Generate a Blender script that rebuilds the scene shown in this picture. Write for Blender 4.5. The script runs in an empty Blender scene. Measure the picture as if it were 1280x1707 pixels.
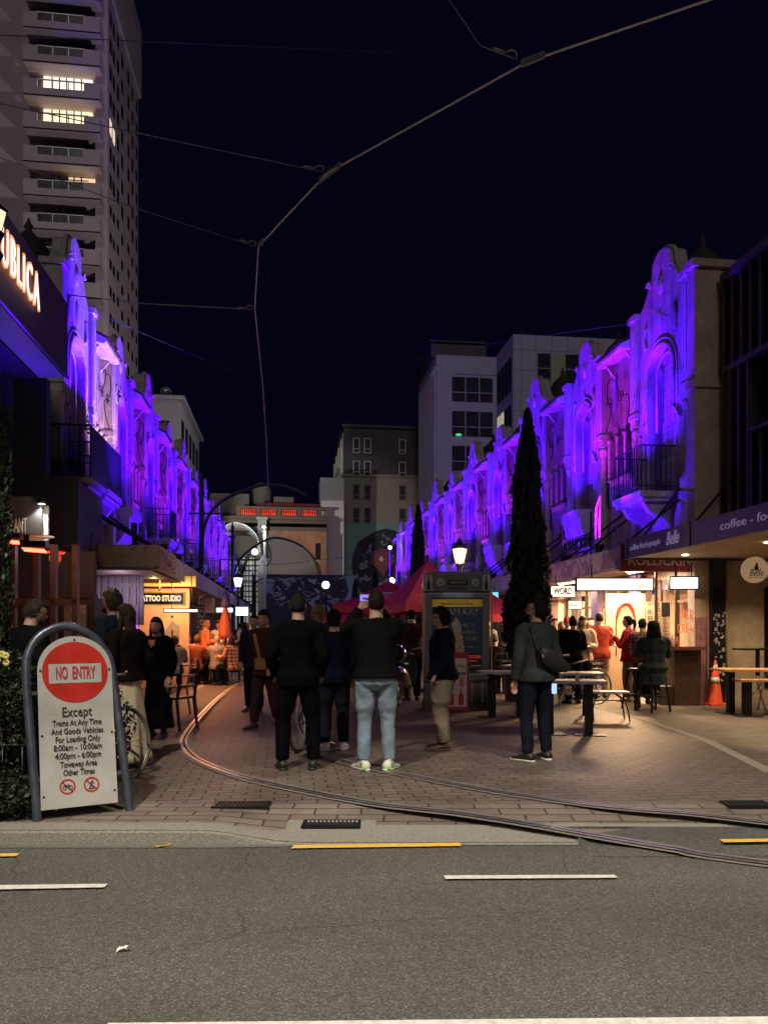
import bpy, bmesh, math, random
from math import sin, cos, pi, radians, sqrt, atan2
from mathutils import Vector, Matrix, noise
random.seed(7)
# ------------------------------------------------------------------ camera
F_PX = 1282.0; H = 1.4; TH = math.atan(160/F_PX); CT, ST = cos(TH), sin(TH)
scene = bpy.context.scene
C = scene.collection
cam_d = bpy.data.cameras.new("camera"); cam = bpy.data.objects.new("camera", cam_d); C.objects.link(cam)
cam.location = (0, 0, H); cam.rotation_euler = (pi/2, 0, -TH)
cam_d.sensor_fit = 'VERTICAL'; cam_d.sensor_height = 24.0; cam_d.lens = 24.0*F_PX/1707
cam_d.shift_y = 196.5/1707; cam_d.clip_end = 2000; cam_d.clip_start = 0.05
scene.camera = cam
# ------------------------------------------------------------------ world / exposure
w = bpy.data.worlds.new("World"); scene.world = w; w.use_nodes = True
nt = w.node_tree; bg = nt.nodes['Background']
sky = nt.nodes.new('ShaderNodeTexSky'); sky.sky_type = 'NISHITA'; sky.sun_disc = False
sky.sun_elevation = radians(-6.0); sky.sun_rotation = radians(150)
mixw = nt.nodes.new('ShaderNodeMixRGB'); mixw.blend_type = 'ADD'; mixw.inputs[0].default_value = 1.0
mixw.inputs[2].default_value = (0.010, 0.008, 0.052, 1)
nt.links.new(sky.outputs[0], mixw.inputs[1]); nt.links.new(mixw.outputs[0], bg.inputs[0])
bg.inputs[1].default_value = 0.12
scene.view_settings.view_transform = 'Standard'; scene.view_settings.look = 'None'
scene.view_settings.exposure = 0.0; scene.view_settings.gamma = 1.0
sun_d = bpy.data.lights.new("night_fill", 'SUN'); sun_d.energy = 0.26; sun_d.angle = radians(14)  # broad warm fill added for city glow on surfaces facing the camera
sun_d.color = (1.0, 0.86, 0.84)
sun = bpy.data.objects.new("night_fill", sun_d); C.objects.link(sun)
sun.rotation_euler = (radians(60), 0, radians(-4)); sun.location = (10, -20, 40)
try:
    scene.cycles.use_light_tree = True; scene.cycles.sample_clamp_indirect = 3.0; scene.cycles.sample_clamp_direct = 0
    scene.cycles.max_bounces = 5; scene.cycles.use_denoising = True
    scene.cycles.caustics_reflective = False; scene.cycles.caustics_refractive = False
except Exception: pass

# ------------------------------------------------------------------ frame helpers
def P(u, D, v=None, z=None):
    xr = (u-640)/F_PX*D
    zz = z if z is not None else (H-(v-1050)/F_PX*D if v is not None else 0.0)
    return Vector((xr*CT+D*ST, -xr*ST+D*CT, zz))
def cf(xr, D, z=0.0): return Vector((xr*CT+D*ST, -xr*ST+D*CT, z))     # metres right of / ahead of the camera
def G(u, v, z=0.0): D = F_PX*(H-z)/(v-1050); return P(u, D, z=z)
def hit(u, v, p, n):
    d = Vector((ST, CT, 0)) + Vector((CT, -ST, 0))*((u-640)/F_PX) + Vector((0, 0, 1))*(-(v-1050)/F_PX)
    o = Vector((0, 0, H)); return o + d*((p-o).dot(n)/d.dot(n))
WM = {}
def mk(name, me, parent=None):
    o = bpy.data.objects.new(name, me); C.objects.link(o)
    if parent is not None: o.parent = parent; WM[o.name] = WM[parent.name]
    return o
def thing(name, label, cat, loc=(0, 0, 0), rotz=0.0, group=None):
    o = bpy.data.objects.new(name, None); C.objects.link(o)
    o.location = loc; o.rotation_euler = (0, 0, rotz); o['label'] = label; o['category'] = cat
    o.empty_display_size = 0.2
    if group: o['group'] = group
    WM[o.name] = Matrix.Translation(Vector(loc)) @ Matrix.Rotation(rotz, 4, 'Z')
    return o
def tag(o, label, cat, group=None):
    o['label'] = label; o['category'] = cat
    if group: o['group'] = group
    return o
def dup(root, loc, rotz, label, group=None):
    r = root.copy(); C.objects.link(r); r.location = loc; r.rotation_euler = (0, 0, rotz); r['label'] = label
    if group: r['group'] = group
    WM[r.name] = Matrix.Translation(Vector(loc)) @ Matrix.Rotation(rotz, 4, 'Z')
    for ch in [q for q in root.children if q.type != "LIGHT"]:
        c = ch.copy(); C.objects.link(c); c.parent = r; WM[c.name] = WM[r.name]
        for g in list(ch.children):
            e = g.copy(); C.objects.link(e); e.parent = c; WM[e.name] = WM[r.name]
    return r
# ------------------------------------------------------------------ mesh builder
def frame_for(d, up=Vector((0, 0, 1))):
    d = d.normalized()
    if abs(d.dot(up)) > 0.97: up = Vector((0, 1, 0)) if abs(d.y) < 0.9 else Vector((1, 0, 0))
    x = d.cross(up).normalized(); y = x.cross(d).normalized()
    return x, y
class MB:
    def __init__(s, tf=None): s.v = []; s.f = []; s.m = []; s.tf = tf; s.cur = 0; s.sm = []
    def add(s, vs, fs, smooth=False):
        b = len(s.v)
        for p in vs:
            p = Vector(p); s.v.append(Vector(s.tf(*p)) if s.tf else p)
        for f in fs: s.f.append([b+i for i in f]); s.m.append(s.cur); s.sm.append(smooth)
        return s
    def box(s, x0, x1, y0, y1, z0, z1):
        return s.add([(x0,y0,z0),(x1,y0,z0),(x1,y1,z0),(x0,y1,z0),(x0,y0,z1),(x1,y0,z1),(x1,y1,z1),(x0,y1,z1)],
              [(0,3,2,1),(4,5,6,7),(0,1,5,4),(1,2,6,5),(2,3,7,6),(3,0,4,7)])
    def bar(s, a, b, w, h=None, up=Vector((0,0,1))):
        a = Vector(a); b = Vector(b); x, y = frame_for(b-a, up); h = h or w
        vs = [p+x*(w/2*i)+y*(h/2*j) for p in (a, b) for i, j in ((-1,-1),(1,-1),(1,1),(-1,1))]
        return s.add(vs, [(0,3,2,1),(4,5,6,7),(0,1,5,4),(1,2,6,5),(2,3,7,6),(3,0,4,7)])
    def tube(s, pts, r, n=8, caps=True):
        pts = [Vector(p) for p in pts]; k = len(pts); rs = r if isinstance(r, (list, tuple)) else [r]*k
        vs = []; fs = []; px = None
        for i, p in enumerate(pts):
            d = (pts[min(i+1, k-1)]-pts[max(i-1, 0)])
            if d.length < 1e-9: d = Vector((0,0,1))
            if px is None: x, y = frame_for(d)
            else:
                dn = d.normalized(); x = px-dn*px.dot(dn)
                if x.length < 1e-5: x, y = frame_for(d)
                x.normalize(); y = x.cross(dn).normalized()*-1
                y = dn.cross(x).normalized()
            px = x
            if i == 0: y = d.normalized().cross(x).normalized()
            for j in range(n):
                a = 2*pi*j/n; vs.append(p+(x*cos(a)+y*sin(a))*rs[i])
        for i in range(k-1):
            for j in range(n):
                j2 = (j+1) % n; fs.append((i*n+j, i*n+j2, (i+1)*n+j2, (i+1)*n+j))
        if caps: fs.append(tuple(range(n))[::-1]); fs.append(tuple((k-1)*n+j for j in range(n)))
        return s.add(vs, fs, True)
    def loft(s, secs, n=16):
        """secs: (centre, rx, ry, ax, ay) closed tube of ellipses"""
        vs = []; fs = []; k = len(secs)
        for c, rx, ry, ax, ay in secs:
            c = Vector(c)
            for j in range(n):
                a = 2*pi*j/n; vs.append(c+ax*(rx*cos(a))+ay*(ry*sin(a)))
        for i in range(k-1):
            for j in range(n):
                j2 = (j+1) % n; fs.append((i*n+j, i*n+j2, (i+1)*n+j2, (i+1)*n+j))
        fs.append(tuple(range(n))[::-1]); fs.append(tuple((k-1)*n+j for j in range(n)))
        return s.add(vs, fs, True)
    def lathe(s, c, prof, n=16, ax=None):
        c = Vector(c); X, Y, Z = ax or (Vector((1,0,0)), Vector((0,1,0)), Vector((0,0,1)))
        return s.loft([(c+Z*z, max(r, 1e-4), max(r, 1e-4), X, Y) for r, z in prof], n)
    def sph(s, c, rx, ry=None, rz=None, n=14, m=9):
        ry = ry or rx; rz = rz or rx; X, Y = Vector((1,0,0)), Vector((0,1,0))
        return s.loft([(Vector(c)+Vector((0,0,-rz*cos(pi*(i+.02)/(m-.96)))), rx*max(sin(pi*(i+.02)/(m-.96)), .01), ry*max(sin(pi*(i+.02)/(m-.96)), .01), X, Y) for i in range(m)], n)
    def prism(s, poly, a, b):
        """poly: 2-D points mapped by a(p)->front, b(p)->back"""
        n = len(poly); vs = [a(*p) for p in poly]+[b(*p) for p in poly]
        fs = [tuple(range(n)), tuple(range(2*n-1, n-1, -1))]+[(i, i+n, (i+1) % n+n, (i+1) % n) for i in range(n)]
        return s.add(vs, fs)
    def build(s, name, mats, parent=None, fix=True, bevel=0):
        me = bpy.data.meshes.new(name)
        vs = s.v
        if parent is not None and not s.tf_local:
            inv = WM[parent.name].inverted(); vs = [inv @ p for p in vs]
        me.from_pydata([tuple(p) for p in vs], [], s.f)
        if not isinstance(mats, (list, tuple)): mats = [mats]
        for m in mats: me.materials.append(m)
        me.polygons.foreach_set('material_index', s.m); me.polygons.foreach_set('use_smooth', s.sm)
        if fix or bevel:
            bm = bmesh.new(); bm.from_mesh(me)
            if bevel:
                bmesh.ops.remove_doubles(bm, verts=bm.verts, dist=1e-5)
                bmesh.ops.bevel(bm, geom=[e for e in bm.edges if len(e.link_faces) == 2 and e.calc_face_angle(0) > .6], offset=bevel, segments=2, affect='EDGES', profile=.6)
            bmesh.ops.recalc_face_normals(bm, faces=bm.faces); bm.to_mesh(me); bm.free()
        me.update()
        return mk(name, me, parent)
    tf_local = False
def LB(tf=None):      # builder whose coordinates are the parent's own
    b = MB(tf); b.tf_local = True; return b
# ------------------------------------------------------------------ materials
MATS = {}
def mat(name, col, rough=.6, metal=0., var=.12, scale=6., bump=0., bscale=60., emit=None, es=0., spec=.5, tint=None, coat=0):
    if name in MATS: return MATS[name]
    m = bpy.data.materials.new(name); m.use_nodes = True; t = m.node_tree; b = t.nodes['Principled BSDF']
    b.inputs['Roughness'].default_value = rough; b.inputs['Metallic'].default_value = metal
    b.inputs['Specular IOR Level'].default_value = spec; b.inputs['Coat Weight'].default_value = coat
    tc = t.nodes.new('ShaderNodeTexCoord')
    if var > 0:
        nz = t.nodes.new('ShaderNodeTexNoise'); nz.inputs['Scale'].default_value = scale; nz.inputs['Detail'].default_value = 6; nz.inputs['Roughness'].default_value = .65
        t.links.new(tc.outputs['Object'], nz.inputs['Vector'])
        r = t.nodes.new('ShaderNodeMapRange'); r.inputs[1].default_value = .3; r.inputs[2].default_value = .7
        t.links.new(nz.outputs[0], r.inputs[0])
        mx = t.nodes.new('ShaderNodeMixRGB'); t.links.new(r.outputs[0], mx.inputs[0])
        lo = [c*(1-var) for c in col]; hi = [min(1, c*(1+var)) for c in col]
        if tint: lo = tint
        mx.inputs[1].default_value = (*lo, 1); mx.inputs[2].default_value = (*hi, 1)
        t.links.new(mx.outputs[0], b.inputs['Base Color'])
        rr = t.nodes.new('ShaderNodeMapRange'); rr.inputs[3].default_value = max(0, rough-.1); rr.inputs[4].default_value = min(1, rough+.1)
        t.links.new(nz.outputs[0], rr.inputs[0]); t.links.new(rr.outputs[0], b.inputs['Roughness'])
    else: b.inputs['Base Color'].default_value = (*col, 1)
    if bump > 0:
        n2 = t.nodes.new('ShaderNodeTexNoise'); n2.inputs['Scale'].default_value = bscale; n2.inputs['Detail'].default_value = 5
        t.links.new(tc.outputs['Object'], n2.inputs['Vector'])
        bp = t.nodes.new('ShaderNodeBump'); bp.inputs['Strength'].default_value = bump; bp.inputs['Distance'].default_value = .01
        t.links.new(n2.outputs[0], bp.inputs['Height']); t.links.new(bp.outputs[0], b.inputs['Normal'])
    if emit: b.inputs['Emission Color'].default_value = (*emit, 1); b.inputs['Emission Strength'].default_value = es
    MATS[name] = m; return m
def glass_mat(name, tint=(.9, .95, 1), amount=.12, rough=.03):
    m = bpy.data.materials.new(name); m.use_nodes = True; t = m.node_tree; t.nodes.clear()
    o = t.nodes.new('ShaderNodeOutputMaterial'); tr = t.nodes.new('ShaderNodeBsdfTransparent'); gl = t.nodes.new('ShaderNodeBsdfGlossy')
    tr.inputs[0].default_value = (*tint, 1); gl.inputs['Roughness'].default_value = rough
    mx = t.nodes.new('ShaderNodeMixShader'); lw = t.nodes.new('ShaderNodeLayerWeight'); lw.inputs[0].default_value = .25
    mr = t.nodes.new('ShaderNodeMapRange'); mr.inputs[3].default_value = amount; mr.inputs[4].default_value = .7
    t.links.new(lw.outputs['Facing'], mr.inputs[0]); t.links.new(mr.outputs[0], mx.inputs[0])
    t.links.new(tr.outputs[0], mx.inputs[1]); t.links.new(gl.outputs[0], mx.inputs[2]); t.links.new(mx.outputs[0], o.inputs[0])
    return m
def brick_mat(name, c1, c2, cm, bw, bh, mortar, rough=.75, rot=0., off=.5, bump=.6, dirt=.35, obj=False):
    m = bpy.data.materials.new(name); m.use_nodes = True; t = m.node_tree; b = t.nodes['Principled BSDF']
    tc = t.nodes.new('ShaderNodeTexCoord'); mp = t.nodes.new('ShaderNodeMapping'); mp.inputs['Rotation'].default_value = (0, 0, rot)
    t.links.new(tc.outputs['Object'], mp.inputs[0])
    # slight wobble so that courses are not ruler-straight
    wn = t.nodes.new('ShaderNodeTexNoise'); wn.inputs['Scale'].default_value = 3.0; wn.inputs['Detail'].default_value = 3
    t.links.new(mp.outputs[0], wn.inputs['Vector'])
    ws = t.nodes.new('ShaderNodeVectorMath'); ws.operation = 'SUBTRACT'; ws.inputs[1].default_value = (.5, .5, .5); t.links.new(wn.outputs['Color'], ws.inputs[0])
    wm = t.nodes.new('ShaderNodeVectorMath'); wm.operation = 'SCALE'; wm.inputs['Scale'].default_value = .03; t.links.new(ws.outputs[0], wm.inputs[0])
    wa = t.nodes.new('ShaderNodeVectorMath'); wa.operation = 'ADD'; t.links.new(mp.outputs[0], wa.inputs[0]); t.links.new(wm.outputs[0], wa.inputs[1])
    br = t.nodes.new('ShaderNodeTexBrick'); br.inputs['Scale'].default_value = 1.0; br.inputs['Brick Width'].default_value = bw; br.inputs['Row Height'].default_value = bh
    br.inputs['Mortar Size'].default_value = mortar; br.inputs['Mortar Smooth'].default_value = .3; br.inputs['Bias'].default_value = 0; br.offset = off
    br.inputs['Color1'].default_value = (*c1, 1); br.inputs['Color2'].default_value = (*c2, 1); br.inputs['Mortar'].default_value = (*cm, 1)
    t.links.new(wa.outputs[0], br.inputs['Vector'])
    nz = t.nodes.new('ShaderNodeTexNoise'); nz.inputs['Scale'].default_value = 1.3; nz.inputs['Detail'].default_value = 8; nz.inputs['Roughness'].default_value = .7
    t.links.new(tc.outputs['Object'], nz.inputs['Vector'])
    mr = t.nodes.new('ShaderNodeMapRange'); mr.inputs[1].default_value = .3; mr.inputs[2].default_value = .7; mr.inputs[3].default_value = 1-dirt; mr.inputs[4].default_value = 1+dirt*.6
    t.links.new(nz.outputs[0], mr.inputs[0])
    mu = t.nodes.new('ShaderNodeVectorMath'); mu.operation = 'SCALE'; t.links.new(br.outputs['Color'], mu.inputs[0]); t.links.new(mr.outputs[0], mu.inputs['Scale'])
    t.links.new(mu.outputs[0], b.inputs['Base Color'])
    n2 = t.nodes.new('ShaderNodeTexNoise'); n2.inputs['Scale'].default_value = 90; n2.inputs['Detail'].default_value = 3; t.links.new(tc.outputs['Object'], n2.inputs['Vector'])
    hh = t.nodes.new('ShaderNodeMath'); hh.operation = 'MULTIPLY_ADD'; hh.inputs[1].default_value = -1.0; t.links.new(br.outputs['Fac'], hh.inputs[0])
    h2 = t.nodes.new('ShaderNodeMath'); h2.operation = 'MULTIPLY'; h2.inputs[1].default_value = .35; t.links.new(n2.outputs[0], h2.inputs[0]); t.links.new(h2.outputs[0], hh.inputs[2])
    bp = t.nodes.new('ShaderNodeBump'); bp.inputs['Strength'].default_value = bump; bp.inputs['Distance'].default_value = .012
    t.links.new(hh.outputs[0], bp.inputs['Height']); t.links.new(bp.outputs[0], b.inputs['Normal'])
    rr = t.nodes.new('ShaderNodeMapRange'); rr.inputs[3].default_value = rough-.25; rr.inputs[4].default_value = rough+.1
    t.links.new(nz.outputs[0], rr.inputs[0]); t.links.new(rr.outputs[0], b.inputs['Roughness'])
    MATS[name] = m; return m
def check_mat(name, ca, cb, cc, s=.09):
    m = mat(name, ca, .9, var=0); t = m.node_tree; b = t.nodes['Principled BSDF']; tc = t.nodes.new('ShaderNodeTexCoord')
    res = []
    for ax in (0, 2):
        wv = t.nodes.new('ShaderNodeTexWave'); wv.bands_direction = 'X' if ax == 0 else 'Z'; wv.inputs['Scale'].default_value = .32/s; t.links.new(tc.outputs['Object'], wv.inputs[0])
        cr = t.nodes.new('ShaderNodeMath'); cr.operation = 'GREATER_THAN'; cr.inputs[1].default_value = .55; t.links.new(wv.outputs['Fac'], cr.inputs[0]); res.append(cr)
    m1 = t.nodes.new('ShaderNodeMixRGB'); m1.inputs[1].default_value = (*ca, 1); m1.inputs[2].default_value = (*cb, 1); t.links.new(res[0].outputs[0], m1.inputs[0])
    m2 = t.nodes.new('ShaderNodeMixRGB'); m2.inputs[2].default_value = (*cc, 1); t.links.new(m1.outputs[0], m2.inputs[1])
    ml = t.nodes.new('ShaderNodeMath'); ml.operation = 'MULTIPLY'; ml.inputs[1].default_value = .6; t.links.new(res[1].outputs[0], ml.inputs[0]); t.links.new(ml.outputs[0], m2.inputs[0])
    t.links.new(m2.outputs[0], b.inputs['Base Color']); return m
def emis(name, col, s):
    return mat(name, [min(1, c) for c in col], .5, var=0, emit=col, es=s)
black = mat('black_metal', (.012, .012, .014), .4, .3, bump=.2)
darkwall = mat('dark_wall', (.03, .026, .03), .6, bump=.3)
plaster = mat('cream_plaster', (.46, .42, .38), .8, var=.24, scale=3, bump=.5, bscale=25)
plaster2 = mat('worn_plaster', (.42, .38, .34), .85, var=.28, scale=4, bump=.6, bscale=25)
trim = mat('moulding_plaster', (.50, .46, .41), .7, var=.2, scale=8, bump=.3, bscale=50)
tile = mat('dark_roof_tile', (.05, .035, .035), .7, bump=.8, bscale=12)
winglass = mat('dark_window_glass', (.02, .022, .03), .12, var=.3, scale=2, spec=.8)
framew = mat('pale_frame', (.55, .53, .55), .5, var=.08)
steel = mat('polished_rail_steel', (.85, .82, .82), .40, 1., var=.2, scale=15)
galv = mat('galvanised_metal', (.35, .35, .36), .4, .8, var=.15)
wood = mat('timber_slats', (.42, .22, .10), .55, var=.25, scale=9, bump=.3)
darkwood = mat('dark_timber', (.07, .035, .028), .5, var=.3, scale=7, bump=.3)
white = mat('white_paint', (.75, .74, .70), .55, var=.06, bump=.2)
glass = glass_mat('shop_glass')
def weather(m, amt=.45):     # streaky stains and hairline cracks worked into a plaster's own colour
    t = m.node_tree; b = t.nodes['Principled BSDF']; src = b.inputs['Base Color'].links[0].from_socket; tc = t.nodes.new('ShaderNodeTexCoord')
    mp = t.nodes.new('ShaderNodeMapping'); mp.inputs['Scale'].default_value = (5, 5, .7); t.links.new(tc.outputs['Object'], mp.inputs[0])
    n1 = t.nodes.new('ShaderNodeTexNoise'); n1.inputs['Scale'].default_value = 1.2; n1.inputs['Detail'].default_value = 8; t.links.new(mp.outputs[0], n1.inputs['Vector'])
    r1 = t.nodes.new('ShaderNodeMapRange'); r1.inputs[1].default_value = .42; r1.inputs[2].default_value = .68; r1.inputs[3].default_value = 1; r1.inputs[4].default_value = 1-amt; t.links.new(n1.outputs[0], r1.inputs[0])
    vo = t.nodes.new('ShaderNodeTexVoronoi'); vo.feature = 'DISTANCE_TO_EDGE'; vo.inputs['Scale'].default_value = 1.7; nd = t.nodes.new('ShaderNodeTexNoise'); nd.inputs['Scale'].default_value = 6; t.links.new(tc.outputs['Object'], nd.inputs['Vector'])
    mx = t.nodes.new('ShaderNodeMixRGB'); mx.inputs[0].default_value = .12; t.links.new(tc.outputs['Object'], mx.inputs[1]); t.links.new(nd.outputs['Color'], mx.inputs[2]); t.links.new(mx.outputs[0], vo.inputs['Vector'])
    r2 = t.nodes.new('ShaderNodeMapRange'); r2.inputs[1].default_value = .0; r2.inputs[2].default_value = .012; r2.inputs[3].default_value = .45; r2.inputs[4].default_value = 1; t.links.new(vo.outputs['Distance'], r2.inputs[0])
    ml = t.nodes.new('ShaderNodeMath'); ml.operation = 'MULTIPLY'; t.links.new(r1.outputs[0], ml.inputs[0]); t.links.new(r2.outputs[0], ml.inputs[1])
    s = t.nodes.new('ShaderNodeVectorMath'); s.operation = 'SCALE'; t.links.new(src, s.inputs[0]); t.links.new(ml.outputs[0], s.inputs['Scale']); t.links.new(s.outputs[0], b.inputs['Base Color'])
weather(plaster); weather(plaster2, .55); weather(trim, .35)

def text(s, O, X, Y, size, m, parent, name='lettering', width=None, ext=.002, bold=0., align='CENTER', push=.004, shear=0, sp=1.):
    cu = bpy.data.curves.new(name, 'FONT'); cu.body = s; cu.size = size; cu.extrude = ext; cu.offset = bold; cu.align_x = align; cu.align_y = 'CENTER'; cu.shear = shear; cu.space_character = sp
    cu.resolution_u = 3
    to = bpy.data.objects.new('tmp', cu); C.objects.link(to)
    dg = bpy.context.evaluated_depsgraph_get(); me = bpy.data.meshes.new_from_object(to.evaluated_get(dg))
    bpy.data.objects.remove(to); bpy.data.curves.remove(cu)
    X = Vector(X).normalized(); Y = Vector(Y).normalized(); Z = X.cross(Y)
    xs = [v.co.x for v in me.vertices]; k = 1.
    if width and xs: k = width/(max(xs)-min(xs))
    inv = WM[parent.name].inverted()
    for v in me.vertices:
        q = v.co.copy(); v.co = inv @ (Vector(O)+X*(q.x*k)+Y*q.y+Z*(q.z+push))
    me.name = name; me.materials.clear(); me.materials.append(m)
    return mk(name, me, parent)
def lamp(kind, loc, power, col, parent=None, aim=None, size=.1, spot=1.2, blend=.5, name='light'):
    d = bpy.data.lights.new(name, kind); d.energy = power; d.color = col
    if kind == 'SPOT': d.spot_size = spot; d.spot_blend = blend; d.shadow_soft_size = size
    elif kind == 'POINT': d.shadow_soft_size = size
    elif kind == 'AREA': d.size = size
    o = bpy.data.objects.new(name, d); C.objects.link(o)
    M = Matrix.Translation(Vector(loc))
    if aim is not None: M = M @ (Vector(aim)-Vector(loc)).to_track_quat('-Z', 'Y').to_matrix().to_4x4()
    if parent is not None: o.parent = parent; M = WM[parent.name].inverted() @ M
    o.matrix_basis = M
    return o
# ================================================================== GROUND
def ss(a, b, x): t = max(0, min(1, (x-a)/(b-a))); return t*t*(3-2*t)
KD = 5.38                                     # distance of the kerb line ahead of the camera
def gh(xr, D):                                 # paving height
    u = 640+F_PX*xr/max(D, .1)
    ramp = ss(330, 500, u)
    return -0.085*ramp*(1-ss(KD, KD+.9, D))
ZR = -0.1
def grid(name, m, x0, x1, d0, d1, nx, ny, zf):
    b = MB(); vs = []; fs = []
    for j in range(ny+1):
        for i in range(nx+1):
            xr = x0+(x1-x0)*i/nx; D = d0+(d1-d0)*j/ny; vs.append(cf(xr, D, zf(xr, D)))
    for j in range(ny):
        for i in range(nx): a = j*(nx+1)+i; fs.append((a, a+1, a+nx+2, a+nx+1))
    b.add(vs, fs, True); o = b.build(name, m, None, fix=False); o['kind'] = 'structure'; return o
def asphalt():
    m = bpy.data.materials.new('asphalt'); m.use_nodes = True; t = m.node_tree; b = t.nodes['Principled BSDF']; tc = t.nodes.new('ShaderNodeTexCoord')
    vo = t.nodes.new('ShaderNodeTexVoronoi'); vo.inputs['Scale'].default_value = 150; t.links.new(tc.outputs['Object'], vo.inputs['Vector'])
    nz = t.nodes.new('ShaderNodeTexNoise'); nz.inputs['Scale'].default_value = 1.1; nz.inputs['Detail'].default_value = 9; nz.inputs['Roughness'].default_value = .65; t.links.new(tc.outputs['Object'], nz.inputs['Vector'])
    cr = t.nodes.new('ShaderNodeValToRGB'); e = cr.color_ramp.elements
    e[0].position = .0; e[0].color = (.055, .053, .048, 1); e[1].position = 1; e[1].color = (.26, .25, .23, 1)
    n = e.new(.5); n.color = (.095, .092, .084, 1); n = e.new(.92); n.color = (.145, .14, .128, 1)
    sp = t.nodes.new('ShaderNodeSeparateColor'); t.links.new(vo.outputs['Color'], sp.inputs[0]); t.links.new(sp.outputs[0], cr.inputs[0])
    mr = t.nodes.new('ShaderNodeMapRange'); mr.inputs[1].default_value = .3; mr.inputs[2].default_value = .7; mr.inputs[3].default_value = .74; mr.inputs[4].default_value = 1.2
    m2 = t.nodes.new('ShaderNodeMapping'); m2.inputs['Rotation'].default_value = (0, 0, TH); m2.inputs['Scale'].default_value = (.18, 1.5, 1); t.links.new(tc.outputs['Object'], m2.inputs[0])
    n3 = t.nodes.new('ShaderNodeTexNoise'); n3.inputs['Scale'].default_value = 1.0; n3.inputs['Detail'].default_value = 4; t.links.new(m2.outputs[0], n3.inputs['Vector'])
    av = t.nodes.new('ShaderNodeMath'); av.operation = 'MULTIPLY_ADD'; av.inputs[1].default_value = .5; t.links.new(n3.outputs[0], av.inputs[0]); hf = t.nodes.new('ShaderNodeMath'); hf.operation = 'MULTIPLY'; hf.inputs[1].default_value = .5; t.links.new(nz.outputs[0], hf.inputs[0]); t.links.new(hf.outputs[0], av.inputs[2]); t.links.new(av.outputs[0], mr.inputs[0])
    mu = t.nodes.new('ShaderNodeVectorMath'); mu.operation = 'SCALE'; t.links.new(cr.outputs[0], mu.inputs[0]); 
    vc = t.nodes.new('ShaderNodeTexVoronoi'); vc.feature = 'DISTANCE_TO_EDGE'; vc.inputs['Scale'].default_value = .55; nd = t.nodes.new('ShaderNodeTexNoise'); nd.inputs['Scale'].default_value = 3; nd.inputs['Detail'].default_value = 6; t.links.new(tc.outputs['Object'], nd.inputs['Vector'])
    mxx = t.nodes.new('ShaderNodeMixRGB'); mxx.inputs[0].default_value = .22; t.links.new(tc.outputs['Object'], mxx.inputs[1]); t.links.new(nd.outputs['Color'], mxx.inputs[2]); t.links.new(mxx.outputs[0], vc.inputs['Vector'])
    rc = t.nodes.new('ShaderNodeMapRange'); rc.inputs[1].default_value = .0; rc.inputs[2].default_value = .0035; rc.inputs[3].default_value = .5; rc.inputs[4].default_value = 1; t.links.new(vc.outputs['Distance'], rc.inputs[0])
    ng = t.nodes.new('ShaderNodeTexNoise'); ng.inputs['Scale'].default_value = .8; ng.inputs['Detail'].default_value = 2; t.links.new(tc.outputs['Object'], ng.inputs['Vector'])
    gt = t.nodes.new('ShaderNodeMapRange'); gt.inputs[1].default_value = .50; gt.inputs[2].default_value = .56; t.links.new(ng.outputs[0], gt.inputs[0])
    mk_ = t.nodes.new('ShaderNodeMath'); mk_.operation = 'MAXIMUM'; t.links.new(rc.outputs[0], mk_.inputs[0]); t.links.new(gt.outputs[0], mk_.inputs[1])
    mq = t.nodes.new('ShaderNodeMath'); mq.operation = 'MULTIPLY'; t.links.new(mr.outputs[0], mq.inputs[0]); t.links.new(mk_.outputs[0], mq.inputs[1]); t.links.new(mq.outputs[0], mu.inputs['Scale']); t.links.new(mu.outputs[0], b.inputs['Base Color'])
    b.inputs['Roughness'].default_value = .8; b.inputs['Specular IOR Level'].default_value = .3
    bp = t.nodes.new('ShaderNodeBump'); bp.inputs['Strength'].default_value = .9; bp.inputs['Distance'].default_value = .006; t.links.new(vo.outputs['Distance'], bp.inputs['Height']); t.links.new(bp.outputs[0], b.inputs['Normal'])
    return m
def aggregate(name, c, sc=120):
    m = mat(name, c, .85, var=.35, scale=sc, bump=.8, bscale=90); return m
asph = asphalt()
b = MB(); b.add([(-400, -150, -.13), (400, -150, -.13), (400, 500, -.13), (-400, 500, -.13)], [(0,1,2,3)]); o = b.build('ground', asph, None, fix=False); o['kind'] = 'structure'
grid('road', asph, -40, 40, -14, KD, 4, 2, lambda x, d: ZR)
pave = brick_mat('clay_pavers', (.165, .130, .105), (.125, .098, .08), (.035, .028, .024), .235, .118, .008, dirt=.4, rough=.62)
pave_big = brick_mat('kerbside_pavers', (.20, .165, .135), (.16, .13, .105), (.05, .04, .03), .36, .135, .009, rot=TH, rough=.7)
conc = aggregate('kerb_concrete', (.23, .22, .19), 60)
# main brick paving, then the larger pavers by the kerb, kerb strip in front
grid('brick_paving', pave, -30, 30, 6.25, 70, 2, 4, lambda x, d: 0.0)
grid('kerbside_paving', pave_big, -9, 9, KD, 6.25, 120, 14, gh)
def strip_w(xr): return .16
b = MB(); vs = []; fs = []; N = 160
for i in range(N+1):
    xr = -9+18*i/N; zt = gh(xr, KD)+.002; u = 640+F_PX*xr/KD
    wid = .16+.16*ss(440, 520, u)*(1-ss(880, 960, u))
    b0 = KD+.0
    kw = .04+.14*(1-ss(880, 960, u))
    for (D, z) in ((b0-.03, ZR-.02), (b0-.012, zt-.02), (b0+.01, zt+.002), (KD+kw, gh(xr, KD+kw)+.005), (KD+kw+.002+(wid-.16), gh(xr, KD+kw+wid-.16)+.007)): vs.append(cf(xr, D, z))
for i in range(N):
    for k in range(4): a = i*5+k; fs.append((a, a+5, a+6, a+1))
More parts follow.
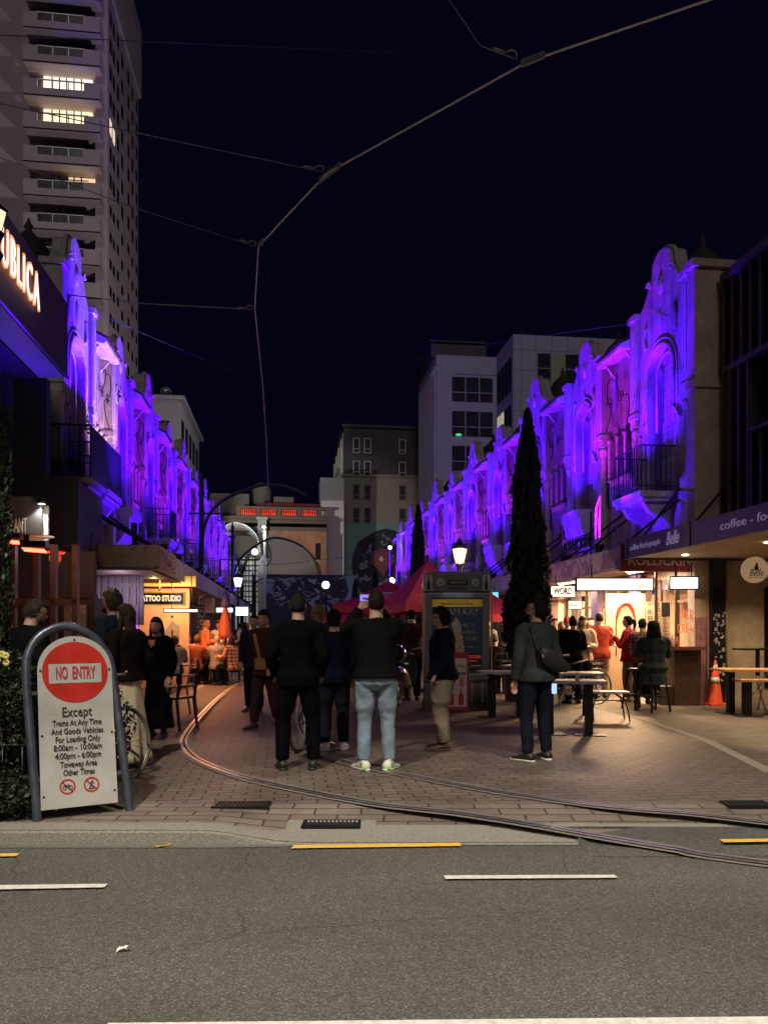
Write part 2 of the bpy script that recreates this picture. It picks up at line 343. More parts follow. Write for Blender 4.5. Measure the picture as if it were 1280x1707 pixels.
b.add(vs, fs); o = b.build('kerb', conc, None, fix=False); o['kind'] = 'structure'
# gutter apron of pale concrete
b = MB(); pts = [(-9, KD-.09), (-1.2, KD-.10), (-.7, KD-.08), (-.6, KD-.05), (.6, KD-.04), (1.35, KD-.03)]
b.add([cf(x, d, ZR+.004) for x, d in pts]+[cf(x, KD-.02, ZR+.005) for x, d in pts][::-1], [tuple(range(12))]); o = b.build('gutter', aggregate('gutter_concrete', (.13, .125, .11)), None, fix=False); o['kind'] = 'structure'
# asphalt patch and thin edge where the road bites into the paving on the right; pale pad round the kerb grate
def sheet(nm, m, x0, x1, d0, d1, dz, n=24):
    b = MB(); vs = []
    for i in range(n+1):
        xr = x0+(x1-x0)*i/n
        for D in (d0, d1): vs.append(cf(xr, D, gh(xr, D)+dz))
    b.add(vs, [(2*i, 2*i+2, 2*i+3, 2*i+1) for i in range(n)]); o = b.build(nm, m, None, fix=False); o['kind'] = 'structure'
b = MB(); vs = []; n = 30
for i in range(n+1):
    xr = 1.36+7.6*i/n; f = min(1, i/2)
    for D, z in ((KD-.30, ZR+.003), (KD-.05, ZR+.003+.021*f), (KD+.02+.28*f, gh(xr, KD+.3)+.010)): vs.append(cf(xr, D, z))
b.add(vs, [q for i in range(n) for q in ((3*i, 3*i+3, 3*i+4, 3*i+1), (3*i+1, 3*i+4, 3*i+5, 3*i+2))], True); o = b.build('road_edge', asph, None, fix=False); o['kind'] = 'structure'
sheet('edge_strip', conc, 1.0, 9, KD+.30, KD+.36, .010)
sheet('drain_apron', conc, -.72, -.06, KD+.17, KD+.44, .005, 8)
# channel lines in the paving
chan = aggregate('channel_stone', (.34, .29, .24))
for nm, L in (('drain_channel', [(262, 1205), (300, 1166), (330, 1147), (365, 1128)]), ('drain_channel', [(1285, 1288), (1180, 1236), (1080, 1202), (1000, 1180), (955, 1163)])):
    b = MB(); P0 = [G(u, v) for u, v in L]; vs = []
    for i, p in enumerate(P0):
        d = (P0[min(i+1, len(P0)-1)]-P0[max(i-1, 0)]).normalized(); n = Vector((d.y, -d.x, 0))
        vs += [p+n*.07+Vector((0,0,.004)), p-n*.07+Vector((0,0,.004))]
    b.add(vs, [(2*i, 2*i+1, 2*i+3, 2*i+2) for i in range(len(P0)-1)]); o = b.build(nm, chan, None, fix=False); o['kind'] = 'structure'
# tram rails
def gz(p):
    D = p.x*ST+p.y*CT; xr = p.x*CT-p.y*ST
    return gh(xr, D) if D > KD+.05 else ZR*ss(KD+.5, KD-.1, D)-.0 if False else (gh(xr, D) if D > KD else ZR)
def GP(u, v):
    z = 0
    for _ in range(4): p = G(u, v, z); z = gz(p)
    return p
def catmull(pts, n=8):
    out = []; k = len(pts)
    for i in range(k-1):
        p0, p1, p2, p3 = pts[max(i-1, 0)], pts[i], pts[i+1], pts[min(i+2, k-1)]
        for j in range(n):
            t = j/n; out.append(.5*((2*p1)+(p2-p0)*t+(2*p0-5*p1+4*p2-p3)*t*t+(3*p1-p0-3*p2+p3)*t**3))
    out.append(pts[-1]); return out
groove = mat('rail_groove', (.012, .011, .012), .6, var=.2)
railbed = aggregate('rail_bed', (.19, .165, .14))
def rail(px, far):
    pts = [Vector((far, 60, 0)), Vector((far, 40, 0)), Vector((far, 28, 0))]+[GP(u, v) for u, v in px]
    pts = catmull([Vector((p.x, p.y, 0)) for p in pts], 10)
    raw = [max(gz(p), gz(p+Vector((0, -.2, 0))), gz(p+Vector((0, .2, 0)))) for p in pts]; nn = len(raw)
    mxz = [max(raw[max(0, i-1):i+2]) for i in range(nn)]; smz = [sum(mxz[max(0, i-3):i+4])/len(mxz[max(0, i-3):i+4]) for i in range(nn)]; smz = [max(a, e) for a, e in zip(smz, mxz)]
    for nm, off0, off1, z, m in (('rail_bed', -.095, .085, .0085, railbed), ('rail_groove', -.016, .012, .0125, groove), ('tram_rail', -.056, -.016, .017, steel), ('tram_rail', .012, .034, .016, steel)):
        b = MB(); vs = []
        for i, p in enumerate(pts):
            d = (pts[min(i+1, len(pts)-1)]-pts[max(i-1, 0)]).normalized(); n = Vector((-d.y, d.x, 0))
            D = p.x*ST+p.y*CT
            zz = smz[i]
            for o_ in (off0, off1): q = p+n*o_; q.z = zz+z; vs.append(q)
        b.add(vs, [(2*i, 2*i+1, 2*i+3, 2*i+2) for i in range(len(pts)-1)], True)
        o = b.build(nm, m, None, fix=False); o['kind'] = 'structure'
rail([(415, 1126), (370, 1160), (335, 1195), (312, 1225), (308, 1243), (325, 1263), (362, 1281), (420, 1300), (520, 1322), (640, 1345), (770, 1367), (900, 1387), (1060, 1412), (1180, 1428), (1340, 1447), (1700, 1475)], -1.2)
rail([(500, 1160), (498, 1195), (506, 1225), (530, 1252), (587, 1274), (700, 1297), (830, 1321), (1000, 1347), (1150, 1366), (1300, 1384), (1600, 1410)], .235)
# painted markings
paintw = mat('road_paint_white', (.62, .61, .56), .6, var=.22, scale=30, bump=.6, bscale=120)
painty = mat('road_paint_yellow', (.72, .46, .06), .6, var=.18, scale=30, bump=.6, bscale=120)
def mark(nm, quad, m, z=ZR+.013):
    b = MB(); b.add([G(u, v, z) for u, v in quad], [(0,1,2,3)]); o = b.build(nm, m, None, fix=False); o['kind'] = 'structure'
mark('yellow_marking', [(485, 1414), (769, 1410), (766, 1404.5), (490, 1408.5)], painty)
mark('yellow_marking', [(1205, 1404), (1480, 1400), (1480, 1395), (1199, 1399)], painty, -.056)
mark('yellow_marking', [(-260, 1433), (28, 1427), (33, 1422), (-260, 1427.5)], painty)
mark('white_marking', [(742, 1465), (1029, 1463), (1024, 1458), (739, 1459)], paintw)
mark('white_marking', [(-140, 1485), (174, 1479), (180, 1473), (-140, 1477)], paintw)
mark('white_marking', [(180, 1722), (1400, 1706), (1400, 1693), (180, 1705)], paintw)
# drain grates, each its own
def grate(u0, u1, v0, v1, label):
    a, b_, c, d = [GP(u, v) for u, v in ((u0, v1), (u1, v1), (u1, v0), (u0, v0))]
    a = a.copy(); a.z = max(a.z, d.z)+.006
    t = thing('drain_grate', label, 'drain grate', a, -TH, 'drain grates in the paving')
    w_ = (b_-a).xy.length; l = (d-a).xy.length
    fr = LB(); fr.box(-.02, w_+.02, -.02, 0, -.05, .012).box(-.02, w_+.02, l, l+.02, -.05, .012).box(-.02, 0, 0, l, -.05, .011).box(w_, w_+.02, 0, l, -.05, .011); fr.build('frame', black, t)
    pt = LB(); pt.box(0, w_, 0, l, -.05, .006); pt.build('pit', groove, t)
    sl = LB(); n = max(6, int(w_/.03))
    for i in range(n): sl.box(i*w_/n, i*w_/n+.4*w_/n, 0, l, .0, .012)
    sl.build('bars', mat('cast_iron', (.05, .048, .046), .55, .6), t)
grate(507, 596, 1371, 1384, 'iron drain grate set in the pale kerb concrete')
grate(357, 445, 1340, 1347, 'iron drain grate among the pavers inside the tram curve')
grate(1218, 1285, 1339, 1348, 'iron drain grate beside the tram rail at the right edge')
# litter and leaves
b = MB(); p = G(208, 1586, ZR); 
for k in range(9):
    a = random.random()*6.3; q = p+Vector((cos(a)*random.random()*.035, sin(a)*random.random()*.03, .006)); r = .012+random.random()*.012
    b.add([q+Vector((cos(a)*r, sin(a)*r, 0)), q+Vector((-sin(a)*r*.5, cos(a)*r*.5, .012)), q+Vector((-cos(a)*r, -sin(a)*r, .004)), q+Vector((sin(a)*r*.6, -cos(a)*r*.6, .016))], [(0,1,2,3)])
tag(b.build('litter_scrap', white), 'crumpled pale scrap lying alone on the asphalt', 'litter')
leafm = mat('dry_leaf', (.35, .22, .05), .7, var=.3, scale=40)
for u, v, lab in ((280, 1411, 'dry yellow leaf in the gutter under the lowered kerb'), (265, 1413, 'dry brown leaf in the gutter left of the yellow leaf'), (1025, 1216, 'yellow leaf on the paving before the benches'), (1035, 1213.5, 'small leaf right of the one before the benches'), (425, 1142, 'pale leaf beside the tram rail near the walkers')):
    p = G(u, v, ZR if v > 1400 else 0)+Vector((0, 0, .006)); b = MB(); a = random.random()*6
    pts = [p+Vector((cos(a)*.05, sin(a)*.05, .01)), p+Vector((-sin(a)*.025, cos(a)*.025, .004)), p+Vector((-cos(a)*.045, -sin(a)*.045, .012)), p+Vector((sin(a)*.025, -cos(a)*.025, .004))]
    b.add(pts+[q-Vector((0, 0, .003)) for q in pts], [(0,1,2,3), (7,6,5,4), (0,4,5,1), (1,5,6,2), (2,6,7,3), (3,7,4,0)])
    tag(b.build('fallen_leaf', leafm), lab, 'leaf', 'fallen leaves')

# ================================================================== TERRACE SHOPS
PITCH = 4.11
BLUE = (.060, .001, 1.0); VIOLET = (.36, .006, 1.0); PINKW = (.75, .35, 1.0)
def ztop(s, short):
    t = abs(s); dz = -.42 if short else 0
    if t > .92: z = 8.32
    elif t > .5: z = 8.32+.42*((.92-t)/.42)**1.7
    elif t > .43: z = 8.80
    else: z = 8.82+.45*sqrt(max(0, 1-(t/.47)**2))
    return z+dz
shopcols = {'warm': (1.0, .62, .32), 'amber': (1, .45, .16), 'white': (1, .9, .78), 'pink': (1, .35, .6)}
def unit(side, short, name='terrace_shop', awn=1.55, solid=False):
    """one shop of the terrace; local y along the street, x across it, origin at the gable's centre"""
    t = thing(name, 'x', 'shop', (0, 0, 0))
    tf = lambda s, d, z: Vector((-side*d, s, z))
    B = lambda: LB(tf)
    E = PITCH-1.27                                   # unit spans s from -1.27 to E
    # upper wall slab
    w = B(); w.box(-1.27, E, -6.0, -.20, 3.0, 7.9)
    # recess bay wall with three arched openings
    cs = (1.27+E)/2; hw = .155; zb, zs = 4.95, 6.1
    xs = [1.27]+sum([[cs+k*.44-hw, cs+k*.44+hw] for k in (-1, 0, 1)], [])+[E]
    w.box(1.27, E, -.2, 0, 3.0, zb); w.box(1.27, E, -.2, 0, 6.45, 7.9)
    for i in range(0, len(xs), 2): w.box(xs[i], xs[i+1], -.2, 0, zb, 6.45)
    for k in (-1, 0, 1):
        c0 = cs+k*.44; n = 8
        for j in range(n):
            a0, a1 = pi*j/n, pi*(j+1)/n
            p = [(c0+hw*cos(a0), zs+hw*sin(a0)), (c0+hw*cos(a1), zs+hw*sin(a1)), (c0+hw*cos(a1), 6.451), (c0+hw*cos(a0), 6.451)]
            w.prism(p, lambda s, z: (s, -.002, z), lambda s, z: (s, -.2, z))
    w.build('wall', plaster2, t)
    g = B(); g.box(cs-.62, cs+.62, -.17, -.15, zb, 6.4); g.build('triple_window', winglass, t)
    # gable bay front panel with tall arch
    hwA, zA, z0 = .56, 6.72, 4.2
    gb = B(); n = 14; d0, d1 = -.25, .12
    Z0 = 3.0
    for j in range(n):
        a0, a1 = pi*j/n, pi*(j+1)/n; s0, s1 = hwA*cos(a0), hwA*cos(a1)
        p = [(s0, zA+hwA*sin(a0)), (s1, zA+hwA*sin(a1)), (s1, ztop(s1, short)), (s0, ztop(s0, short))]
        gb.prism(p, lambda s, z: (s, d1, z), lambda s, z: (s, d0, z))
    for sg in (-1, 1):
        ks = [hwA, .7, .8, .92, .925, 1.12]
        for a, c in zip(ks[:-1], ks[1:]):
            p = [(sg*a, z0), (sg*c, z0), (sg*c, ztop(c, short)), (sg*a, ztop(a, short))]
            gb.prism(p, lambda s, z: (s, d1, z), lambda s, z: (s, d0, z))
    gb.box(-1.12, 1.12, d0, d1, Z0, z0-.001)
    gable = gb.build('gable', plaster, t)
    # coping following the gable outline
    cp = B(); pts = [(s, .0, ztop(s, short)+.02) for s in [-1.12+2.24*i/44 for i in range(45)]]
    cp.tube(pts, .055, 6); cp.build('coping', trim, gable)
    # scroll ornaments + cartouche
    dz = -.42 if short else 0
    for sg in (-1, 1):
        sc = B()
        pts = [(sg*(.46+.10*(1-i/14)*cos(i*.55)), d1+.03, 8.72+dz+.10*(1-i/14)*sin(i*.55)) for i in range(15)]; sc.tube(pts, .022, 5); sc.build('scroll_ornament', trim, gable)
        sc = B(); pts = [(sg*(.62+.05*sin(i*.5)), d1+.02, 7.9+dz-.07*i) for i in range(8)]; sc.tube(pts, [.03+.02*(i % 2) for i in range(8)], 5); sc.build('plaster_garland', trim, gable)
    for z_, a_, e_, f_ in ((8.55, .13, .06, .2), (7.8, .09, .05, .26)): sc = B(); sc.sph((0, d1, z_+dz), a_, e_, f_, 10, 7); sc.build('cartouche', trim, gable)
    # nested arch mouldings
    am = B()
    for r_, d_, w_ in ((hwA+.03, d1+.02, .035), (hwA+.14, d1+.01, .025), (hwA-.12, d1-.14, .03)):
        pts = [(r_, d_, 5.6)]+[(r_*cos(pi*i/18), d_, zA+r_*sin(pi*i/18)) for i in range(19)]+[(-r_, d_, 5.6)]
        am.tube(pts, w_, 5)
    # stepped dripstones
    for sg in (-1, 1):
        for i in range(5): am.box(sg*(hwA+.05+i*.06)-.03, sg*(hwA+.05+i*.06)+.03, d1, d1+.07, 5.85-i*.07, 5.9-i*.07)
    am.build('arch_moulding', trim, gable)
    # tall window
    wn = B(); wn.box(-hwA, hwA, -.24, -.22, z0, zA+hwA); win = wn.build('tall_window', winglass, t)
    fr = B()
    for s_ in (-.38, -.19, 0, .19, .38): fr.box(s_-.012, s_+.012, -.215, -.19, z0, zA+.36)
    for i in range(9): z_ = z0+.1+i*.33; fr.box(-.5, .5, -.212, -.193, z_, z_+.025)
    fr.build('frame', framew, win)
    # pilasters
    for sg in (-1, 1):
        p = B(); s0 = sg*1.12; a, c = min(s0, s0+sg*.15*1), max(s0, s0+sg*.15)
        a -= .05; c += .0
        pz = 8.2+(dz*.5)
        p.box(s0-.15, s0+.15, -.2, .20, 6.15, pz); p.box(s0-.19, s0+.19, -.22, .25, pz, pz+.12); p.box(s0-.17, s0+.17, -.2, .23, 6.02, 6.15); p.box(s0-.08, s0+.08, .2, .215, 6.35, pz-.15)
        p.box(s0-.13, s0+.13, -.2, .2, 5.85, 6.02)
        p.lathe((s0, .07, 4.35), [(.13, 0), (.14, .06), (.1, .1), (.095, 1.25), (.13, 1.4), (.14, 1.5)], 10)
        p.box(s0-.14, s0+.14, -.2, .22, 3.0, 4.35)
        p.build('pilaster', trim, t)
    # eave
    ev = B(); z1, z2 = 8.12, 7.80
    ev.prism([(-.2, z1), (.40, z2), (.40, z2-.08), (.35, z2-.11), (-.2, z2-.02)], lambda d, z: (1.29, d, z), lambda d, z: (E-.14, d, z))
    ev.prism([(0, z2-.05), (.22, z2-.10), (.05, z2-.32), (0, z2-.36)], lambda d, z: (1.45, d, z), lambda d, z: (1.52, d, z))
    ev.prism([(0, z2-.05), (.22, z2-.10), (.05, z2-.32), (0, z2-.36)], lambda d, z: (E-.36, d, z), lambda d, z: (E-.29, d, z))
    eave = ev.build('eave', trim, t)
    rf = B()
    ns = 10
    for i in range(ns):
        s0 = 1.31+(E-.16-1.31)*i/ns; s1 = s0+(E-.16-1.31)/ns*.8
        rf.prism([(-.25, z1+.03), (.44, z2+.01), (.44, z2+.05), (-.25, z1+.08)], lambda d, z: (s0, d, z), lambda d, z: (s1, d, z))
    rf.box(-1.0, 1.0, -1.7, -.3, 7.9, 8.1); rf.build('roof', tile, t)
    tr = B(); zc = 8.52+dz
    tr.box(-.55, .55, -1.45, -.35, 7.9, zc); tr.loft([(Vector((0, -.8, zc+h)), r, r, Vector((1,0,0)), Vector((0,1,0))) for h, r in ((0, .82), (.08, .80), (.2, .6), (.45, .42), (.65, .3), (.85, .1), (.92, .05), (.98, .09), (1.04, .05), (1.15, .01))], 4 if False else 8)
    tr.build('roof_turret', tile, t)
    # columns of triple window + sill
    for k in (-1.5, -.5, .5, 1.5):
        co = B(); s_ = cs+k*.44; pr = [(.07, 0), (.05, .05)]+[(.045+.012*(i % 2), .05+.85*i/10) for i in range(11)]+[(.07, .95), (.09, 1.05)]
        co.lathe((s_, .04, zb+.02), pr, 8); co.build('window_column', trim, t)
    co = B(); co.box(1.45, E-.32, 0, .13, zb-.14, zb); co.build('window_sill', trim, t)
    co = B(); co.box(1.24, E, 0, .07, 3.9, 3.96); co.build('string_course', trim, t)
    # wrought-iron scrollwork
    for sg in (-1, 1):
        sw = B(); pts = [(cs+sg*(.12+.5*i/16), .18+.10*sin(i*.4), 7.25-1.0*(i/16)**1.3+.12*sin(i*.7)) for i in range(17)]; sw.tube(pts, .012, 5)
        pts = [(cs+sg*(.28+.16*(1-i/16)*cos(i*.6)), .2, 6.75+.16*(1-i/16)*sin(i*.6)) for i in range(17)]; sw.tube(pts, .012, 5); sw.build('iron_scrollwork', black, t)
    # balcony or corbel
    if short:
        cb = B(); cb.prism([(0, 4.45), (.42, 4.45), (.42, 4.25), (.34, 4.18), (.34, 3.95), (.2, 3.75), (0, 3.5)], lambda d, z: (-.6, d+.12, z), lambda d, z: (.6, d+.12, z))
        cb.build('corbel', trim, t)
    elif not solid:
        bl = B(); bl.box(-.66, .66, .12, .88, 4.04, 4.16); bl.box(-.62, .62, .12, .82, 3.96, 4.04)
        for s_ in (-.45, .45): bl.prism([(.12, 3.96), (.75, 3.96), (.6, 3.75), (.3, 3.62), (.12, 3.4)], lambda d, z: (s_-.08, d, z), lambda d, z: (s_+.08, d, z))
        bal = bl.build('balcony', trim, t)
        rl = B()
        rl.tube([(-.63, .12, 5.06), (-.63, .85, 5.06), (.63, .85, 5.06), (.63, .12, 5.06)], .016, 5); rl.tube([(-.63, .12, 4.26), (-.63, .85, 4.26), (.63, .85, 4.26), (.63, .12, 4.26)], .012, 5)
        for i in range(14): s_ = -.63+1.26*i/13; rl.bar((s_, .85, 4.16), (s_, .85, 5.06), .014)
        for i in range(1, 7):
            for s_ in (-.63, .63): rl.bar((s_, .12+.73*i/7, 4.16), (s_, .12+.73*i/7, 5.06), .014)
        rl.build('railing', black, bal)
    # awning over the footpath, tie rods, uplighters
    aw = B(); aw.box(-1.27, E, .0, awn-.03, 2.66, 2.72); awo = aw.build('awning', mat('awning_soffit', (.42, .36, .30), .7, bump=.3), t)
    fa = B(); fa.box(-1.27, E, awn-.03, awn, 2.53, 2.97); fa.build('fascia', mat('awning_fascia', (.40, .38, .36), .6, var=.3, scale=5, bump=.4), awo)
    for s_ in (-.95, 1.12, 2.1): rd = B(); rd.tube([(s_, .0, 4.1), (s_, awn-.12, 2.98)], .022, 6); rd.sph((s_, .02, 4.1), .06, .03, .06, 8, 5); rd.build('tie_rod', black, awo)
    # ground floor: piers, stall riser, glazing, door
    gp = B(); gp.box(-1.27, -1.05, -.2, .02, 0, 2.66); gp.box(1.02, 1.24, -.2, .02, 0, 2.66); gp.box(-1.05, 1.02, -.12, 0, 0, .45); gp.box(1.24, E, -.2, .0, 2.35, 2.66); gp.box(-1.05, 1.02, -.2, 0, 2.45, 2.66)
    gp.box(-1.27, E, -.2, .0, 2.72, 3.0)
    gp.build('shopfront', darkwood if not short else mat('grey_shopfront', (.10, .10, .12), .5, bump=.2), t)
    fm = B()
    for s_ in (-1.05, -.37, .32, 1.0): fm.box(s_-.025, s_+.025, -.09, -.03, .45, 2.45)
    fm.box(-1.05, 1.02, -.088, -.032, 1.95, 2.0); fm.build('shop_window_frame', darkwood, t)
    sg_ = B(); sg_.add([(-1.05, -.06, .45), (1.02, -.06, .45), (1.02, -.06, 2.45), (-1.05, -.06, 2.45)], [(0,1,2,3)]); sg_.build('shop_window', glass, t)
    do = B(); do.box(1.26, 1.40, -.5, -.44, 0, 2.35).box(E-.14, E-.02, -.5, -.44, 0, 2.35).box(1.40, E-.14, -.5, -.44, 0, .3).box(1.40, E-.14, -.5, -.44, 2.2, 2.35).box((1.26+E)/2-.05, (1.26+E)/2+.05, -.5, -.44, .3, 2.2)
    do.build('door', darkwood, t)
    # room behind the glass
    rm = B(); rm.box(-1.27, E, -3.6, -3.5, 0, 2.66); rm.box(-1.27, -1.2, -3.5, -.2, 0, 2.66); rm.box(E-.07, E, -3.5, -.52, 0, 2.66); rm.box(-1.2, E-.07, -3.5, -.2, 2.60, 2.66); rm.box(-1.2, E-.07, -3.5, -.2, 0, .02)
    rm.build('shop_room', mat('shop_room_wall', (.72, .56, .40), .8, var=.2, scale=3), t)
    sh = B()
    for z_ in (.5, .95, 1.4, 1.85):
        sh.box(-.9, 2.3, -3.48, -3.2, z_, z_+.03)
        x_ = -.85
        while x_ < 2.2:
            w_ = .05+random.random()*.14; sh.box(x_, x_+w_, -3.45, -3.25, z_+.03, z_+.12+random.random()*.25); x_ += w_+.03+random.random()*.12
    sh.box(-.6, 1.4, -2.2, -1.7, 0.02, 1.05); sh.build('shop_shelving', mat('shop_goods', (.30, .14, .08), .6, var=.7, scale=4), t)
    pl_ = B(); pl_.box(-.8, 2.2, -1.6, -1.5, 2.55, 2.595); pl_.build('ceiling_light', emis('shop_ceiling_lamp', (1, .8, .55), 6), t)
    for s_ in (0, 2.05):
        fl_ = B(); fl_.lathe((s_, awn-.1, 2.99), [(.07, 0), (.07, .05), (.11, .1), (.11, .16), (.02, .17)], 10); fl_.build('uplighter', black, awo)
    return t
units = {}
XR, XL = 7.77, -4.355
proto = {(1, 0): unit(1, False), (1, 1): unit(1, True), (-1, 0): unit(-1, False, awn=1.94), (-1, 1): unit(-1, True, awn=1.94)}
ordn = ['first', 'second', 'third', 'fourth', 'fifth', 'sixth', 'seventh', 'eighth', 'ninth', 'tenth']
for side, X0, Y0, nm in ((1, XR, 15.1, 'right'), (-1, XL, 16.2, 'left')):
    for k in range(10):
        lab = 'Spanish style shop with %s curved gable, %s from the road on the %s' % (('low', 'tall')[k % 2 == 0], ordn[k], nm)
        p = proto[(side, k % 2)]; loc = (X0, Y0+k*PITCH, 0)
        if k < 2: o = p; o.location = loc; o['label'] = lab; o['group'] = 'terrace shops lining the lane'; WM[o.name] = Matrix.Translation(Vector(loc))
        else: o = dup(p, loc, 0, lab, 'terrace shops lining the lane')
        for ch in list(o.children)+[g for c_ in o.children for g in c_.children]: WM[ch.name] = WM[o.name]
        units[(side, k)] = o
        awn = 1.55 if side > 0 else 1.94
        xa = X0-side*(awn-.22); y = Y0+k*PITCH
        # floodlights standing on the awning
        pw = 1.0
        xe = X0-side*(awn+.1)
        lamp('SPOT', (xe, y, 3.25), 8200, BLUE, o, aim=(X0, y, 8.0), size=.06, spot=radians(54), blend=.8)
        lamp('SPOT', (xe, y-.1, 3.2), 420, BLUE, o, aim=(X0, y, 5.6), size=.06, spot=radians(110), blend=.8)
        c2 = VIOLET
        if (side, k) == (-1, 0): c2 = (1, .55, .85); pw = 1.6
        elif (side, k) == (1, 1): pw = .25
        elif (side, k) == (1, 0): c2 = (.62, .01, .95); pw = 1.2
        lamp('SPOT', (xe, y+2.05, 3.22), 1150*pw, c2, o, aim=(X0, y+2.05, 7.6), size=.05, spot=radians(60), blend=.8)
        colk = ['warm', 'white', 'amber', 'warm', 'pink', 'warm', 'white', 'amber', 'white', 'warm'][(k+(3 if side < 0 else 0)) % 10]
        pwr = 40
        if side > 0 and k == 0: colk, pwr = 'warm', 800
        if side > 0 and k == 1: colk, pwr = 'warm', 1100
        if side < 0 and k <= 1: colk, pwr = 'amber', (8, 60)[k]
        lamp('AREA', (X0+side*1.4, y+.7, 2.5), pwr, shopcols[colk], o, aim=(X0-side*1.0, y+.7, .2), size=1.2)
        lamp('AREA', (X0-side*.8, y+.5, 2.62), pwr*(.12 if k > 0 else .45 if side > 0 else .15), shopcols[colk], o, aim=(X0-side*.8, y+.5, 0), size=.5)

# fluorescent tubes fixed under the right awnings
for y, lab in ((14.6, 'white fluorescent tube under the burgundy awning'), (18.7, 'white fluorescent tube under the painted fascia')):
    t = thing('tube_light', lab, 'light fitting', (7.0, y, 2.6)); b = MB(); b.box(6.93, 7.07, y-.6, y+.6, 2.60, 2.655); b.build('housing', galv, t)
    b = MB(); b.tube([(7.0, y-.58, 2.575), (7.0, y+.58, 2.575)], .02, 8); b.build('tube', emis('fluorescent_tube', (1, .92, .85), 10), t)
    lamp('AREA', (7.0, y, 2.54), 60, (1, .78, .55), t, aim=(7.2, y, 0), size=1.0)
# ================================================================== SHOP SIGNS AND DETAIL ON THE RIGHT
XN, YN, ZN = Vector((1, 0, 0)), Vector((0, 1, 0)), Vector((0, 0, 1))
R_, F_ = Vector((CT, -ST, 0)), Vector((ST, CT, 0))
letter_w = mat('white_lettering', (.75, .73, .68), .5, var=.05)
letter_k = mat('black_lettering', (.015, .015, .015), .6, var=.05)
# end pier of the right terrace
b = MB(); b.box(7.55, 9.2, 13.58, 13.83, 0, 8.2); b.box(7.47, 9.3, 13.50, 13.86, 8.2, 8.34); b.box(7.50, 9.25, 13.53, 13.84, 5.95, 6.1)
t = thing('end_pier', 'tan plastered pier closing the right terrace beside the dark clad building', 'wall', (7.8, 13.7, 0)); b.build('pier', mat('tan_plaster', (.42, .33, .24), .85, var=.25, scale=2.5, bump=.6, bscale=20), t)
b = MB()
for i in range(40):
    z = .05+i*.04
    for j in range(5): b.box(7.56+.05*j+.003, 7.6+.05*j, 13.57, 13.578, z, z+.032)
b.build('tiles', mat('mauve_tiles', (.35, .16, .22), .3, var=.4, scale=12), t)
# burgundy end of the first awning with its sign
t = thing('ice_cream_sign', 'burgundy awning end board with cream ROLLICKIN lettering', 'sign', (6.9, 14.0, 2.5))
b = MB(); b.box(6.18, 8.0, 13.74, 13.80, 2.50, 3.02); b.build('board', mat('burgundy_board', (.22, .02, .025), .5, bump=.2), t)
text('ROLLICKIN', (6.95, 13.735, 2.70), XN, ZN, .27, mat('cream_lettering', (.7, .55, .45), .5), t, width=1.25, bold=.006)
text('GELATO', (7.75, 13.735, 2.62), XN, ZN, .09, MATS['cream_lettering'], t, width=.25)
# swirly painted fascia of second shop
def wavy(name, c1, c2):
    m = mat(name, c1, .6, var=0); t_ = m.node_tree; b_ = t_.nodes['Principled BSDF']; tc = t_.nodes.new('ShaderNodeTexCoord')
    wv = t_.nodes.new('ShaderNodeTexWave'); wv.inputs['Scale'].default_value = 2.2; wv.inputs['Distortion'].default_value = 14; wv.inputs['Detail'].default_value = 2; t_.links.new(tc.outputs['Object'], wv.inputs[0])
    mx = t_.nodes.new('ShaderNodeMixRGB'); mx.inputs[1].default_value = (*c1, 1); mx.inputs[2].default_value = (*c2, 1); t_.links.new(wv.outputs['Fac'], mx.inputs[0]); t_.links.new(mx.outputs[0], b_.inputs['Base Color']); return m
b = MB(); b.box(6.19, 6.215, 13.82, 21.9, 2.56, 2.95); tag(b.build('painted_fascia', wavy('swirl_paint', (.75, .6, .7), (.35, .2, .35))), 'long awning fascia painted with pale wavy swirls', 'fascia')
# hanging light box signs
def lightbox(name, label, c, w_, h_, xd, s, es=3.2, col=(1, .86, .66), tsize=.14, tm=None, frame=black, bold=.004):
    xd = Vector(xd).normalized(); n = xd.cross(ZN)
    t = thing(name, label, 'sign', c); c = Vector(c)
    def bx(m_, ww, hh, dd, nm, off=0):
        b = MB(lambda x, y, z: c+xd*x+n*(y+off)+ZN*z); b.box(-ww/2, ww/2, -dd/2, dd/2, -hh/2, hh/2); return b.build(nm, m_, t)
    bx(frame, w_+.05, h_+.05, .10, 'case'); bx(emis('lit_%s' % name, col, es), w_, h_, .112, 'panel')
    if s: text(s, c+n*.06, xd, ZN, tsize, tm or letter_k, t, bold=bold, push=.002, width=w_*.82)
    for sg in (-1, 1): b = MB(); b.bar(c+ZN*(h_/2+.02)+xd*w_*.3*sg, c+ZN*(2.64-c.z if c.z < 2.6 else .2)+xd*w_*.3*sg, .02); b.build('hanger', black, t)
    return t
t = lightbox('shop_lightbox', 'long glowing cream light box hanging under the burgundy awning', P(1023, 14.6, z=2.26), 1.42, .21, R_, '', es=2.2, col=(1, .82, .6))
text('cafe', P(1068, 14.5, z=2.23), R_, ZN, .14, mat('grey_ink', (.2, .17, .12), .6), t)
lightbox('corner_lightbox', 'short glowing light box over the shop window beside the tiled pier', P(1138, 14.3, z=2.27), .5, .20, R_, '', es=2.2, col=(1, .9, .85))
lightbox('book_sign', 'white light box reading WORD in a black frame', P(937, 17.5, z=2.27), .52, .22, R_, 'WORD', es=1.6, col=(1, .92, .8), tsize=.2, bold=.012)
lightbox('open_sign', 'small lit white sign below and right of the WORD sign', P(957, 17.6, z=1.97), .28, .16, R_, 'Bar', es=1.6, col=(1, .85, .6), tsize=.11)
lightbox('blue_screen', 'small cyan lit sign left of the big cypress', P(815, 22, z=2.3), .5, .35, R_, '', es=1.0, col=(.15, .6, 1))
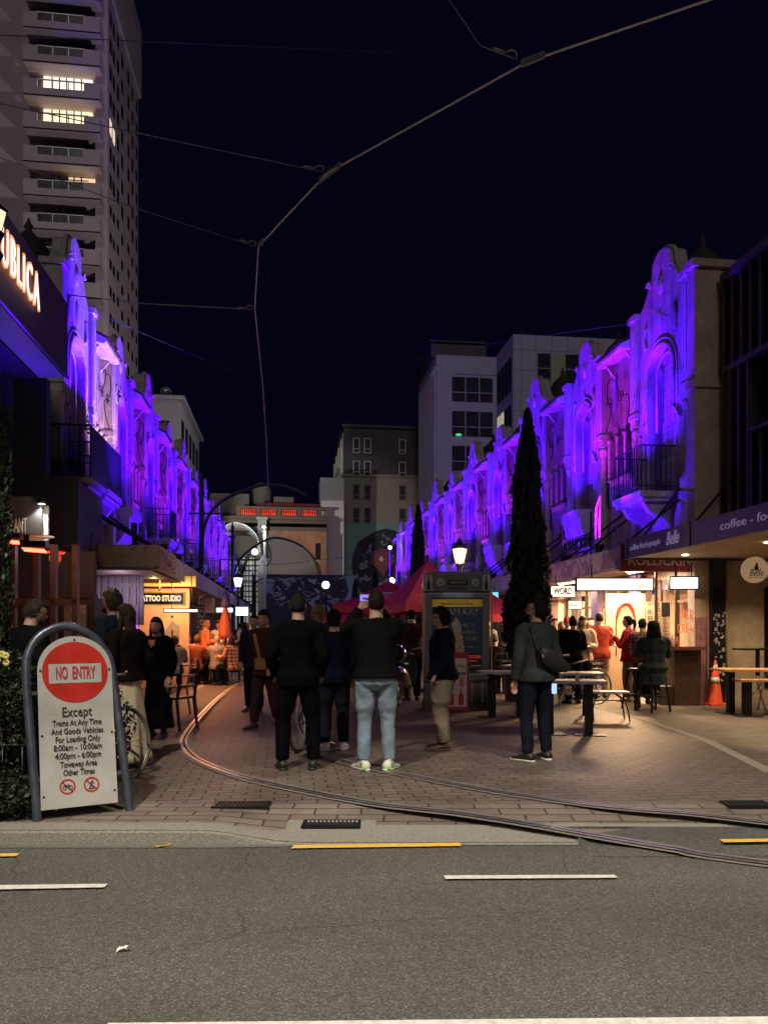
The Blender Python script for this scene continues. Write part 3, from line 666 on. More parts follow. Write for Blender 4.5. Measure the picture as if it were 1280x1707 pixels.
# gelato counter front: menu board, posters, counter
t = thing('menu_board', 'cream menu board densely covered with handwriting by the ice cream counter', 'menu board', P(1096, 15.9, z=1.3))
c = P(1097, 15.6, z=1.55)
b = MB(lambda x, y, z: c+R_*x+F_*y+ZN*z); b.box(-.24, .24, 0, .03, -.5, .42); b.build('board', mat('menu_paper', (.75, .55, .32), .6, emit=(1, .55, .25), es=.12), t)
b = MB(lambda x, y, z: c+R_*x+F_*y+ZN*z)
for cx in (-.17, -.01, .14):
    for i in range(20):
        if random.random() < .85: z_ = .36-i*.042; b.box(cx-.05, cx-.05+.05+.06*random.random(), -.006, 0, z_, z_+.014)
b.box(.06, .23, -.008, 0, .12, .41); b.build('handwriting', letter_k, t)
text('ICE CREAM', c+R_*-.1+ZN*.385-F_*.002, R_, ZN, .06, mat('red_ink', (.5, .03, .02), .6), t, width=.22)
t = thing('arch_panel', 'cream wall panel painted with a red arch behind the red sweater', 'panel', P(1041, 16.6, z=1.2))
c = P(1042, 16.4, z=1.35); b = MB(lambda x, y, z: c+R_*x+F_*y+ZN*z); b.box(-.42, .42, 0, .04, -1.3, .82); b.build('board', mat('cream_board', (.75, .5, .3), .7), t)
b = MB(lambda x, y, z: c+R_*x+F_*y+ZN*z); pts = [(-.2+.2-.2*cos(a/20*pi), -.01, .2+.42*sin(a/20*pi)) for a in range(21)]; pts = [(-.2, -.01, -.5)]+pts+[(.2, -.01, -.1)]; b.tube(pts, [.012]+[.012+.035*sin(pi*i/20) for i in range(21)]+[.012], 6); b.build('arch', mat('red_paint', (.6, .03, .02), .5), t)
t = thing('shop_wall', 'warm plaster wall and posts of the ice cream shop front', 'wall', P(1080, 17, z=0))
b = MB(); b.box(7.5, 7.6, 15.9, 16.3, 0, 2.6); b.box(7.45, 7.6, 17.9, 18.3, 0, 2.6); b.build('posts', mat('purple_post', (.12, .08, .2), .5), t)
# string of tiny lights
b = MB()
for i in range(14):
    z_ = 2.1-i*.085; c = P(1062+5*sin(i*1.8), 15.7, z=z_); b.sph(c, .008, n=6, m=5)
tag(b.build('fairy_lights', emis('fairy_bulb', (1, .8, .5), 12)), 'hanging string of tiny warm bulbs left of the menu board', 'string lights')
# counter with window
t = thing('service_counter', 'dark wooden service counter at the shop corner', 'counter', P(1128, 14.3))
b = MB(lambda x, y, z: P(1128, 14.2)+R_*x+F_*y+ZN*z); b.box(-.55, .48, -.12, .55, 1.03, 1.09); b.build('countertop', mat('counter_top', (.12, .05, .04), .25), t)
b = MB(lambda x, y, z: P(1128, 14.2)+R_*x+F_*y+ZN*z); b.box(-.05, .44, 0, .5, 0, 1.03); b.box(-.28, -.05, .05, .5, .0, .35); b.build('base', darkwood, t)
t = thing('corner_window', 'glazed corner with red writing above the service counter', 'window', P(1138, 14.3, z=1.1))
b = MB(lambda x, y, z: P(1136, 14.5)+R_*x+F_*y+ZN*z); b.box(-.50, -.46, 0, .05, 1.1, 2.5).box(-.12, -.09, 0, .05, 1.1, 2.5); b.box(.43, .47, 0, .05, 1.1, 2.5); b.build('frame', darkwood, t)
b = MB(lambda x, y, z: P(1136, 14.5)+R_*x+F_*y+ZN*z); b.add([(-.46, .03, 1.1), (.43, .03, 1.1), (.43, .03, 2.5), (-.46, .03, 2.5)], [(0,1,2,3)]); b.build('pane', glass, t)
for s_, z_, w_ in (('ICE', 1.68, .2), ('CREAM', 1.42, .38)): text(s_, P(1145, 14.45, z=z_), R_, ZN, .24, mat('orange_ink', (.8, .12, .03), .5, emit=(1, .15, .03), es=.15), t, width=w_)
def jar(u, D, z, h, col, label):
    c = P(u, D, z=z); tt = thing('bottle', label, 'bottle', c)
    b = MB(); b.lathe(c, [(.035, 0), (.04, .01), (.04, h*.6), (.015, h*.8), (.015, h), (.0, h+.001)], 10); b.build('glass_body', mat('bottle_'+str(len(MATS)), col, .15, spec=.7), tt)
jar(1120, 14.3, 1.09, .22, (.5, .45, .35), 'clear bottle on the counter, nearer its middle'); jar(1128, 14.3, 1.09, .18, (.4, .1, .08), 'short amber bottle right of the clear one on the counter')
t = thing('flower_pot', 'dark flowers in a pot at the end of the service counter', 'plant', P(1113, 14.2, z=1.09)); c = P(1113, 14.2, z=1.09)
b = MB(); b.lathe(c, [(.05, 0), (.07, .1), (.06, .1)], 10); b.build('pot', darkwood, t)
b = MB()
for i in range(90):
    q = c+Vector((random.gauss(0, .06), random.gauss(0, .06), .17+random.gauss(0, .05))); a = Vector((random.random()-.5, random.random()-.5, random.random()-.5))*.05; e_ = Vector((random.random()-.5, random.random()-.5, random.random()-.5))*.05; b.add([q, q+a, q+e_], [(0,1,2)])
b.build('foliage', mat('red_flower', (.2, .02, .03), .7, var=.6), t)
# neon-like sign brackets above the awning
t = thing('neon_sign', 'unlit framed letters standing on the awning in violet light', 'sign', (6.4, 16.2, 3.0))
b = MB(); b.tube([(6.35, 15.6, 3.0), (6.35, 15.6, 3.9)], .02, 5); b.tube([(6.35, 17.2, 3.0), (6.35, 17.2, 3.7)], .02, 5); b.tube([(6.35, 15.4, 3.1), (6.35, 17.4, 3.1)], .02, 5); b.tube([(6.35, 15.4, 3.45), (6.35, 17.4, 3.45)], .015, 5); b.build('frame', black, t)
text('ROLLICKIN', (6.34, 16.45, 3.28), -YN, ZN, .36, black, t, ext=.02, width=1.6)
b = MB(); b.tube([(6.35, 15.35, 3.3), (6.3, 15.2, 3.9), (6.35, 15.1, 4.15), (6.3, 15.0, 3.8), (6.35, 15.15, 3.3)], .018, 6); b.build('neon_tube', emis('magenta_neon', (.8, .05, .6), .8), t)
# ------------------------------------------------------------------ dark clad building with awning (right edge)
t = thing('clad_building', 'dark ribbed metal clad building above the purple awning at the right edge', 'building', (8, 9, 0))
clad = mat('dark_cladding', (.075, .055, .055), .45, .2, var=.2, bump=.2)
b = MB(); b.box(8.12, 16, 3.2, 13.45, 6.2, 7.9); b.box(8.12, 16, 3.2, 13.45, 3.1, 4.2); b.box(8.12, 16, 12.6, 13.45, 4.2, 6.2); b.box(8.9, 16, 3.2, 12.6, 4.2, 6.2); b.build('wall', clad, t)
b = MB(); b.box(7.98, 8.14, 3.2, 13.45, 7.86, 8.02); b.box(8.0, 8.14, 3.2, 13.45, 6.16, 6.26); b.box(8.0, 8.14, 3.2, 12.6, 4.86, 4.93); b.box(7.98, 8.14, 3.2, 13.45, 3.1, 3.2); b.build('trim', mat('clad_trim', (.10, .07, .07), .4, .3), t)
b = MB()
y = 3.3
while y < 13.4: b.box(8.01, 8.13, y, y+.05, 6.26, 7.86); y += .28
y = 12.62
while y < 13.45: b.box(8.01, 8.13, y, y+.05, 3.2, 6.16); y += .28
y = 3.3
while y < 12.6: b.box(8.02, 8.12, y, y+.05, 3.2, 4.86); y += .28
b.build('ribs', clad, t)
b = MB(); b.box(8.86, 8.89, 3.2, 12.6, 4.2, 6.2); wn = b.build('window', winglass, t)
b = MB(); 
for y in (11.4, 9.6, 7.8, 6.0): b.box(8.78, 8.88, y-.04, y+.04, 4.2, 6.2)
b.box(8.79, 8.88, 3.2, 12.6, 5.55, 5.62); b.build('frame', black, wn)
t = thing('purple_awning', 'purple fronted awning lettered coffee and Belle, lit from beneath', 'awning', (6.2, 9, 2.7))
b = MB(); b.box(6.16, 6.20, 4.0, 13.55, 2.70, 3.06); b.build('fascia', mat('purple_fascia', (.10, .055, .22), .5, bump=.2), t)
b = MB(); b.box(6.20, 12, 4.0, 13.60, 2.74, 2.80); b.build('soffit', mat('cream_soffit', (.55, .46, .34), .7, bump=.2), t)
b = MB(); b.box(6.20, 12, 13.55, 13.62, 2.70, 3.05); b.box(6.22, 8.1, 4, 13.5, 2.95, 3.0); b.build('cap', clad, t)
for y in (11.25, 13.45-.0, 9.0):
    b = MB(); b.box(6.145, 6.165, y-.05, y+.05, 2.69, 3.07); b.build('joint', black, t)
lav = mat('lavender_lettering', (.55, .5, .7), .5, emit=(.55, .45, .9), es=.18)
text('coffee-food-people', (6.15, 12.72, 2.88), -YN, ZN, .15, lav, t, width=1.15)
text('Belle', (6.15, 11.75, 2.88), -YN, ZN, .30, lav, t, width=.42, shear=.4, bold=.004)
text('coffee - food - people', (6.15, 9.2, 2.88), -YN, ZN, .17, lav, t, width=2.3)
for i, (x, y) in enumerate(((7.0, 12.9), (7.25, 10.9), (8.6, 12.3), (9.2, 10.4), (7.3, 8.6))):
    b = MB(); b.lathe((x, y, 2.722), [(.055, 0), (.055, .012), (0, .013)], 14); b.build('downlight', emis('downlight_lens', (1, .8, .5), 14), t)
    lamp('SPOT', (x, y, 2.70), 190, (1, .72, .42), t, aim=(x-.15, y-.1, 0), size=.04, spot=radians(125), blend=.9)
b = MB(); b.tube([(7.72, 14.25, 4.3), (6.4, 13.4, 3.05)], .025, 6); b.build('tie_rod', black, t); b = MB(); b.tube([(8.0, 13.0, 4.2), (6.4, 11.6, 3.05)], .022, 6); b.build('tie_rod', black, t)
# back wall under it (faces the road)
t = thing('cafe_wall', 'plain putty coloured wall with dark doorway under the purple awning', 'wall', P(1230, 14.6))
b = MB(lambda x, y, z: Vector((7.9, 13.62, 0))+Vector((x, y, z))); b.box(.30, 6, 0, .2, 0, 2.74); b.box(.30, 6, -.02, 0, 0, .3); b.build('wall', mat('putty_wall', (.25, .2, .15), .7, var=.25, scale=2, bump=.3), t)
b = MB(lambda x, y, z: Vector((7.9, 13.62, 0))+Vector((x, y, z))); b.box(1.05, 1.5, -.06, -.02, 0.3, 2.2); b.build('door', black, t)
b = MB(lambda x, y, z: Vector((7.9, 13.62, 0))+Vector((x, y, z))); b.box(1.2, 1.28, -.075, -.062, 1.3, 2.0); b.build('door_glass', mat('dim_glass', (.12, .09, .06), .2), t)
b = MB(); 
b.tube([(8.12, 13.5, .3), (8.12, 13.5, 2.7)], .035, 8); b.build('downpipe', MATS['putty_wall'], t)
t = thing('stickered_post', 'dark post pasted with torn posters behind the traffic cone', 'post', P(1182, 14.45))
b = MB(); b.box(7.84, 8.10, 13.46, 13.60, 0, 2.7); b.build('post', black, t)
b = MB()
for i in range(60):
    x = 7.85+random.random()*.2; z = .4+random.random()*1.3; s_ = .02+random.random()*.03; b.box(x, x+s_, 13.448, 13.459, z, z+s_*(.6+random.random()))
b.build('stickers', mat('pale_stickers', (.4, .36, .34), .6, var=.8, scale=30), t)
t = thing('round_sign', 'round cream projecting sign lettered Belle with a small bird', 'sign', P(1257, 11.2, z=2.27))
c = P(1257, 11.2, v=950); b = MB(); b.lathe(c, [(0.001, -.04), (.185, -.04), (.19, -.03), (.19, .03), (.185, .04), (.001, .04)], 36, (R_, ZN, -F_)); b.build('disc', mat('cream_sign', (.75, .55, .32), .5, emit=(1, .65, .35), es=.22, var=.04), t)
text('Belle', c+ZN*-.045-F_*.04, R_, ZN, .15, letter_k, t, width=.2, shear=.35)
text('COFFEE . FOOD . PEOPLE', c+ZN*-.115-F_*.04, R_, ZN, .02, letter_k, t, width=.24)
b = MB(lambda x, y, z: c-F_*.045+R_*x+ZN*z+F_*y); b.prism([(-.02, -.01), (.03, -.01), (.035, .04), (.02, .07), (.03, .085), (.015, .1), (-.005, .09), (-.01, .06), (-.025, .03)], lambda x, z: (x, 0, z), lambda x, z: (x, .006, z)); b.build('bird', mat('brown_ink', (.12, .04, .02), .6), t)
b = MB(); b.bar(c+R_*.18, c+R_*.5, .03); b.build('bracket', black, t)
# ================================================================== LEFT CORNER BUILDING
t = thing('corner_restaurant', 'dark restaurant building with overhanging parapet at the left edge', 'building', (-5, 10, 0))
b = MB(); b.box(-4.3, -3.6, 2.5, 13.25, 5.58, 6.78); b.box(-12, -4.3, 2.5, 13.2, 5.9, 6.7); b.build('parapet', mat('dark_purple_render', (.10, .07, .10), .6, var=.15, bump=.2), t)
b = MB(); b.box(-12, -6.0, 2.5, 13.1, 3.2, 5.9); b.box(-6.0, -4.4, 12.9, 13.2, 0, 5.9); b.box(-4.9, -3.95, 13.3, 13.5, 3.95, 5.56); b.box(-4.42, -3.45, 13.3, 13.55, 2.42, 3.95); b.box(-4.40, -3.5, 13.35, 15.2, 2.45, 3.9); b.build('wall', darkwall, t)  # small box under the parapet is added to black out the lit pilaster behind
b = MB(); b.box(-3.62, -3.585, 2.5, 13.27, 5.55, 5.58); b.build('soffit_edge', galv, t)
b = MB(); b.bar((-4.6, 12.9, 0), (-4.6, 12.9, 5.85), .14); b.box(-6.0, -4.42, 2.5, 12.9, 4.35, 4.5); b.build('floor_edge', darkwall, t)
b = MB()
for i in range(26):
    y = 9.0+random.random()*2.9; b.add([(-4.2, y-1, 5.6), (-4.2, y-.9, 5.6), (-4.12+random.random()*.1, y-.9+random.random()*.3, 4.3), (-4.2, y-1+random.random()*.2, 4.25)], [(0,1,2,3)])
b.build('plastic_strips', glass_mat('clear_plastic', (.7, .7, .8), .25, .12), t)
b = MB(); b.box(-6, -4.06, 2.5, 13.2, 5.50, 5.576); b.build('shaded_inner_soffit', darkwall, t)  # inner part coloured dark to stand in for the light falling off
b = MB(); b.box(-4.05, -3.64, 2.5, 13.2, 5.54, 5.578); b.build('soffit', mat('pale_soffit', (.4, .38, .4), .6), t)
lamp('SPOT', (-4.3, 12.7, 4.6), 45, BLUE, t, aim=(-3.9, 12.2, 5.7), size=.05, spot=2.3, blend=.6)
lamp('SPOT', (-4.9, 9.5, 4.7), 30, BLUE, t, aim=(-5.1, 10.5, 7), size=.1, spot=1.8)
t = thing('restaurant_sign', 'glowing halo lit letters PUBLICA on the dark parapet', 'sign', (-3.6, 10, 6.3))
def Ly(u, X):   # Y where the ray at pixel column u meets the plane of that X
    k = (u-640)/F_PX; return X*(CT-k*ST)/(ST+k*CT)
yA, yB = Ly(-14, -3.57), Ly(63, -3.57)
halo = emis('halo_letter', (1.0, .90, .95), 1.6); orng = emis('orange_neon', (1, .36, .10), 1.0)
text('PUBLICA', (-3.57, (yA+yB)/2, 6.20), YN, ZN, .70, halo, t, name='letters', width=(yB-yA)*.96, ext=.006, push=.034, bold=-.010, sp=1.25)
text('PUBLICA', (-3.57, (yA+yB)/2+.02, 6.21), YN, ZN, .74, orng, t, name='letter_edge', width=(yB-yA)*.98, ext=.012, bold=.010, push=.022, sp=1.25)
for k in range(4): lamp('POINT', (-3.48, yB-.2-k*.4, 6.28), 1.2, (.75, .7, 1), t, size=.25)
# canopy, heaters, restaurant board
t = thing('restaurant_canopy', 'dark sloping canopy with the white lettering RESTAURANT at the left', 'canopy', (-4.0, 9, 2.6))
b = MB(); b.prism([(-5.6, 3.05), (-3.9, 2.62), (-3.9, 2.5), (-5.6, 2.9)], lambda x, z: (x, 4.5, z), lambda x, z: (x, 11.4, z)); b.build('roof', darkwall, t)
b = MB(lambda x, y, z: P(20, 9.8)+R_*x+F_*y+ZN*z); b.box(-1.0, .38, 0, .05, 2.62, 3.1); b.build('signboard', mat('slate_board', (.09, .085, .085), .5, var=.2), t)
text('RESTAURANT', P(13, 9.78, z=2.72), R_, ZN, .27, letter_w, t, width=.50, bold=.002)
b = MB(lambda x, y, z: P(65, 9.9)+R_*x+F_*y+ZN*z); b.box(-.12, .12, 0, .04, 2.55, 3.0); b.build('lit_panel', mat('white_render', (.6, .6, .55), .8, bump=.5), t)
t = thing('wall_lamp', 'white downlight washing a small rendered panel beside RESTAURANT lettering', 'lamp', P(70, 9.7, z=2.97))
b = MB(); c = P(70, 9.75, z=3.0); b.lathe(c, [(.001, 0), (.05, 0), (.045, .06), (.001, .07)], 12); b.build('shade', black, t)
b = MB(); b.lathe(c-ZN*.004, [(.001, 0), (.042, 0), (.001, .003)], 12); b.build('lens', emis('cool_lens', (1, 1, .92), 14), t)
lamp('SPOT', c-ZN*.02, 22, (1, 1, .88), t, aim=P(62, 9.85, z=2.4), size=.02, spot=1.7, blend=.6)
b = MB(); c = P(72, 9.5, v=895); b.sph(c, .14, .1, .02, 16, 7); tag(b.build('wall_light_disc', mat('pale_disc', (.7, .72, .65), .4)), 'pale oval light fitting sticking out below the white wall panel', 'light fitting')
for k, (u, v, lab) in enumerate(((16, 903, 'glowing red patio heater at the left edge of the canopy'), (58, 917, 'glowing red patio heater under the canopy near the wall lamp'))):
    D = 9.3-k*.3; c = P(u, D, v); tt = thing('patio_heater', lab, 'heater', c, group='patio heaters')
    b = MB(lambda x, y, z: c+R_*x+F_*y+ZN*z); b.box(-.15, .15, -.05, .06, .03, .10); b.build('housing', black, tt)
    b = MB(lambda x, y, z: c+R_*x+F_*y+ZN*z)
    for j in range(3): b.tube([(-.13, -.03+.03*j, .02-.012*j), (.13, -.03+.03*j, .0-.012*j)], .009, 6)
    b.build('element', emis('heater_glow', (1, .07, .03), 9), tt)
    lamp('POINT', c-ZN*.08, 1.2, (1, .12, .05), tt, size=.08)
# shop joinery below the canopy
t = thing('restaurant_facade', 'brown timber folding doors and posts of the restaurant', 'shopfront', P(30, 9.6))
b = MB(lambda x, y, z: P(60, 9.9)+R_*x+F_*y+ZN*z)
for x in (-.55, -.3, .0, .22, .5): b.box(x-.035, x+.035, 0, .08, 0, 2.5)
b.box(-.6, .52, 0, .078, 1.72, 1.8); b.box(-.6, .52, 0.01, .076, .8, .88); b.build('timber_frame', mat('red_brown_timber', (.075, .03, .02), .45, var=.3, scale=8), t)
b = MB(lambda x, y, z: P(60, 9.9)+R_*x+F_*y+ZN*z); b.add([(-.6, .05, .1), (.5, .05, .1), (.5, .05, 2.5), (-.6, .05, 2.5)], [(0,1,2,3)]); b.build('glazing', glass, t)
b = MB(lambda x, y, z: P(60, 11.8)+R_*x+F_*y+ZN*z); b.box(-2, .9, 0, .1, 0, 2.6); b.build('inner_wall', mat('dim_brown_wall', (.06, .03, .022), .7, var=.4), t)
lamp('POINT', P(20, 10.8, z=2.1), 3, (1, .5, .3), t, size=.1)
t = thing('welcome_board', 'dark red board with tall pale lettering WELCOME TO', 'sign', P(120, 12.2, z=2.2))
c = P(121, 12.3, v=971); b = MB(lambda x, y, z: c+R_*x+F_*y+ZN*z); b.box(-.34, .34, 0, .04, -.22, .22); b.build('board', mat('dark_red_board', (.16, .035, .035), .6, var=.2), t)
text('WELCOME TO', c, R_, ZN, .34, mat('cream_paint', (.62, .5, .42), .6, var=.2, scale=20), t, width=.62, bold=.003)
b = MB(lambda x, y, z: c+R_*x+F_*y+ZN*z); b.bar((-.3, .05, .2), (-.3, .05, .8), .03); b.build('hanger', black, t)
b = MB(lambda x, y, z: c+R_*x+F_*y+ZN*z); b.bar((.3, .05, .2), (.3, .05, .8), .03); b.build('hanger', black, t)
t = thing('timber_booth', 'dark brown timber booth with a framed poster below WELCOME TO', 'booth', P(122, 11.6))
c = P(122, 11.6); b = MB(lambda x, y, z: c+R_*x+F_*y+ZN*z); b.box(-.45, .32, 0, .06, 0, 1.92); b.box(-.48, .34, -.03, .1, 1.88, 1.94); b.box(.26, .34, -.02, .9, 0, 1.88); b.build('body', mat('booth_timber', (.05, .02, .015), .5, var=.3, scale=8, bump=.2), t)
b = MB(lambda x, y, z: c+R_*x+F_*y+ZN*z); b.box(-.15, .24, -.02, 0, 1.15, 1.80); b.build('poster_frame', mat('red_brown_timber', (.16, .06, .035)), t)
b = MB(lambda x, y, z: c+R_*x+F_*y+ZN*z); b.box(-.12, .21, -.028, -.02, 1.19, 1.77); b.build('poster', mat('faded_poster', (.36, .22, .16), .6, var=.6, scale=7), t)
# first left balcony with black panel side
t = thing('left_balcony', 'balcony with a solid black front panel over the left awning', 'balcony', (-3.9, 15.5, 4.1))
b = MB(); b.box(-4.3, -3.5, 14.35, 16.75, 4.04, 4.14); b.box(-4.3, -3.6, 14.5, 16.6, 3.9, 4.04); b.build('floor', mat('mauve_plaster', (.35, .28, .3), .7, bump=.3), t)
b = MB(); b.box(-3.53, -3.50, 14.38, 16.75, 4.14, 5.08); b.build('panel', black, t)
b = MB(); b.bar((-3.52, 14.38, 5.08), (-4.3, 14.38, 5.08), .03); b.bar((-3.52, 14.38, 4.4), (-4.3, 14.38, 4.4), .02)
for i in range(5): b.bar((-3.52-.18*i, 14.38, 4.14), (-3.52-.18*i, 14.38, 5.08), .02)
b.build('railing', black, t)
# left awning end
t = thing('awning_end', 'weathered cream awning end board spotted with rust', 'awning', (-3.4, 14.9, 2.8))
b = MB(); b.box(-4.6, -2.40, 14.86, 14.92, 2.52, 2.99); b.box(-2.44, -2.39, 14.92, 17.0, 2.52, 2.99); b.build('board', mat('rusty_cream', (.42, .30, .20), .7, var=.0, scale=3, bump=.4), t)
m = MATS['rusty_cream']; 
b = MB()
for i in range(70):
    x = -4.1+1.68*random.random(); z = (2.53 if random.random() < .6 else 2.9)+random.random()*.06; r = .006+random.random()*.018; b.box(x, x+r*2, 14.852, 14.859, z, z+r)
for i in range(70):
    y = 14.95+2.0*random.random(); z = 2.55+random.random()*.4; r = .008+random.random()*.02; b.box(-2.389, -2.383, y, y+r*2, z, z+r*.8)
b.build('rust_spots', mat('rust', (.07, .03, .02), .9), t)
text('GELATO BAR', (-3.3, 14.858, 2.78), XN, ZN, .10, mat('faded_ink', (.30, .21, .15), .8), t, width=.9)
text('Cnr', (-2.382, 15.9, 2.76), YN, ZN, .3, MATS['faded_ink'], t, width=.9)
b = MB(); b.box(-4.45, -2.5, 14.6, 18.8, 2.5, 2.55); b.build('soffit', mat('brown_soffit', (.14, .08, .06), .7), t)
for q in ([(-4.3, 15.4, 4.0), (-2.6, 15.2, 3.0)], [(-4.3, 17.0, 4.2), (-2.6, 16.7, 3.0)]): b = MB(); b.tube(q, .03, 6); b.build('tie_rod', black, t)
b = MB(); b.tube([(-3.0, 15.8, 2.95), (-3.0, 15.6, 3.5)], .06, 8); b.build('vent_pipe', black, t)
# tattoo sign
c = P(267, 16.9, v=998); t = thing('tattoo_sign', 'black and gold framed hanging sign reading TATTOO STUDIO', 'sign', c)
b = MB(lambda x, y, z: c+R_*x+F_*y+ZN*z); b.box(-.52, .52, 0, .06, -.13, .13); b.build('board', mat('black_gloss', (.015, .012, .01), .3), t)
b = MB(lambda x, y, z: c+R_*x+F_*y+ZN*z); g_ = .03
b.box(-.55, .55, -.02, .08, .12, .15); b.box(-.55, .55, -.02, .08, -.15, -.12); b.box(-.55, -.52, -.02, .08, -.12, .12); b.box(.52, .55, -.02, .08, -.12, .12); b.build('frame', mat('gold_frame', (.55, .33, .06), .35, .6, emit=(1, .6, .12), es=.25), t)
text('TATTOO STUDIO', c, R_, ZN, .17, emis('cream_glow_letter', (1, .8, .5), .9), t, width=.94, bold=.008)
b = MB(); b.bar(c+ZN*.15, c+ZN*.42, .02); b.sph(c+ZN*.2-F_*.05, .04); b.build('hanger', mat('gold_frame', (.5, .3, .1)), t)
lamp('POINT', c-F_*.45+ZN*.35, 7, (1, .7, .3), t, size=.05)
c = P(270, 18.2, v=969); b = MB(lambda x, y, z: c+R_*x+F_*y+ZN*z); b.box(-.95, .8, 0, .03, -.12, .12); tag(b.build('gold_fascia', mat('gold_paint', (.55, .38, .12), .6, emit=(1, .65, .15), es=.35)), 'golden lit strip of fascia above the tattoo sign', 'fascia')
lightbox('white_strip', 'thin white light strip under the tattoo sign', P(303, 17.6, v=1018), .75, .05, R_, '', es=3, col=(1, .9, .85))
t = lightbox('blue_white_sign', 'bright bluish white light box down the left lane', P(404, 27, v=1019), .42, .28, R_, '', es=5, col=(.75, .9, 1))
lightbox('lane_sign', 'bright white oval sign left of the bluish light box', P(375, 24, v=1017), .5, .13, R_, '', es=2.5, col=(.8, .88, 1))
# lit wall with painted figure left
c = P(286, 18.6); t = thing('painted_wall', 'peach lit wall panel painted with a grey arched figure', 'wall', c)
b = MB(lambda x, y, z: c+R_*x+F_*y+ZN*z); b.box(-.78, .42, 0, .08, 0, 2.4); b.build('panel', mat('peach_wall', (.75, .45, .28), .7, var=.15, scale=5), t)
b = MB(lambda x, y, z: c+R_*x+F_*y+ZN*z); b.prism([(-.15, .7), (-.15, 1.2), (-.2, 1.2), (-.1, 1.45), (.03, 1.62), (.1, 1.55), (.2, 1.5), (.2, 1.2), (.16, 1.15), (.2, .7)], lambda x, z: (x, -.008, z), lambda x, z: (x, 0, z)); b.build('painted_figure', mat('grey_paint', (.3, .25, .22), .7), t)
b = MB(lambda x, y, z: c+R_*x+F_*y+ZN*z); b.tube([(-.15, -.02, 1.02), (.22, -.02, 1.02), (.22, -.02, .8), (-.15, -.02, .8), (-.15, -.02, 1.02)], .02, 5); b.tube([(.03, -.02, 1.4), (.03, -.02, 1.02)], .02, 5); b.sph((.02, -.02, 1.72), .03); b.build('black_outline', black, t)
b = MB(lambda x, y, z: P(224, 17.5)+R_*x+F_*y+ZN*z); b.box(-.08, .08, 0, .05, .6, 2.0); tag(b.build('violet_panel', emis('violet_screen', (.5, .12, 1), 1.2)), 'violet glowing door panel behind the curly haired man', 'panel')
b = MB(lambda x, y, z: P(190, 15.8)+R_*x+F_*y+ZN*z)
for i in range(22): b.tube([(-.45+.05*i, .03*sin(i*2), 1.5), (-.45+.05*i, .03*sin(i*2), 2.5)], .028, 6)
tag(b.build('pale_curtain', mat('violet_curtain', (.5, .46, .48), .8)), 'pale pleated curtain behind the heads left of the tattoo sign', 'curtain')
lamp('POINT', P(112, 11.0, z=2.5), 5, (1, .75, .6), t, size=.1)  # unseen warm fill added to light the WELCOME TO board
lamp('POINT', P(200, 14.9, z=2.2), 16, (.8, .65, 1), units[(-1, 0)], size=.1)
lamp('POINT', P(150, 9.0, z=2.45), 26, (1, .72, .5), t, size=.1)
lamp('AREA', P(325, 19.2, z=2.4), 125, (1, .32, .10), units[(-1, 1)], aim=P(330, 19.0, z=0), size=.8)
lamp('AREA', P(290, 17.6, z=2.3), 45, (1, .5, .2), units[(-1, 1)], aim=P(282, 18.6, z=1.2), size=.5)
lamp('AREA', P(372, 21.5, z=2.4), 45, (1, .42, .2), units[(-1, 1)], aim=P(370, 21, z=0), size=.8)
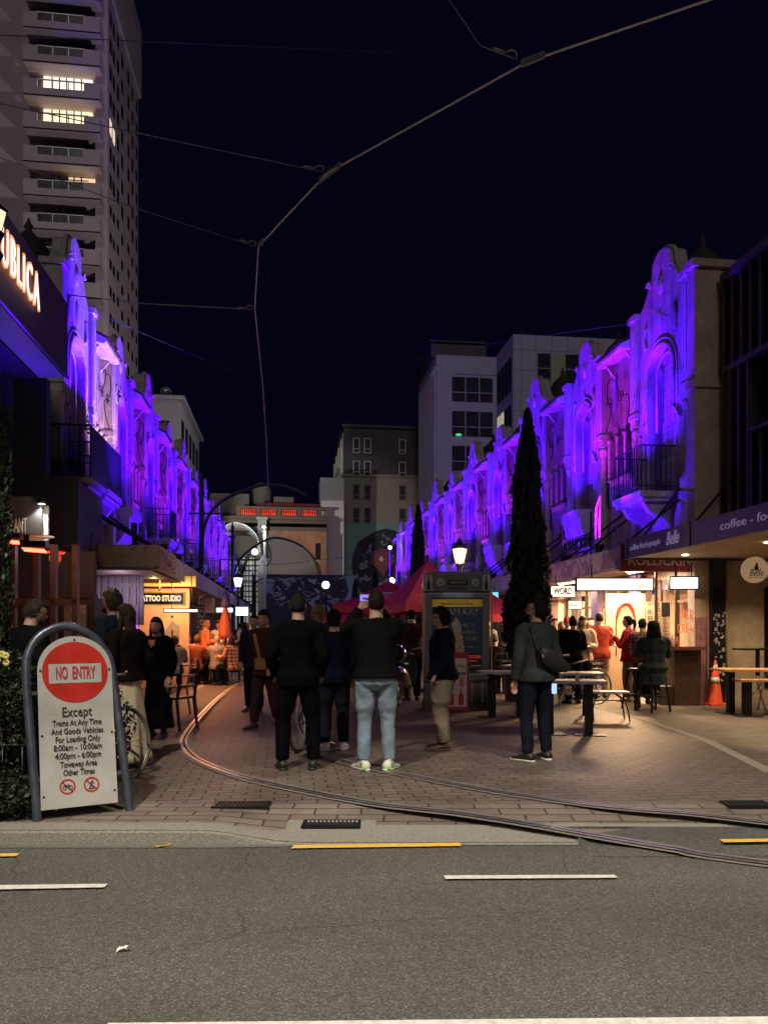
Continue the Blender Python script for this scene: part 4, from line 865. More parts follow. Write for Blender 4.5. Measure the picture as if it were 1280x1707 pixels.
# ================================================================== BACKGROUND BUILDINGS
def tower():
    t = thing('apartment_tower', 'tall grey apartment tower with projecting balconies and a few lit windows', 'building', (-16, 67, 0))
    X1 = -(480-180)*CT*66/F_PX; Y0 = None
    c0 = P(180, 66); Y0 = c0.y; X1 = c0.x
    con = mat('tower_concrete', (.55, .47, .49), .85, var=.12, scale=.4, bump=.2, bscale=6)
    ztop_ = 64
    b = MB(); b.box(X1-24, X1, Y0, Y0+13.5, 0, ztop_); body = b.build('wall', con, t)
    b = MB(); b.box(X1, X1+.28, Y0+1.2, Y0+13.9, ztop_-7.5, ztop_-.5); b.box(X1-.9, X1+.12, Y0-.5, Y0+.0, 0, ztop_-1); b.box(X1-24, X1-.9-.01, Y0-.12, Y0, ztop_-3, ztop_-2.6); b.build('corner_column', con, t)
    f = lambda u: P(u, 66).x-0
    pitch = 54*66/F_PX
    k0 = 1.4+(1050-27)*66/F_PX      # base height of a parapet row at v=27
    dark = mat('tower_glass', (.012, .012, .018), .2, var=.3, scale=2)
    for i in range(-3, 17):
        zt = 1.4+(1050-(i*54+0))*66/F_PX     # parapet top at v = i*54 (approx.)
        if zt < 12: continue
        xl, xr = P(55, 66).x, P(175, 66).x
        lit = {3: (1.0, .88, .70), 4: (1, .82, .50)}.get(i)
        b = MB(); b.box(xl, xr, Y0-1.6, Y0-.001, zt-pitch*.52, zt-pitch*.50+.12)
        b.box(xl, P(76, 66).x, Y0-1.6, Y0-1.45, zt-pitch*.5, zt); b.box(P(150, 66).x, xr, Y0-1.6, Y0-1.45, zt-pitch*.5, zt); b.box(P(76, 66).x, P(150, 66).x, Y0-1.6, Y0-1.45, zt-pitch*.5, zt-pitch*.25)
        pass
        b.box(xl, xl+.15, Y0-1.45, Y0, zt-pitch*.5, zt); b.box(xr-.15, xr, Y0-1.45, Y0, zt-pitch*.5, zt)
        bal = b.build('balcony', con, t)
        b = MB(); n = 3
        b.box(P(78, 66).x, P(150, 66).x, Y0-1.56, Y0-1.52, zt-pitch*.25, zt-.06); 
        if not lit: b.build('balustrade_glass', dark, bal)
        b = MB(); b.box(P(76, 66).x, P(150, 66).x, Y0-1.6, Y0-1.5, zt-.05, zt+.03)
        for q in range(4): x_ = P(76, 66).x+(P(150, 66).x-P(76, 66).x)*q/3; b.box(x_-.04, x_+.04, Y0-1.58, Y0-1.5, zt-pitch*.25, zt)
        b.build('handrail', galv, bal)
        b = MB(); za, zb = zt-.1, zt+pitch*.42
        if lit: b.box(P(78, 66).x, P(156, 66).x, Y0-.12, Y0-.02, zt-.1, zt+1.25)
        elif i == 6: b.box(P(118, 66).x, P(168, 66).x, Y0-.12, Y0-.02, za-.8, zb)
        else: b.box(P(68, 66).x if i < 5 else P(112, 66).x, P(168, 66).x, Y0-.12, Y0-.02, za-1.2, zb)
        m_ = emis('tower_lit_%d' % i, lit, 1.5) if lit else (emis('tower_lit_dim', (1, .72, .42), .9) if i == 6 else dark)
        wn = b.build('window', m_, t)
        b = MB()
        xa, xb = P(80, 66).x, P(150, 66).x
        for q in range(1, 6): b.box(xa+(xb-xa)*q/6-.05, xa+(xb-xa)*q/6+.05, Y0-.16, Y0-.121, zt-.1, zt+1.25)
        b.box(xa, xb, Y0-.16, Y0-.122, zt+.9, zt+.97); b.build('window_bars', darkwall, wn)
    # side windows
    k = 0
    for r in range(0, 24):
        z = 14+r*2.35
        for q, yy in enumerate((.7, 1.9, 3.6, 5.4, 8.2, 10.1, 12.2)):
            if z > 57: continue
            b = MB(); hh = .85 if z < 38 else 1.25; off = (.0, .0, .35, -.2, .3, 0, .2)[q]
            b.box(X1+.002, X1+.03, Y0+yy, Y0+yy+.75, z+off, z+off+hh)
            m_ = dark
            if r in (13, 14) and q < 2: m_ = emis('tower_side_lit', (1, .85, .6), .8)
            if k < 98: b.build('side_window', m_, t)
            else: rest.add(b.v, b.f)
            if k == 0: rest = MB()
            k += 1
    if rest.v: o = rest.build('side_windows', dark, t); o['kind'] = 'stuff'
tower()
t = thing('left_office', 'small grey building with deep cornice behind the left terrace', 'building', P(290, 62))
c0 = P(300, 60); b = MB(); zt = 1.4+(1050-668)*60/F_PX; b.box(c0.x-8, c0.x, c0.y, c0.y+13, 0, zt); b.box(c0.x-8.2, c0.x+.4, c0.y-.4, c0.y+13.2, zt, zt+.3); gy = mat('grey_render', (.26, .25, .25), .85, var=.1, bump=.2); b.build('wall', gy, t)
for i in range(5):
    for j in range(4):
        b = MB(); b.box(c0.x, c0.x+.05, c0.y+.8+i*2.4, c0.y+2.2+i*2.4, zt-3.2-j*3.2, zt-1.2-j*3.2); b.build('window', winglass, t)
b = MB(); b.box(c0.x-2.2, c0.x-.8, c0.y-.05, c0.y, zt-3.4, zt-1.6); b.build('window', winglass, t)
b = MB(); b.tube([(c0.x-1.2, c0.y+1, zt), (c0.x-1.2, c0.y+1, zt+.8)], .05); b.sph((c0.x-1.2, c0.y+1, zt+.9), .45); b.build('satellite_dish', galv, t)
# hotel with charcoal top and mural
t = thing('mural_building', 'six storey building, charcoal top, beige middle and mint mural wall', 'building', P(630, 72))
c0 = P(573, 70); xr = P(760, 70).x; yy = c0.y
z1, z2, z3 = 1.4+(1050-712)*70/F_PX, 1.4+(1050-792)*70/F_PX, 1.4+(1050-872)*70/F_PX
b = MB(); b.box(c0.x, xr, yy, yy+14, z2, z1); b.build('charcoal_storeys', mat('charcoal_render', (.085, .08, .085), .8, var=.1, bump=.2), t)
b = MB(); b.box(c0.x-.02, xr, yy-.05, yy+14, z3, z2); b.box(c0.x-.1, xr, yy-.15, yy+14.1, z2-.12, z2+.12); b.build('beige_storeys', mat('beige_render', (.36, .31, .25), .85, var=.08, bump=.2), t)
b = MB(); b.box(c0.x-.02, xr, yy-.04, yy+14, 0, z3); b.build('mint_wall', mat('mint_paint', (.22, .40, .36), .8, var=.1), t)
b = MB(); b.box(c0.x-.15, xr+.2, yy-.2, yy+14.2, z1, z1+.25); b.build('roof_edge', mat('charcoal_render', (.08, .08, .08)), t)
sidew = mat('white_side_render', (.62, .60, .56), .85, var=.12, scale=.5)
b = MB(); b.box(c0.x-.09, c0.x-.03, yy+.1, yy+13.8, 0, z1-.5)
for i in range(5): b.box(c0.x-.5, c0.x-.1, yy+.4, yy+13, z1-3.6-i*2.9, z1-3.45-i*2.9)
for i in range(4): b.box(c0.x-.28, c0.x-.1, yy+.5+i*3.5, yy+.8+i*3.5, 0, z1-1)
b.build('white_side', sidew, t)
for ri, v0 in enumerate((731, 769, 808, 847)):
    for u0 in (589, 608, 667):
        a, c_ = P(u0, 70), P(u0+10, 70); za, zb = 1.4+(1050-v0)*70/F_PX, 1.4+(1050-v0-23)*70/F_PX
        b = MB(); b.box(a.x-.05, c_.x+.05, yy-.14, yy-.06, zb-.06, za+.06); wn = b.build('window', framew if ri < 2 else mat('taupe_frame', (.2, .17, .15), .6), t)
        b = MB(); b.box(a.x+.04, c_.x-.04, yy-.16, yy-.141, (za+zb)/2-.25, za-.02); b.box(a.x+.04, c_.x-.04, yy-.16, yy-.141, zb+.02, (za+zb)/2-.33); b.build('pane', mat('hotel_glass', (.05, .05, .055), .2), wn)
b = MB(lambda x, y, z: (P(x, 70).x, yy-.07-y, 1.4+(1050-z)*70/F_PX)); random.seed(3)
b.prism([(588, 925), (596, 905), (612, 893), (628, 884), (645, 880), (660, 884), (672, 892), (676, 930), (670, 975), (640, 985), (612, 990), (600, 985), (590, 968), (586, 945)], lambda x, z: (x, 0, z), lambda x, z: (x, .04, z)); b.build('mural_dark', mat('mural_ink', (.035, .038, .06), .8, var=.5, scale=2), t)
b = MB(lambda x, y, z: (P(x, 70).x, yy-.115-y, 1.4+(1050-z)*70/F_PX))
for i in range(46):
    u, v = 594+random.random()*66, 892+random.random()*85; a = random.random()*6.3; l = 3+random.random()*12; w_ = .6+random.random()*5
    if v > 935: l *= 1.2; w_ *= 1.8
    b.prism([(u, v), (u+cos(a)*l, v+sin(a)*l), (u+cos(a)*l*.5-sin(a)*w_, v+sin(a)*l*.5+cos(a)*w_)], lambda x, z: (x, .0+.0007*i, z), lambda x, z: (x, .03+.0007*i, z))
b.build('mural_light', mat('mural_pale', (.32, .33, .36), .8, var=.3), t)
b = MB(lambda x, y, z: (P(x, 70).x, yy-.2-y, 1.4+(1050-z)*70/F_PX)); b.prism([(617, 938), (622, 922), (636, 913), (648, 915), (656, 928), (657, 940), (645, 950), (640, 962), (634, 952)], lambda x, z: (x, 0, z), lambda x, z: (x, .03, z)); b.build('mural_red', mat('mural_brick_red', (.28, .08, .08), .8), t)
b = MB(lambda x, y, z: (P(x, 70).x, yy-.24-y, 1.4+(1050-z)*70/F_PX)); b.prism([(632, 932), (636, 926), (640, 932), (636, 937)], lambda x, z: (x, 0, z), lambda x, z: (x, .03, z)); b.build('mural_diamond', white, t)
# lower white wing left of it
t = thing('white_wing', 'low pale wing with diagonal shadow streaks left of the mural building', 'building', P(552, 68))
a = P(535, 66); c_ = P(573.5, 66); z1 = 1.4+(1050-797)*66/F_PX; b = MB(); b.box(a.x, c_.x, a.y, a.y+3.4, 1.0+(1050-958)*66/F_PX, z1); b.build('wall', sidew, t)
b = MB(); b.box(a.x-.05, c_.x, a.y-.05, a.y+3.3, z1-1.9, z1+.05); b.build('roof_band', gy, t)
# plywood hoarding mural at the street end
t = thing('mural_hoarding', 'long low hoarding painted in black, grey and mint shards', 'hoarding', P(510, 62))
y0 = P(510, 60).y; b = MB(); z1 = 1.4+(1050-958)*60/F_PX; b.box(P(444, 60).x, P(592, 60).x, y0, y0+.3, 0, z1); b.build('board', mat('mural_slate', (.035, .037, .042), .8, var=.3, scale=1), t)
b = MB(lambda x, y, z: (P(x, 60).x, y0-.01-y, 1.4+(1050-z)*60/F_PX))
for i in range(70):
    u, v = 446+random.random()*125, 962+random.random()*55; a = random.random()*3.1; l = 5+random.random()*26; w_ = 1+random.random()*11
    v2 = v+sin(a)*l*.5
    b.prism([(u, v), (u+cos(a)*l, max(960, v-sin(a)*l*.3)), (u+cos(a)*l*.6+w_, max(960, v2-w_))], lambda x, z: (x, .0007*i, z), lambda x, z: (x, .03+.0007*i, z))
b.build('mural_shards', mat('mural_grey', (.34, .37, .36), .8, var=.5, scale=2), t)
b = MB(lambda x, y, z: (P(x, 60).x, y0-.07-y, 1.4+(1050-z)*60/F_PX)); b.prism([(444, 962), (462, 964), (452, 985), (444, 990)], lambda x, z: (x, 0, z), lambda x, z: (x, .03, z)); b.build('mural_mint', MATS['mint_paint'], t); b = MB(lambda x, y, z: (P(x, 60).x, y0-.07-y, 1.4+(1050-z)*60/F_PX)); b.prism([(575, 960), (592, 958), (592, 1010), (570, 1010), (582, 985)], lambda x, z: (x, 0, z), lambda x, z: (x, .03, z)); b.build('mural_mint', MATS['mint_paint'], t)
# office block with glass wings
t = thing('office_block', 'white panelled office block with grid windows behind the right terrace', 'building', P(800, 62))
off = mat('office_panel', (.55, .53, .72), .6, var=.06, scale=.6)
c0 = P(727, 60); z1 = 1.4+(1050-591)*60/F_PX; xr = P(960, 60).x; b = MB(); b.box(c0.x, xr, c0.y, c0.y+8, 0, z1); b.box(c0.x+1.5, xr, c0.y-.08, c0.y, z1-1.45, z1-1.35); b.build('left_wing', off, t)
b = MB(); b.box(c0.x-.3, P(815, 60).x, c0.y+.5, c0.y+7.5, z1, z1+1.15); b.box(c0.x-.45, P(816, 60).x, c0.y+.3, c0.y+7.7, z1+1.15, z1+1.25); b.build('roof_storey', mat('dark_screen', (.06, .055, .065), .5), t)
for i in range(9):
    b = MB(); b.box(c0.x-.12, c0.x-.0, c0.y+.3+i*.88, c0.y+.42+i*.88, 0, z1-.8); b.build('fin', sidew, t)
for j in range(6):
    b = MB(); b.box(c0.x-.06, c0.x-.0, c0.y+.1, c0.y+7.9, z1-2.9-j*2.7, z1-2.7-j*2.7); b.build('side_band', sidew, t)
for k, (va, vb) in enumerate(((627, 668), (684, 726), (742, 784), (800, 840))):
    for q in range(3):
        ua = 753+q*24; za, zb = 1.4+(1050-va)*60/F_PX, 1.4+(1050-vb)*60/F_PX
        b = MB(); b.box(P(ua+1, 60).x, P(ua+23, 60).x, c0.y-.02, c0.y+.02-.0, zb, za); wn = b.build('window', mat('office_glass', (.05, .05, .07), .15, var=.3, scale=1), t)
        b = MB(); b.box(P(ua-.4, 60).x, P(ua+.6, 60).x, c0.y-.08, c0.y-.021, zb, za); b.box(P(ua, 60).x, P(ua+24, 60).x, c0.y-.07, c0.y-.022, zb+(za-zb)*.36, zb+(za-zb)*.36+.06); b.build('frame', off, wn)
b = MB(); b.sph((P(765, 60).x, c0.y-.1, 1.4+(1050-724)*60/F_PX), .25, .03, .09, 10, 6); b.build('green_lamp', emis('green_glow', (.1, 1, .3), .8), t)
c1 = P(855, 45); z1 = 1.4+(1050-557)*45/F_PX; xr = c1.x+12; b = MB(); b.box(c1.x, xr, c1.y, c1.y+3.6, 0, z1); b.build('right_wing', off, t)
b = MB()
for i in range(8): b.box(c1.x+.45+i*.95, c1.x+.48+i*.95, c1.y-.01, c1.y-.001, 8, z1)
for i in range(5): b.box(c1.x, xr, c1.y-.012, c1.y-.002, z1-.9-i*1.2, z1-.87-i*1.2)
b.build('panel_joints', gy, t)
for k, (va, vb) in enumerate(((587, 655),)):
    za, zb = 1.4+(1050-va)*45/F_PX, 1.4+(1050-vb)*45/F_PX
    for q in range(4):
        b = MB(); x0 = P(896, 45).x+q*.85; b.box(x0+.03, x0+.82, c1.y-.03, c1.y-.013, zb, za); wn = b.build('window', MATS['office_glass'] if q != 1 else mat('office_dim', (.06, .06, .04), .3, emit=(1, .9, .5), es=.035), t)
        b = MB(); b.box(x0-.02, x0+.03, c1.y-.05, c1.y-.014, zb, za); b.box(x0+.03, x0+.82, c1.y-.048, c1.y-.031, za-.9, za-.86); b.build('frame', off, wn)
for k, (za, zb) in enumerate(((z1-1.2, z1-3.2), (z1-4.0, z1-6.0))):
    for q in range(4):
        b = MB(); b.box(c1.x-.03, c1.x-.002, c1.y+.35+q*.8, c1.y+.95+q*.8, zb, za); b.build('side_window', MATS['office_glass'] if k == 0 or q < 2 else emis('office_lit2', (1, .9, .6), .35), t)
# arcade building at the end on the left
t = thing('arcade_building', 'stone arcade building with red lit balustrade and glass vault', 'building', P(450, 62))
y0 = P(450, 64).y; Z = lambda v, D=64: 1.4+(1050-v)*D/F_PX; Xp = lambda u, D=64: P(u, D).x
st = mat('arcade_stone', (.15, .11, .088), .85, var=.15, scale=1.2)
b = MB(); b.box(Xp(375), Xp(545), y0, y0+1.5, Z(885), Z(862)); b.box(Xp(374), Xp(545), y0-.25, y0+1.5, Z(866), Z(862)); b.box(Xp(395), Xp(545), y0+.1, y0+.6, Z(848), Z(844)); b.box(Xp(395), Xp(545), y0+.1, y0+.6, Z(862), Z(858)); 
for u in (395, 428, 462, 496, 530): b.box(Xp(u), Xp(u+7), y0+.05, y0+.65, Z(860), Z(846))
b.box(Xp(370), Xp(545), y0, y0+1, Z(878), Z(872)); b.build('entablature', st, t)
b = MB()
for s0 in (402, 436, 470, 504):
    for i in range(8): x_ = Xp(s0+1.5+i*3.1); b.lathe((x_, y0+.35, Z(858)), [(.03, 0), (.05, .1), (.02, .25), (.03, .42), (.03, .5)], 6)
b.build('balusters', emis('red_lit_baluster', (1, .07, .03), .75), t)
b = MB(); b.box(Xp(425), Xp(545), y0+2, y0+3, Z(862), Z(832)); b.build('red_wall', mat('dark_maroon', (.12, .02, .025), .8), t)
b = MB(); b.box(Xp(345), Xp(545), y0+4, y0+10, 0, Z(845)); b.box(Xp(345), Xp(412), y0+3.5, y0+9, Z(846), Z(812)); b.box(Xp(455), Xp(490), y0+3.5, y0+9, Z(846), Z(816)); b.build('upper_wall', mat('warm_grey_stone', (.18, .16, .135), .85, var=.1), t)
b = MB(); b.lathe((Xp(432), y0+6, Z(825)), [(.9, 0), (.9, 1.2), (.8, 1.6), (.55, 1.95), (.2, 2.1), (.01, 2.12)], 16); b.build('cupola', mat('warm_grey_stone', (.3, .3, .3)), t)
b = MB(); b.box(Xp(430), Xp(445), y0-.6, y0, 0, Z(868)); b.box(Xp(428), Xp(447), y0-.7, y0-.0, Z(868), Z(864)); b.build('pillar', mat('pale_stone', (.38, .38, .35), .8, var=.1), t)
# grey screen with arched top + warm brick
b = MB(lambda x, y, z: (Xp(x), y0-.5-y, Z(z))); pts = [(446, 1000), (532, 1000)]+[(446+84*cos(a), 965-72*sin(a)) for a in [pi/2*i/12 for i in range(13)]]; b.prism(pts, lambda x, z: (x, 0, z), lambda x, z: (x, .2, z)); b.build('arched_screen', mat('screen_grey', (.13, .125, .115), .8), t)
b = MB(); b.box(Xp(446), Xp(545), y0-.2, y0-.05, 0, Z(885)); b.build('warm_brickwork', brick_mat('warm_brick', (.42, .2, .10), (.34, .16, .08), (.3, .2, .12), .5, .2, .02, rough=.8, bump=.3), t)
b = MB(); b.box(Xp(526), Xp(534), y0-.28, y0-.2, Z(932), Z(905)); b.build('window', winglass, t)
# glass vault
b = MB()
for k in range(7):
    yy_ = y0-2.5+k*.9; pts = [(Xp(366), yy_, Z(935))]+[(Xp(398)-Xp(0)*0+(-1.9)*cos(pi*i/12)-0, yy_, Z(925)+2.3*sin(pi*i/12)) for i in range(13)]+[(Xp(430), yy_, Z(935))]; b.tube(pts, .06, 5)
for i in range(1, 12, 2): b.tube([(Xp(398)-1.9*cos(pi*i/12), y0-2.5, Z(925)+2.3*sin(pi*i/12)), (Xp(398)-1.9*cos(pi*i/12), y0+3, Z(925)+2.3*sin(pi*i/12))], .05, 5)
b.build('vault_ribs', galv, t)
b = MB(); vs = []; 
for j in (0, 1):
    for i in range(13): vs.append((Xp(398)-1.86*cos(pi*i/12), y0-2.3+j*5.5, Z(925)+2.26*sin(pi*i/12)))
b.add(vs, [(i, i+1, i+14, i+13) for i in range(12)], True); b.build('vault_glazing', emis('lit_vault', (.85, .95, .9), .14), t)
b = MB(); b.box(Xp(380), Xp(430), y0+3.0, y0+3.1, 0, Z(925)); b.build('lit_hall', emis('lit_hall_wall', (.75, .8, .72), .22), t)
b = MB()
for i in range(9): b.box(Xp(380), Xp(430), y0+2.88, y0+2.98, Z(930+i*9), Z(929+i*9)+.05)
for u in range(382, 430, 6): b.box(Xp(u), Xp(u)+.07, y0+2.85, y0+2.95, 0, Z(925))
b.tube([(Xp(405), y0-1, 0), (Xp(405), y0-1, Z(958)), (Xp(396), y0-1, Z(925))], .16); b.tube([(Xp(405), y0-1, Z(958)), (Xp(416), y0-1, Z(925))], .14); b.build('hall_frames', darkwall, t)
lamp('POINT', (Xp(402), y0-3.5, Z(900)), 70, (.9, 1, .95), t, size=.2)
lamp('AREA', (Xp(490), y0-3.6, Z(968)), 22, (1, .6, .3), t, aim=(Xp(505), y0, Z(910)), size=.5)
# invented roof floodlights, added to brighten the pale side walls and the tower
t = thing('added_roof_flood', 'added floodlight mast on the left terrace roof, brightening the pale side walls', 'floodlight', (-6, 54, 8))
b = MB(); b.tube([(-6, 54, 7.9), (-6, 54, 9.4)], .05); b.box(-6.1, -5.8, 53.85, 54.15, 9.4, 9.65); b.build('mast', black, t)
lamp('SPOT', (-5.7, 54.2, 9.5), 2600, (1, .95, .86), t, aim=(4.5, 75, 11), size=.1, spot=radians(50), blend=.4)
t = thing('added_roof_flood', 'added floodlight mast on the right terrace roof, brightening the tower', 'floodlight', (13, 45, 8))  # invented mast and spot, added to brighten the tower
b = MB(); b.tube([(13, 45, 7.9), (13, 45, 9.4)], .05); b.box(12.9, 13.2, 44.85, 45.15, 9.4, 9.65); b.build('mast', black, t)
lamp('SPOT', (12.8, 45.2, 9.8), 15000, (1, .9, .9), t, aim=(-15, 73, 34), size=.5, spot=radians(58), blend=.5)
# ================================================================== NO ENTRY SIGN
random.seed(11)
sO = P(141, 5.78); sYaw = radians(30)
sX = (R_*cos(sYaw)+F_*sin(sYaw)).normalized(); sN = (-F_*cos(sYaw)+R_*sin(sYaw)).normalized(); lean = radians(14)
sU = (ZN*cos(lean)-sN*sin(lean)).normalized(); sW = sX.cross(sU)          # sW faces the viewer
def sab(u, v): q = hit(u, v, sO, sW)-sO; return (q.dot(sX), q.dot(sU))
S3 = lambda a, b_, c=0: sO+sX*a+sU*b_+sW*c
t = thing('no_entry_sign', 'hooped NO ENTRY road sign leaning back with a red disc', 'road sign', sO)
hoop = [sab(u, v) for u, v in ((64, 1372), (54, 1250), (45, 1130), (50, 1085), (72, 1056), (110, 1043), (150, 1056), (178, 1088), (190, 1130), (204, 1240), (218, 1358))]
hp = catmull([S3(a, b_, -.02) for a, b_ in hoop], 6); b = MB(); b.tube([hp[0]-sU*.06]+hp+[hp[-1]-sU*.06], .033, 12); b.build('hoop', mat('blue_grey_steel', (.10, .115, .15), .35, .5, var=.35, scale=9, bump=.2), t)
L = [sab(u, v) for u, v in ((80, 1352), (52, 1130))]; Rr = [sab(u, v) for u, v in ((205, 1335), (178, 1122))]; top = sab(108, 1061)
xa, xb = (L[0][0]+L[1][0])/2, (Rr[0][0]+Rr[1][0])/2; ya = (L[0][1]+Rr[0][1])/2; cx = (xa+xb)/2; rw = (xb-xa)/2; yc = top[1]-rw*1.0
poly = [(xa, ya), (xb, ya)]+[(cx+rw*cos(pi*i/24), yc+rw*sin(pi*i/24)) for i in range(25)]
b = MB(); b.prism(poly, lambda a, c: S3(a, c, .012), lambda a, c: S3(a, c, -.004)); board = b.build('panel', mat('sign_white', (.44, .44, .41), .4, var=.16, scale=3.5, bump=.15, bscale=6), t)
cc = sab(110, 1131); cr_ = rw*.885; cyy = top[1]-rw*.93-.035
def disc(cx_, cy_, r, off, m_, nm, par, r2=None, n=40):
    b = MB()
    if r2 is None: b.prism([(cx_+r*cos(2*pi*i/n), cy_+r*sin(2*pi*i/n)) for i in range(n)], lambda a, c: S3(a, c, off), lambda a, c: S3(a, c, off-.002))
    else:
        for i in range(n):
            a0, a1 = 2*pi*i/n, 2*pi*(i+1)/n
            b.prism([(cx_+r2*cos(a0), cy_+r2*sin(a0)), (cx_+r*cos(a0), cy_+r*sin(a0)), (cx_+r*cos(a1), cy_+r*sin(a1)), (cx_+r2*cos(a1), cy_+r2*sin(a1))], lambda a, c: S3(a, c, off), lambda a, c: S3(a, c, off-.002))
    return b.build(nm, m_, par)
red = mat('sign_red', (.50, .022, .012), .4, var=.22, scale=4)
disc(cx, cyy, cr_, .016, red, 'red_disc', board)
b = MB(); bh = .088; b.prism([(cx-cr_*.80, cyy-bh), (cx+cr_*.80, cyy-bh), (cx+cr_*.80, cyy+bh*.72), (cx-cr_*.80, cyy+bh*.72)], lambda a, c: S3(a, c, .019), lambda a, c: S3(a, c, .0165)); b.build('white_bar', MATS['sign_white'], board)
text('NO  ENTRY', S3(cx, cyy-bh*.14, .019), sX, sU, .135, mat('sign_red_text', (.45, .03, .03), .5, var=.05), board, width=cr_*1.2, push=.003, bold=.003)
y = cyy-cr_-.075
for s_, sz, wd, dy in (('Except', .105, .26, .082), ('Trams At Any Time', .062, .43, .064), ('And Goods Vehicles', .062, .455, .062), ('For Loading Only', .062, .39, .062), ('8:00am - 10:00am', .064, .42, .062), ('4:00pm - 6:00pm', .064, .40, .064), ('Towaway Area', .062, .32, .062), ('Other Times', .062, .27, .0)):
    text(s_, S3(cx, y, .013), sX, sU, sz, letter_k, board, width=wd*rw*2/.66, push=.003, bold=.0006); y -= dy
y -= .10
for sg in (-1, 1):
    c_ = cx+sg*.085; disc(c_, y, .056, .016, red, 'ban_ring', board, r2=.045)
    b = MB(); b.bar(S3(c_-.034, y+.034, .017), S3(c_+.034, y-.034, .017), .009, .003, sU); b.build('ban_bar', red, board)
    b = MB()
    if sg < 0:
        for q in (-.02, .02):
            b.tube([S3(c_+q+.014*cos(a), y-.008+.014*sin(a), .0155) for a in [2*pi*i/12 for i in range(13)]], .0022, 5)
        b.tube([S3(c_-.02, y-.008, .0155), S3(c_-.006, y+.012, .0155), S3(c_+.012, y+.012, .0155), S3(c_+.02, y-.008, .0155)], .0022, 5); b.tube([S3(c_-.006, y+.012, .0155), S3(c_, y-.008, .0155), S3(c_+.012, y+.012, .0155)], .0022, 5)
    else:
        b.sph(S3(c_+.006, y+.028, .014), .006); b.tube([S3(c_+.004, y+.02, .0155), S3(c_, y, .0155), S3(c_+.01, y-.012, .0155), S3(c_+.004, y-.025, .0155)], .004, 5); b.tube([S3(c_, y, .0155), S3(c_-.01, y-.015, .0155), S3(c_-.012, y-.026, .0155)], .0035, 5)
        b.tube([S3(c_-.016, y+.008, .0155), S3(c_+.003, y+.016, .0155), S3(c_+.02, y+.006, .0155)], .003, 5); b.tube([S3(c_-.022, y-.029, .0155), S3(c_+.016, y-.029, .0155)], .003, 5)
    b.build('ban_symbol', letter_k, board)
for a, c_ in ((cx, top[1]-.03), (xa+.02, yc), (xb-.02, yc), (xa+.02, .62), (xb-.02, .62), (xa+.02, .17), (xb-.02, .17)): b = MB(); b.sph(S3(a, c_, .013), .009, n=8, m=5); b.build('bolt', black, board)
for a0, a1, c_ in ((xa, xa-.06, .95), (xb, xb+.06, .95), (xa, xa-.06, .3), (xb, xb+.06, .3)): b = MB(); b.bar(S3(a0, c_, -.01), S3(a1, c_, -.015), .03, .012, sW); b.build('bracket', MATS['blue_grey_steel'], t)
# ================================================================== PLANTING
leaf = mat('shrub_leaf', (.022, .034, .014), .55, var=.6, scale=20)
leafd = mat('cypress_leaf', (.007, .010, .006), .7, var=.6, scale=8)
bark = mat('bark', (.09, .06, .04), .9, bump=.6)
def leaves(b, n, fn, size, flat=.5):
    vs = []; fs = []
    for i in range(n):
        q, out = fn(); s_ = size*(.6+.8*random.random())
        a = Vector((random.gauss(0, 1), random.gauss(0, 1), random.gauss(0, 1)))
        if out is not None: a = (a*.6+out*1.2)
        a.normalize(); c_ = a.cross(Vector((random.random()-.5, random.random()-.5, random.random()-.5))).normalized()
        k = len(vs); vs += [q-a*s_*.5, q+c_*s_*flat*.5, q+a*s_*.5, q-c_*s_*flat*.5]; fs.append((k, k+1, k+2, k+3))
    b.add(vs, fs)
def shrub(u, D, w_, h, n, label, cat='shrub', z0=0, flowers=0, name='shrub'):
    c = P(u, D, z=z0); t = thing(name, label, cat, c)
    b = MB(); 
    for i in range(7): a = i*.9; b.tube([c, c+Vector((cos(a)*w_*.2, sin(a)*w_*.2, h*.4)), c+Vector((cos(a)*w_*.38, sin(a)*w_*.38, h*.8))], [.015, .01, .005], 5)
    b.build('stem', bark, t)
    def fn():
        while 1:
            x, y, z = (random.uniform(-1, 1) for _ in range(3))
            if x*x+y*y+z*z < 1 and (x*x+y*y+z*z > .25 or random.random() < .3): break
        q = Vector((x*w_, y*w_*.8, (z*.5+.5)*h)); q *= 1+.18*noise.noise(q*3); return c+q, None
    b = MB(); leaves(b, n, fn, .045); b.build('foliage', leaf, t)
    if flowers:
        b = MB()
        for i in range(flowers):
            q = c+Vector((random.uniform(-.3, .25)*w_, -w_*.8*random.random(), h*(.92+.1*random.random())))
            for j in range(7): a = j*.9; e = Vector((cos(a)*.016, -.008, sin(a)*.016)); b.sph(q+e, .013, .008, .013, 7, 5)
        b.build('flower', mat('yellow_petal', (.75, .68, .22), .6, var=.2), t)
    return t
shrub(12, 6.0, .30, 1.22, 3800, 'leafy shrub with pale yellow flowers at the left edge', flowers=7)
shrub(40, 6.3, .36, .95, 3200, 'dense dark shrub directly behind the left leg of the NO ENTRY sign')
shrub(150, 6.7, .36, 1.0, 3200, 'dark shrub showing behind the red disc sign panel', flowers=0)
shrub(15, 5.75, .30, .34, 2200, 'low ground cover plant spilling onto the paving before the left hoop leg')
t = thing('planter_rail', 'thin dark metal rail fencing the shrubs at the left', 'fence', P(20, 5.8))
b = MB(); b.tube([P(-40, 5.85, z=.52), P(56, 5.85, z=.52)], .012); 
for u in (-30, 5, 38): b.tube([P(u, 5.85, z=0), P(u, 5.85, z=.52)], .01)
b.build('rail', black, t)
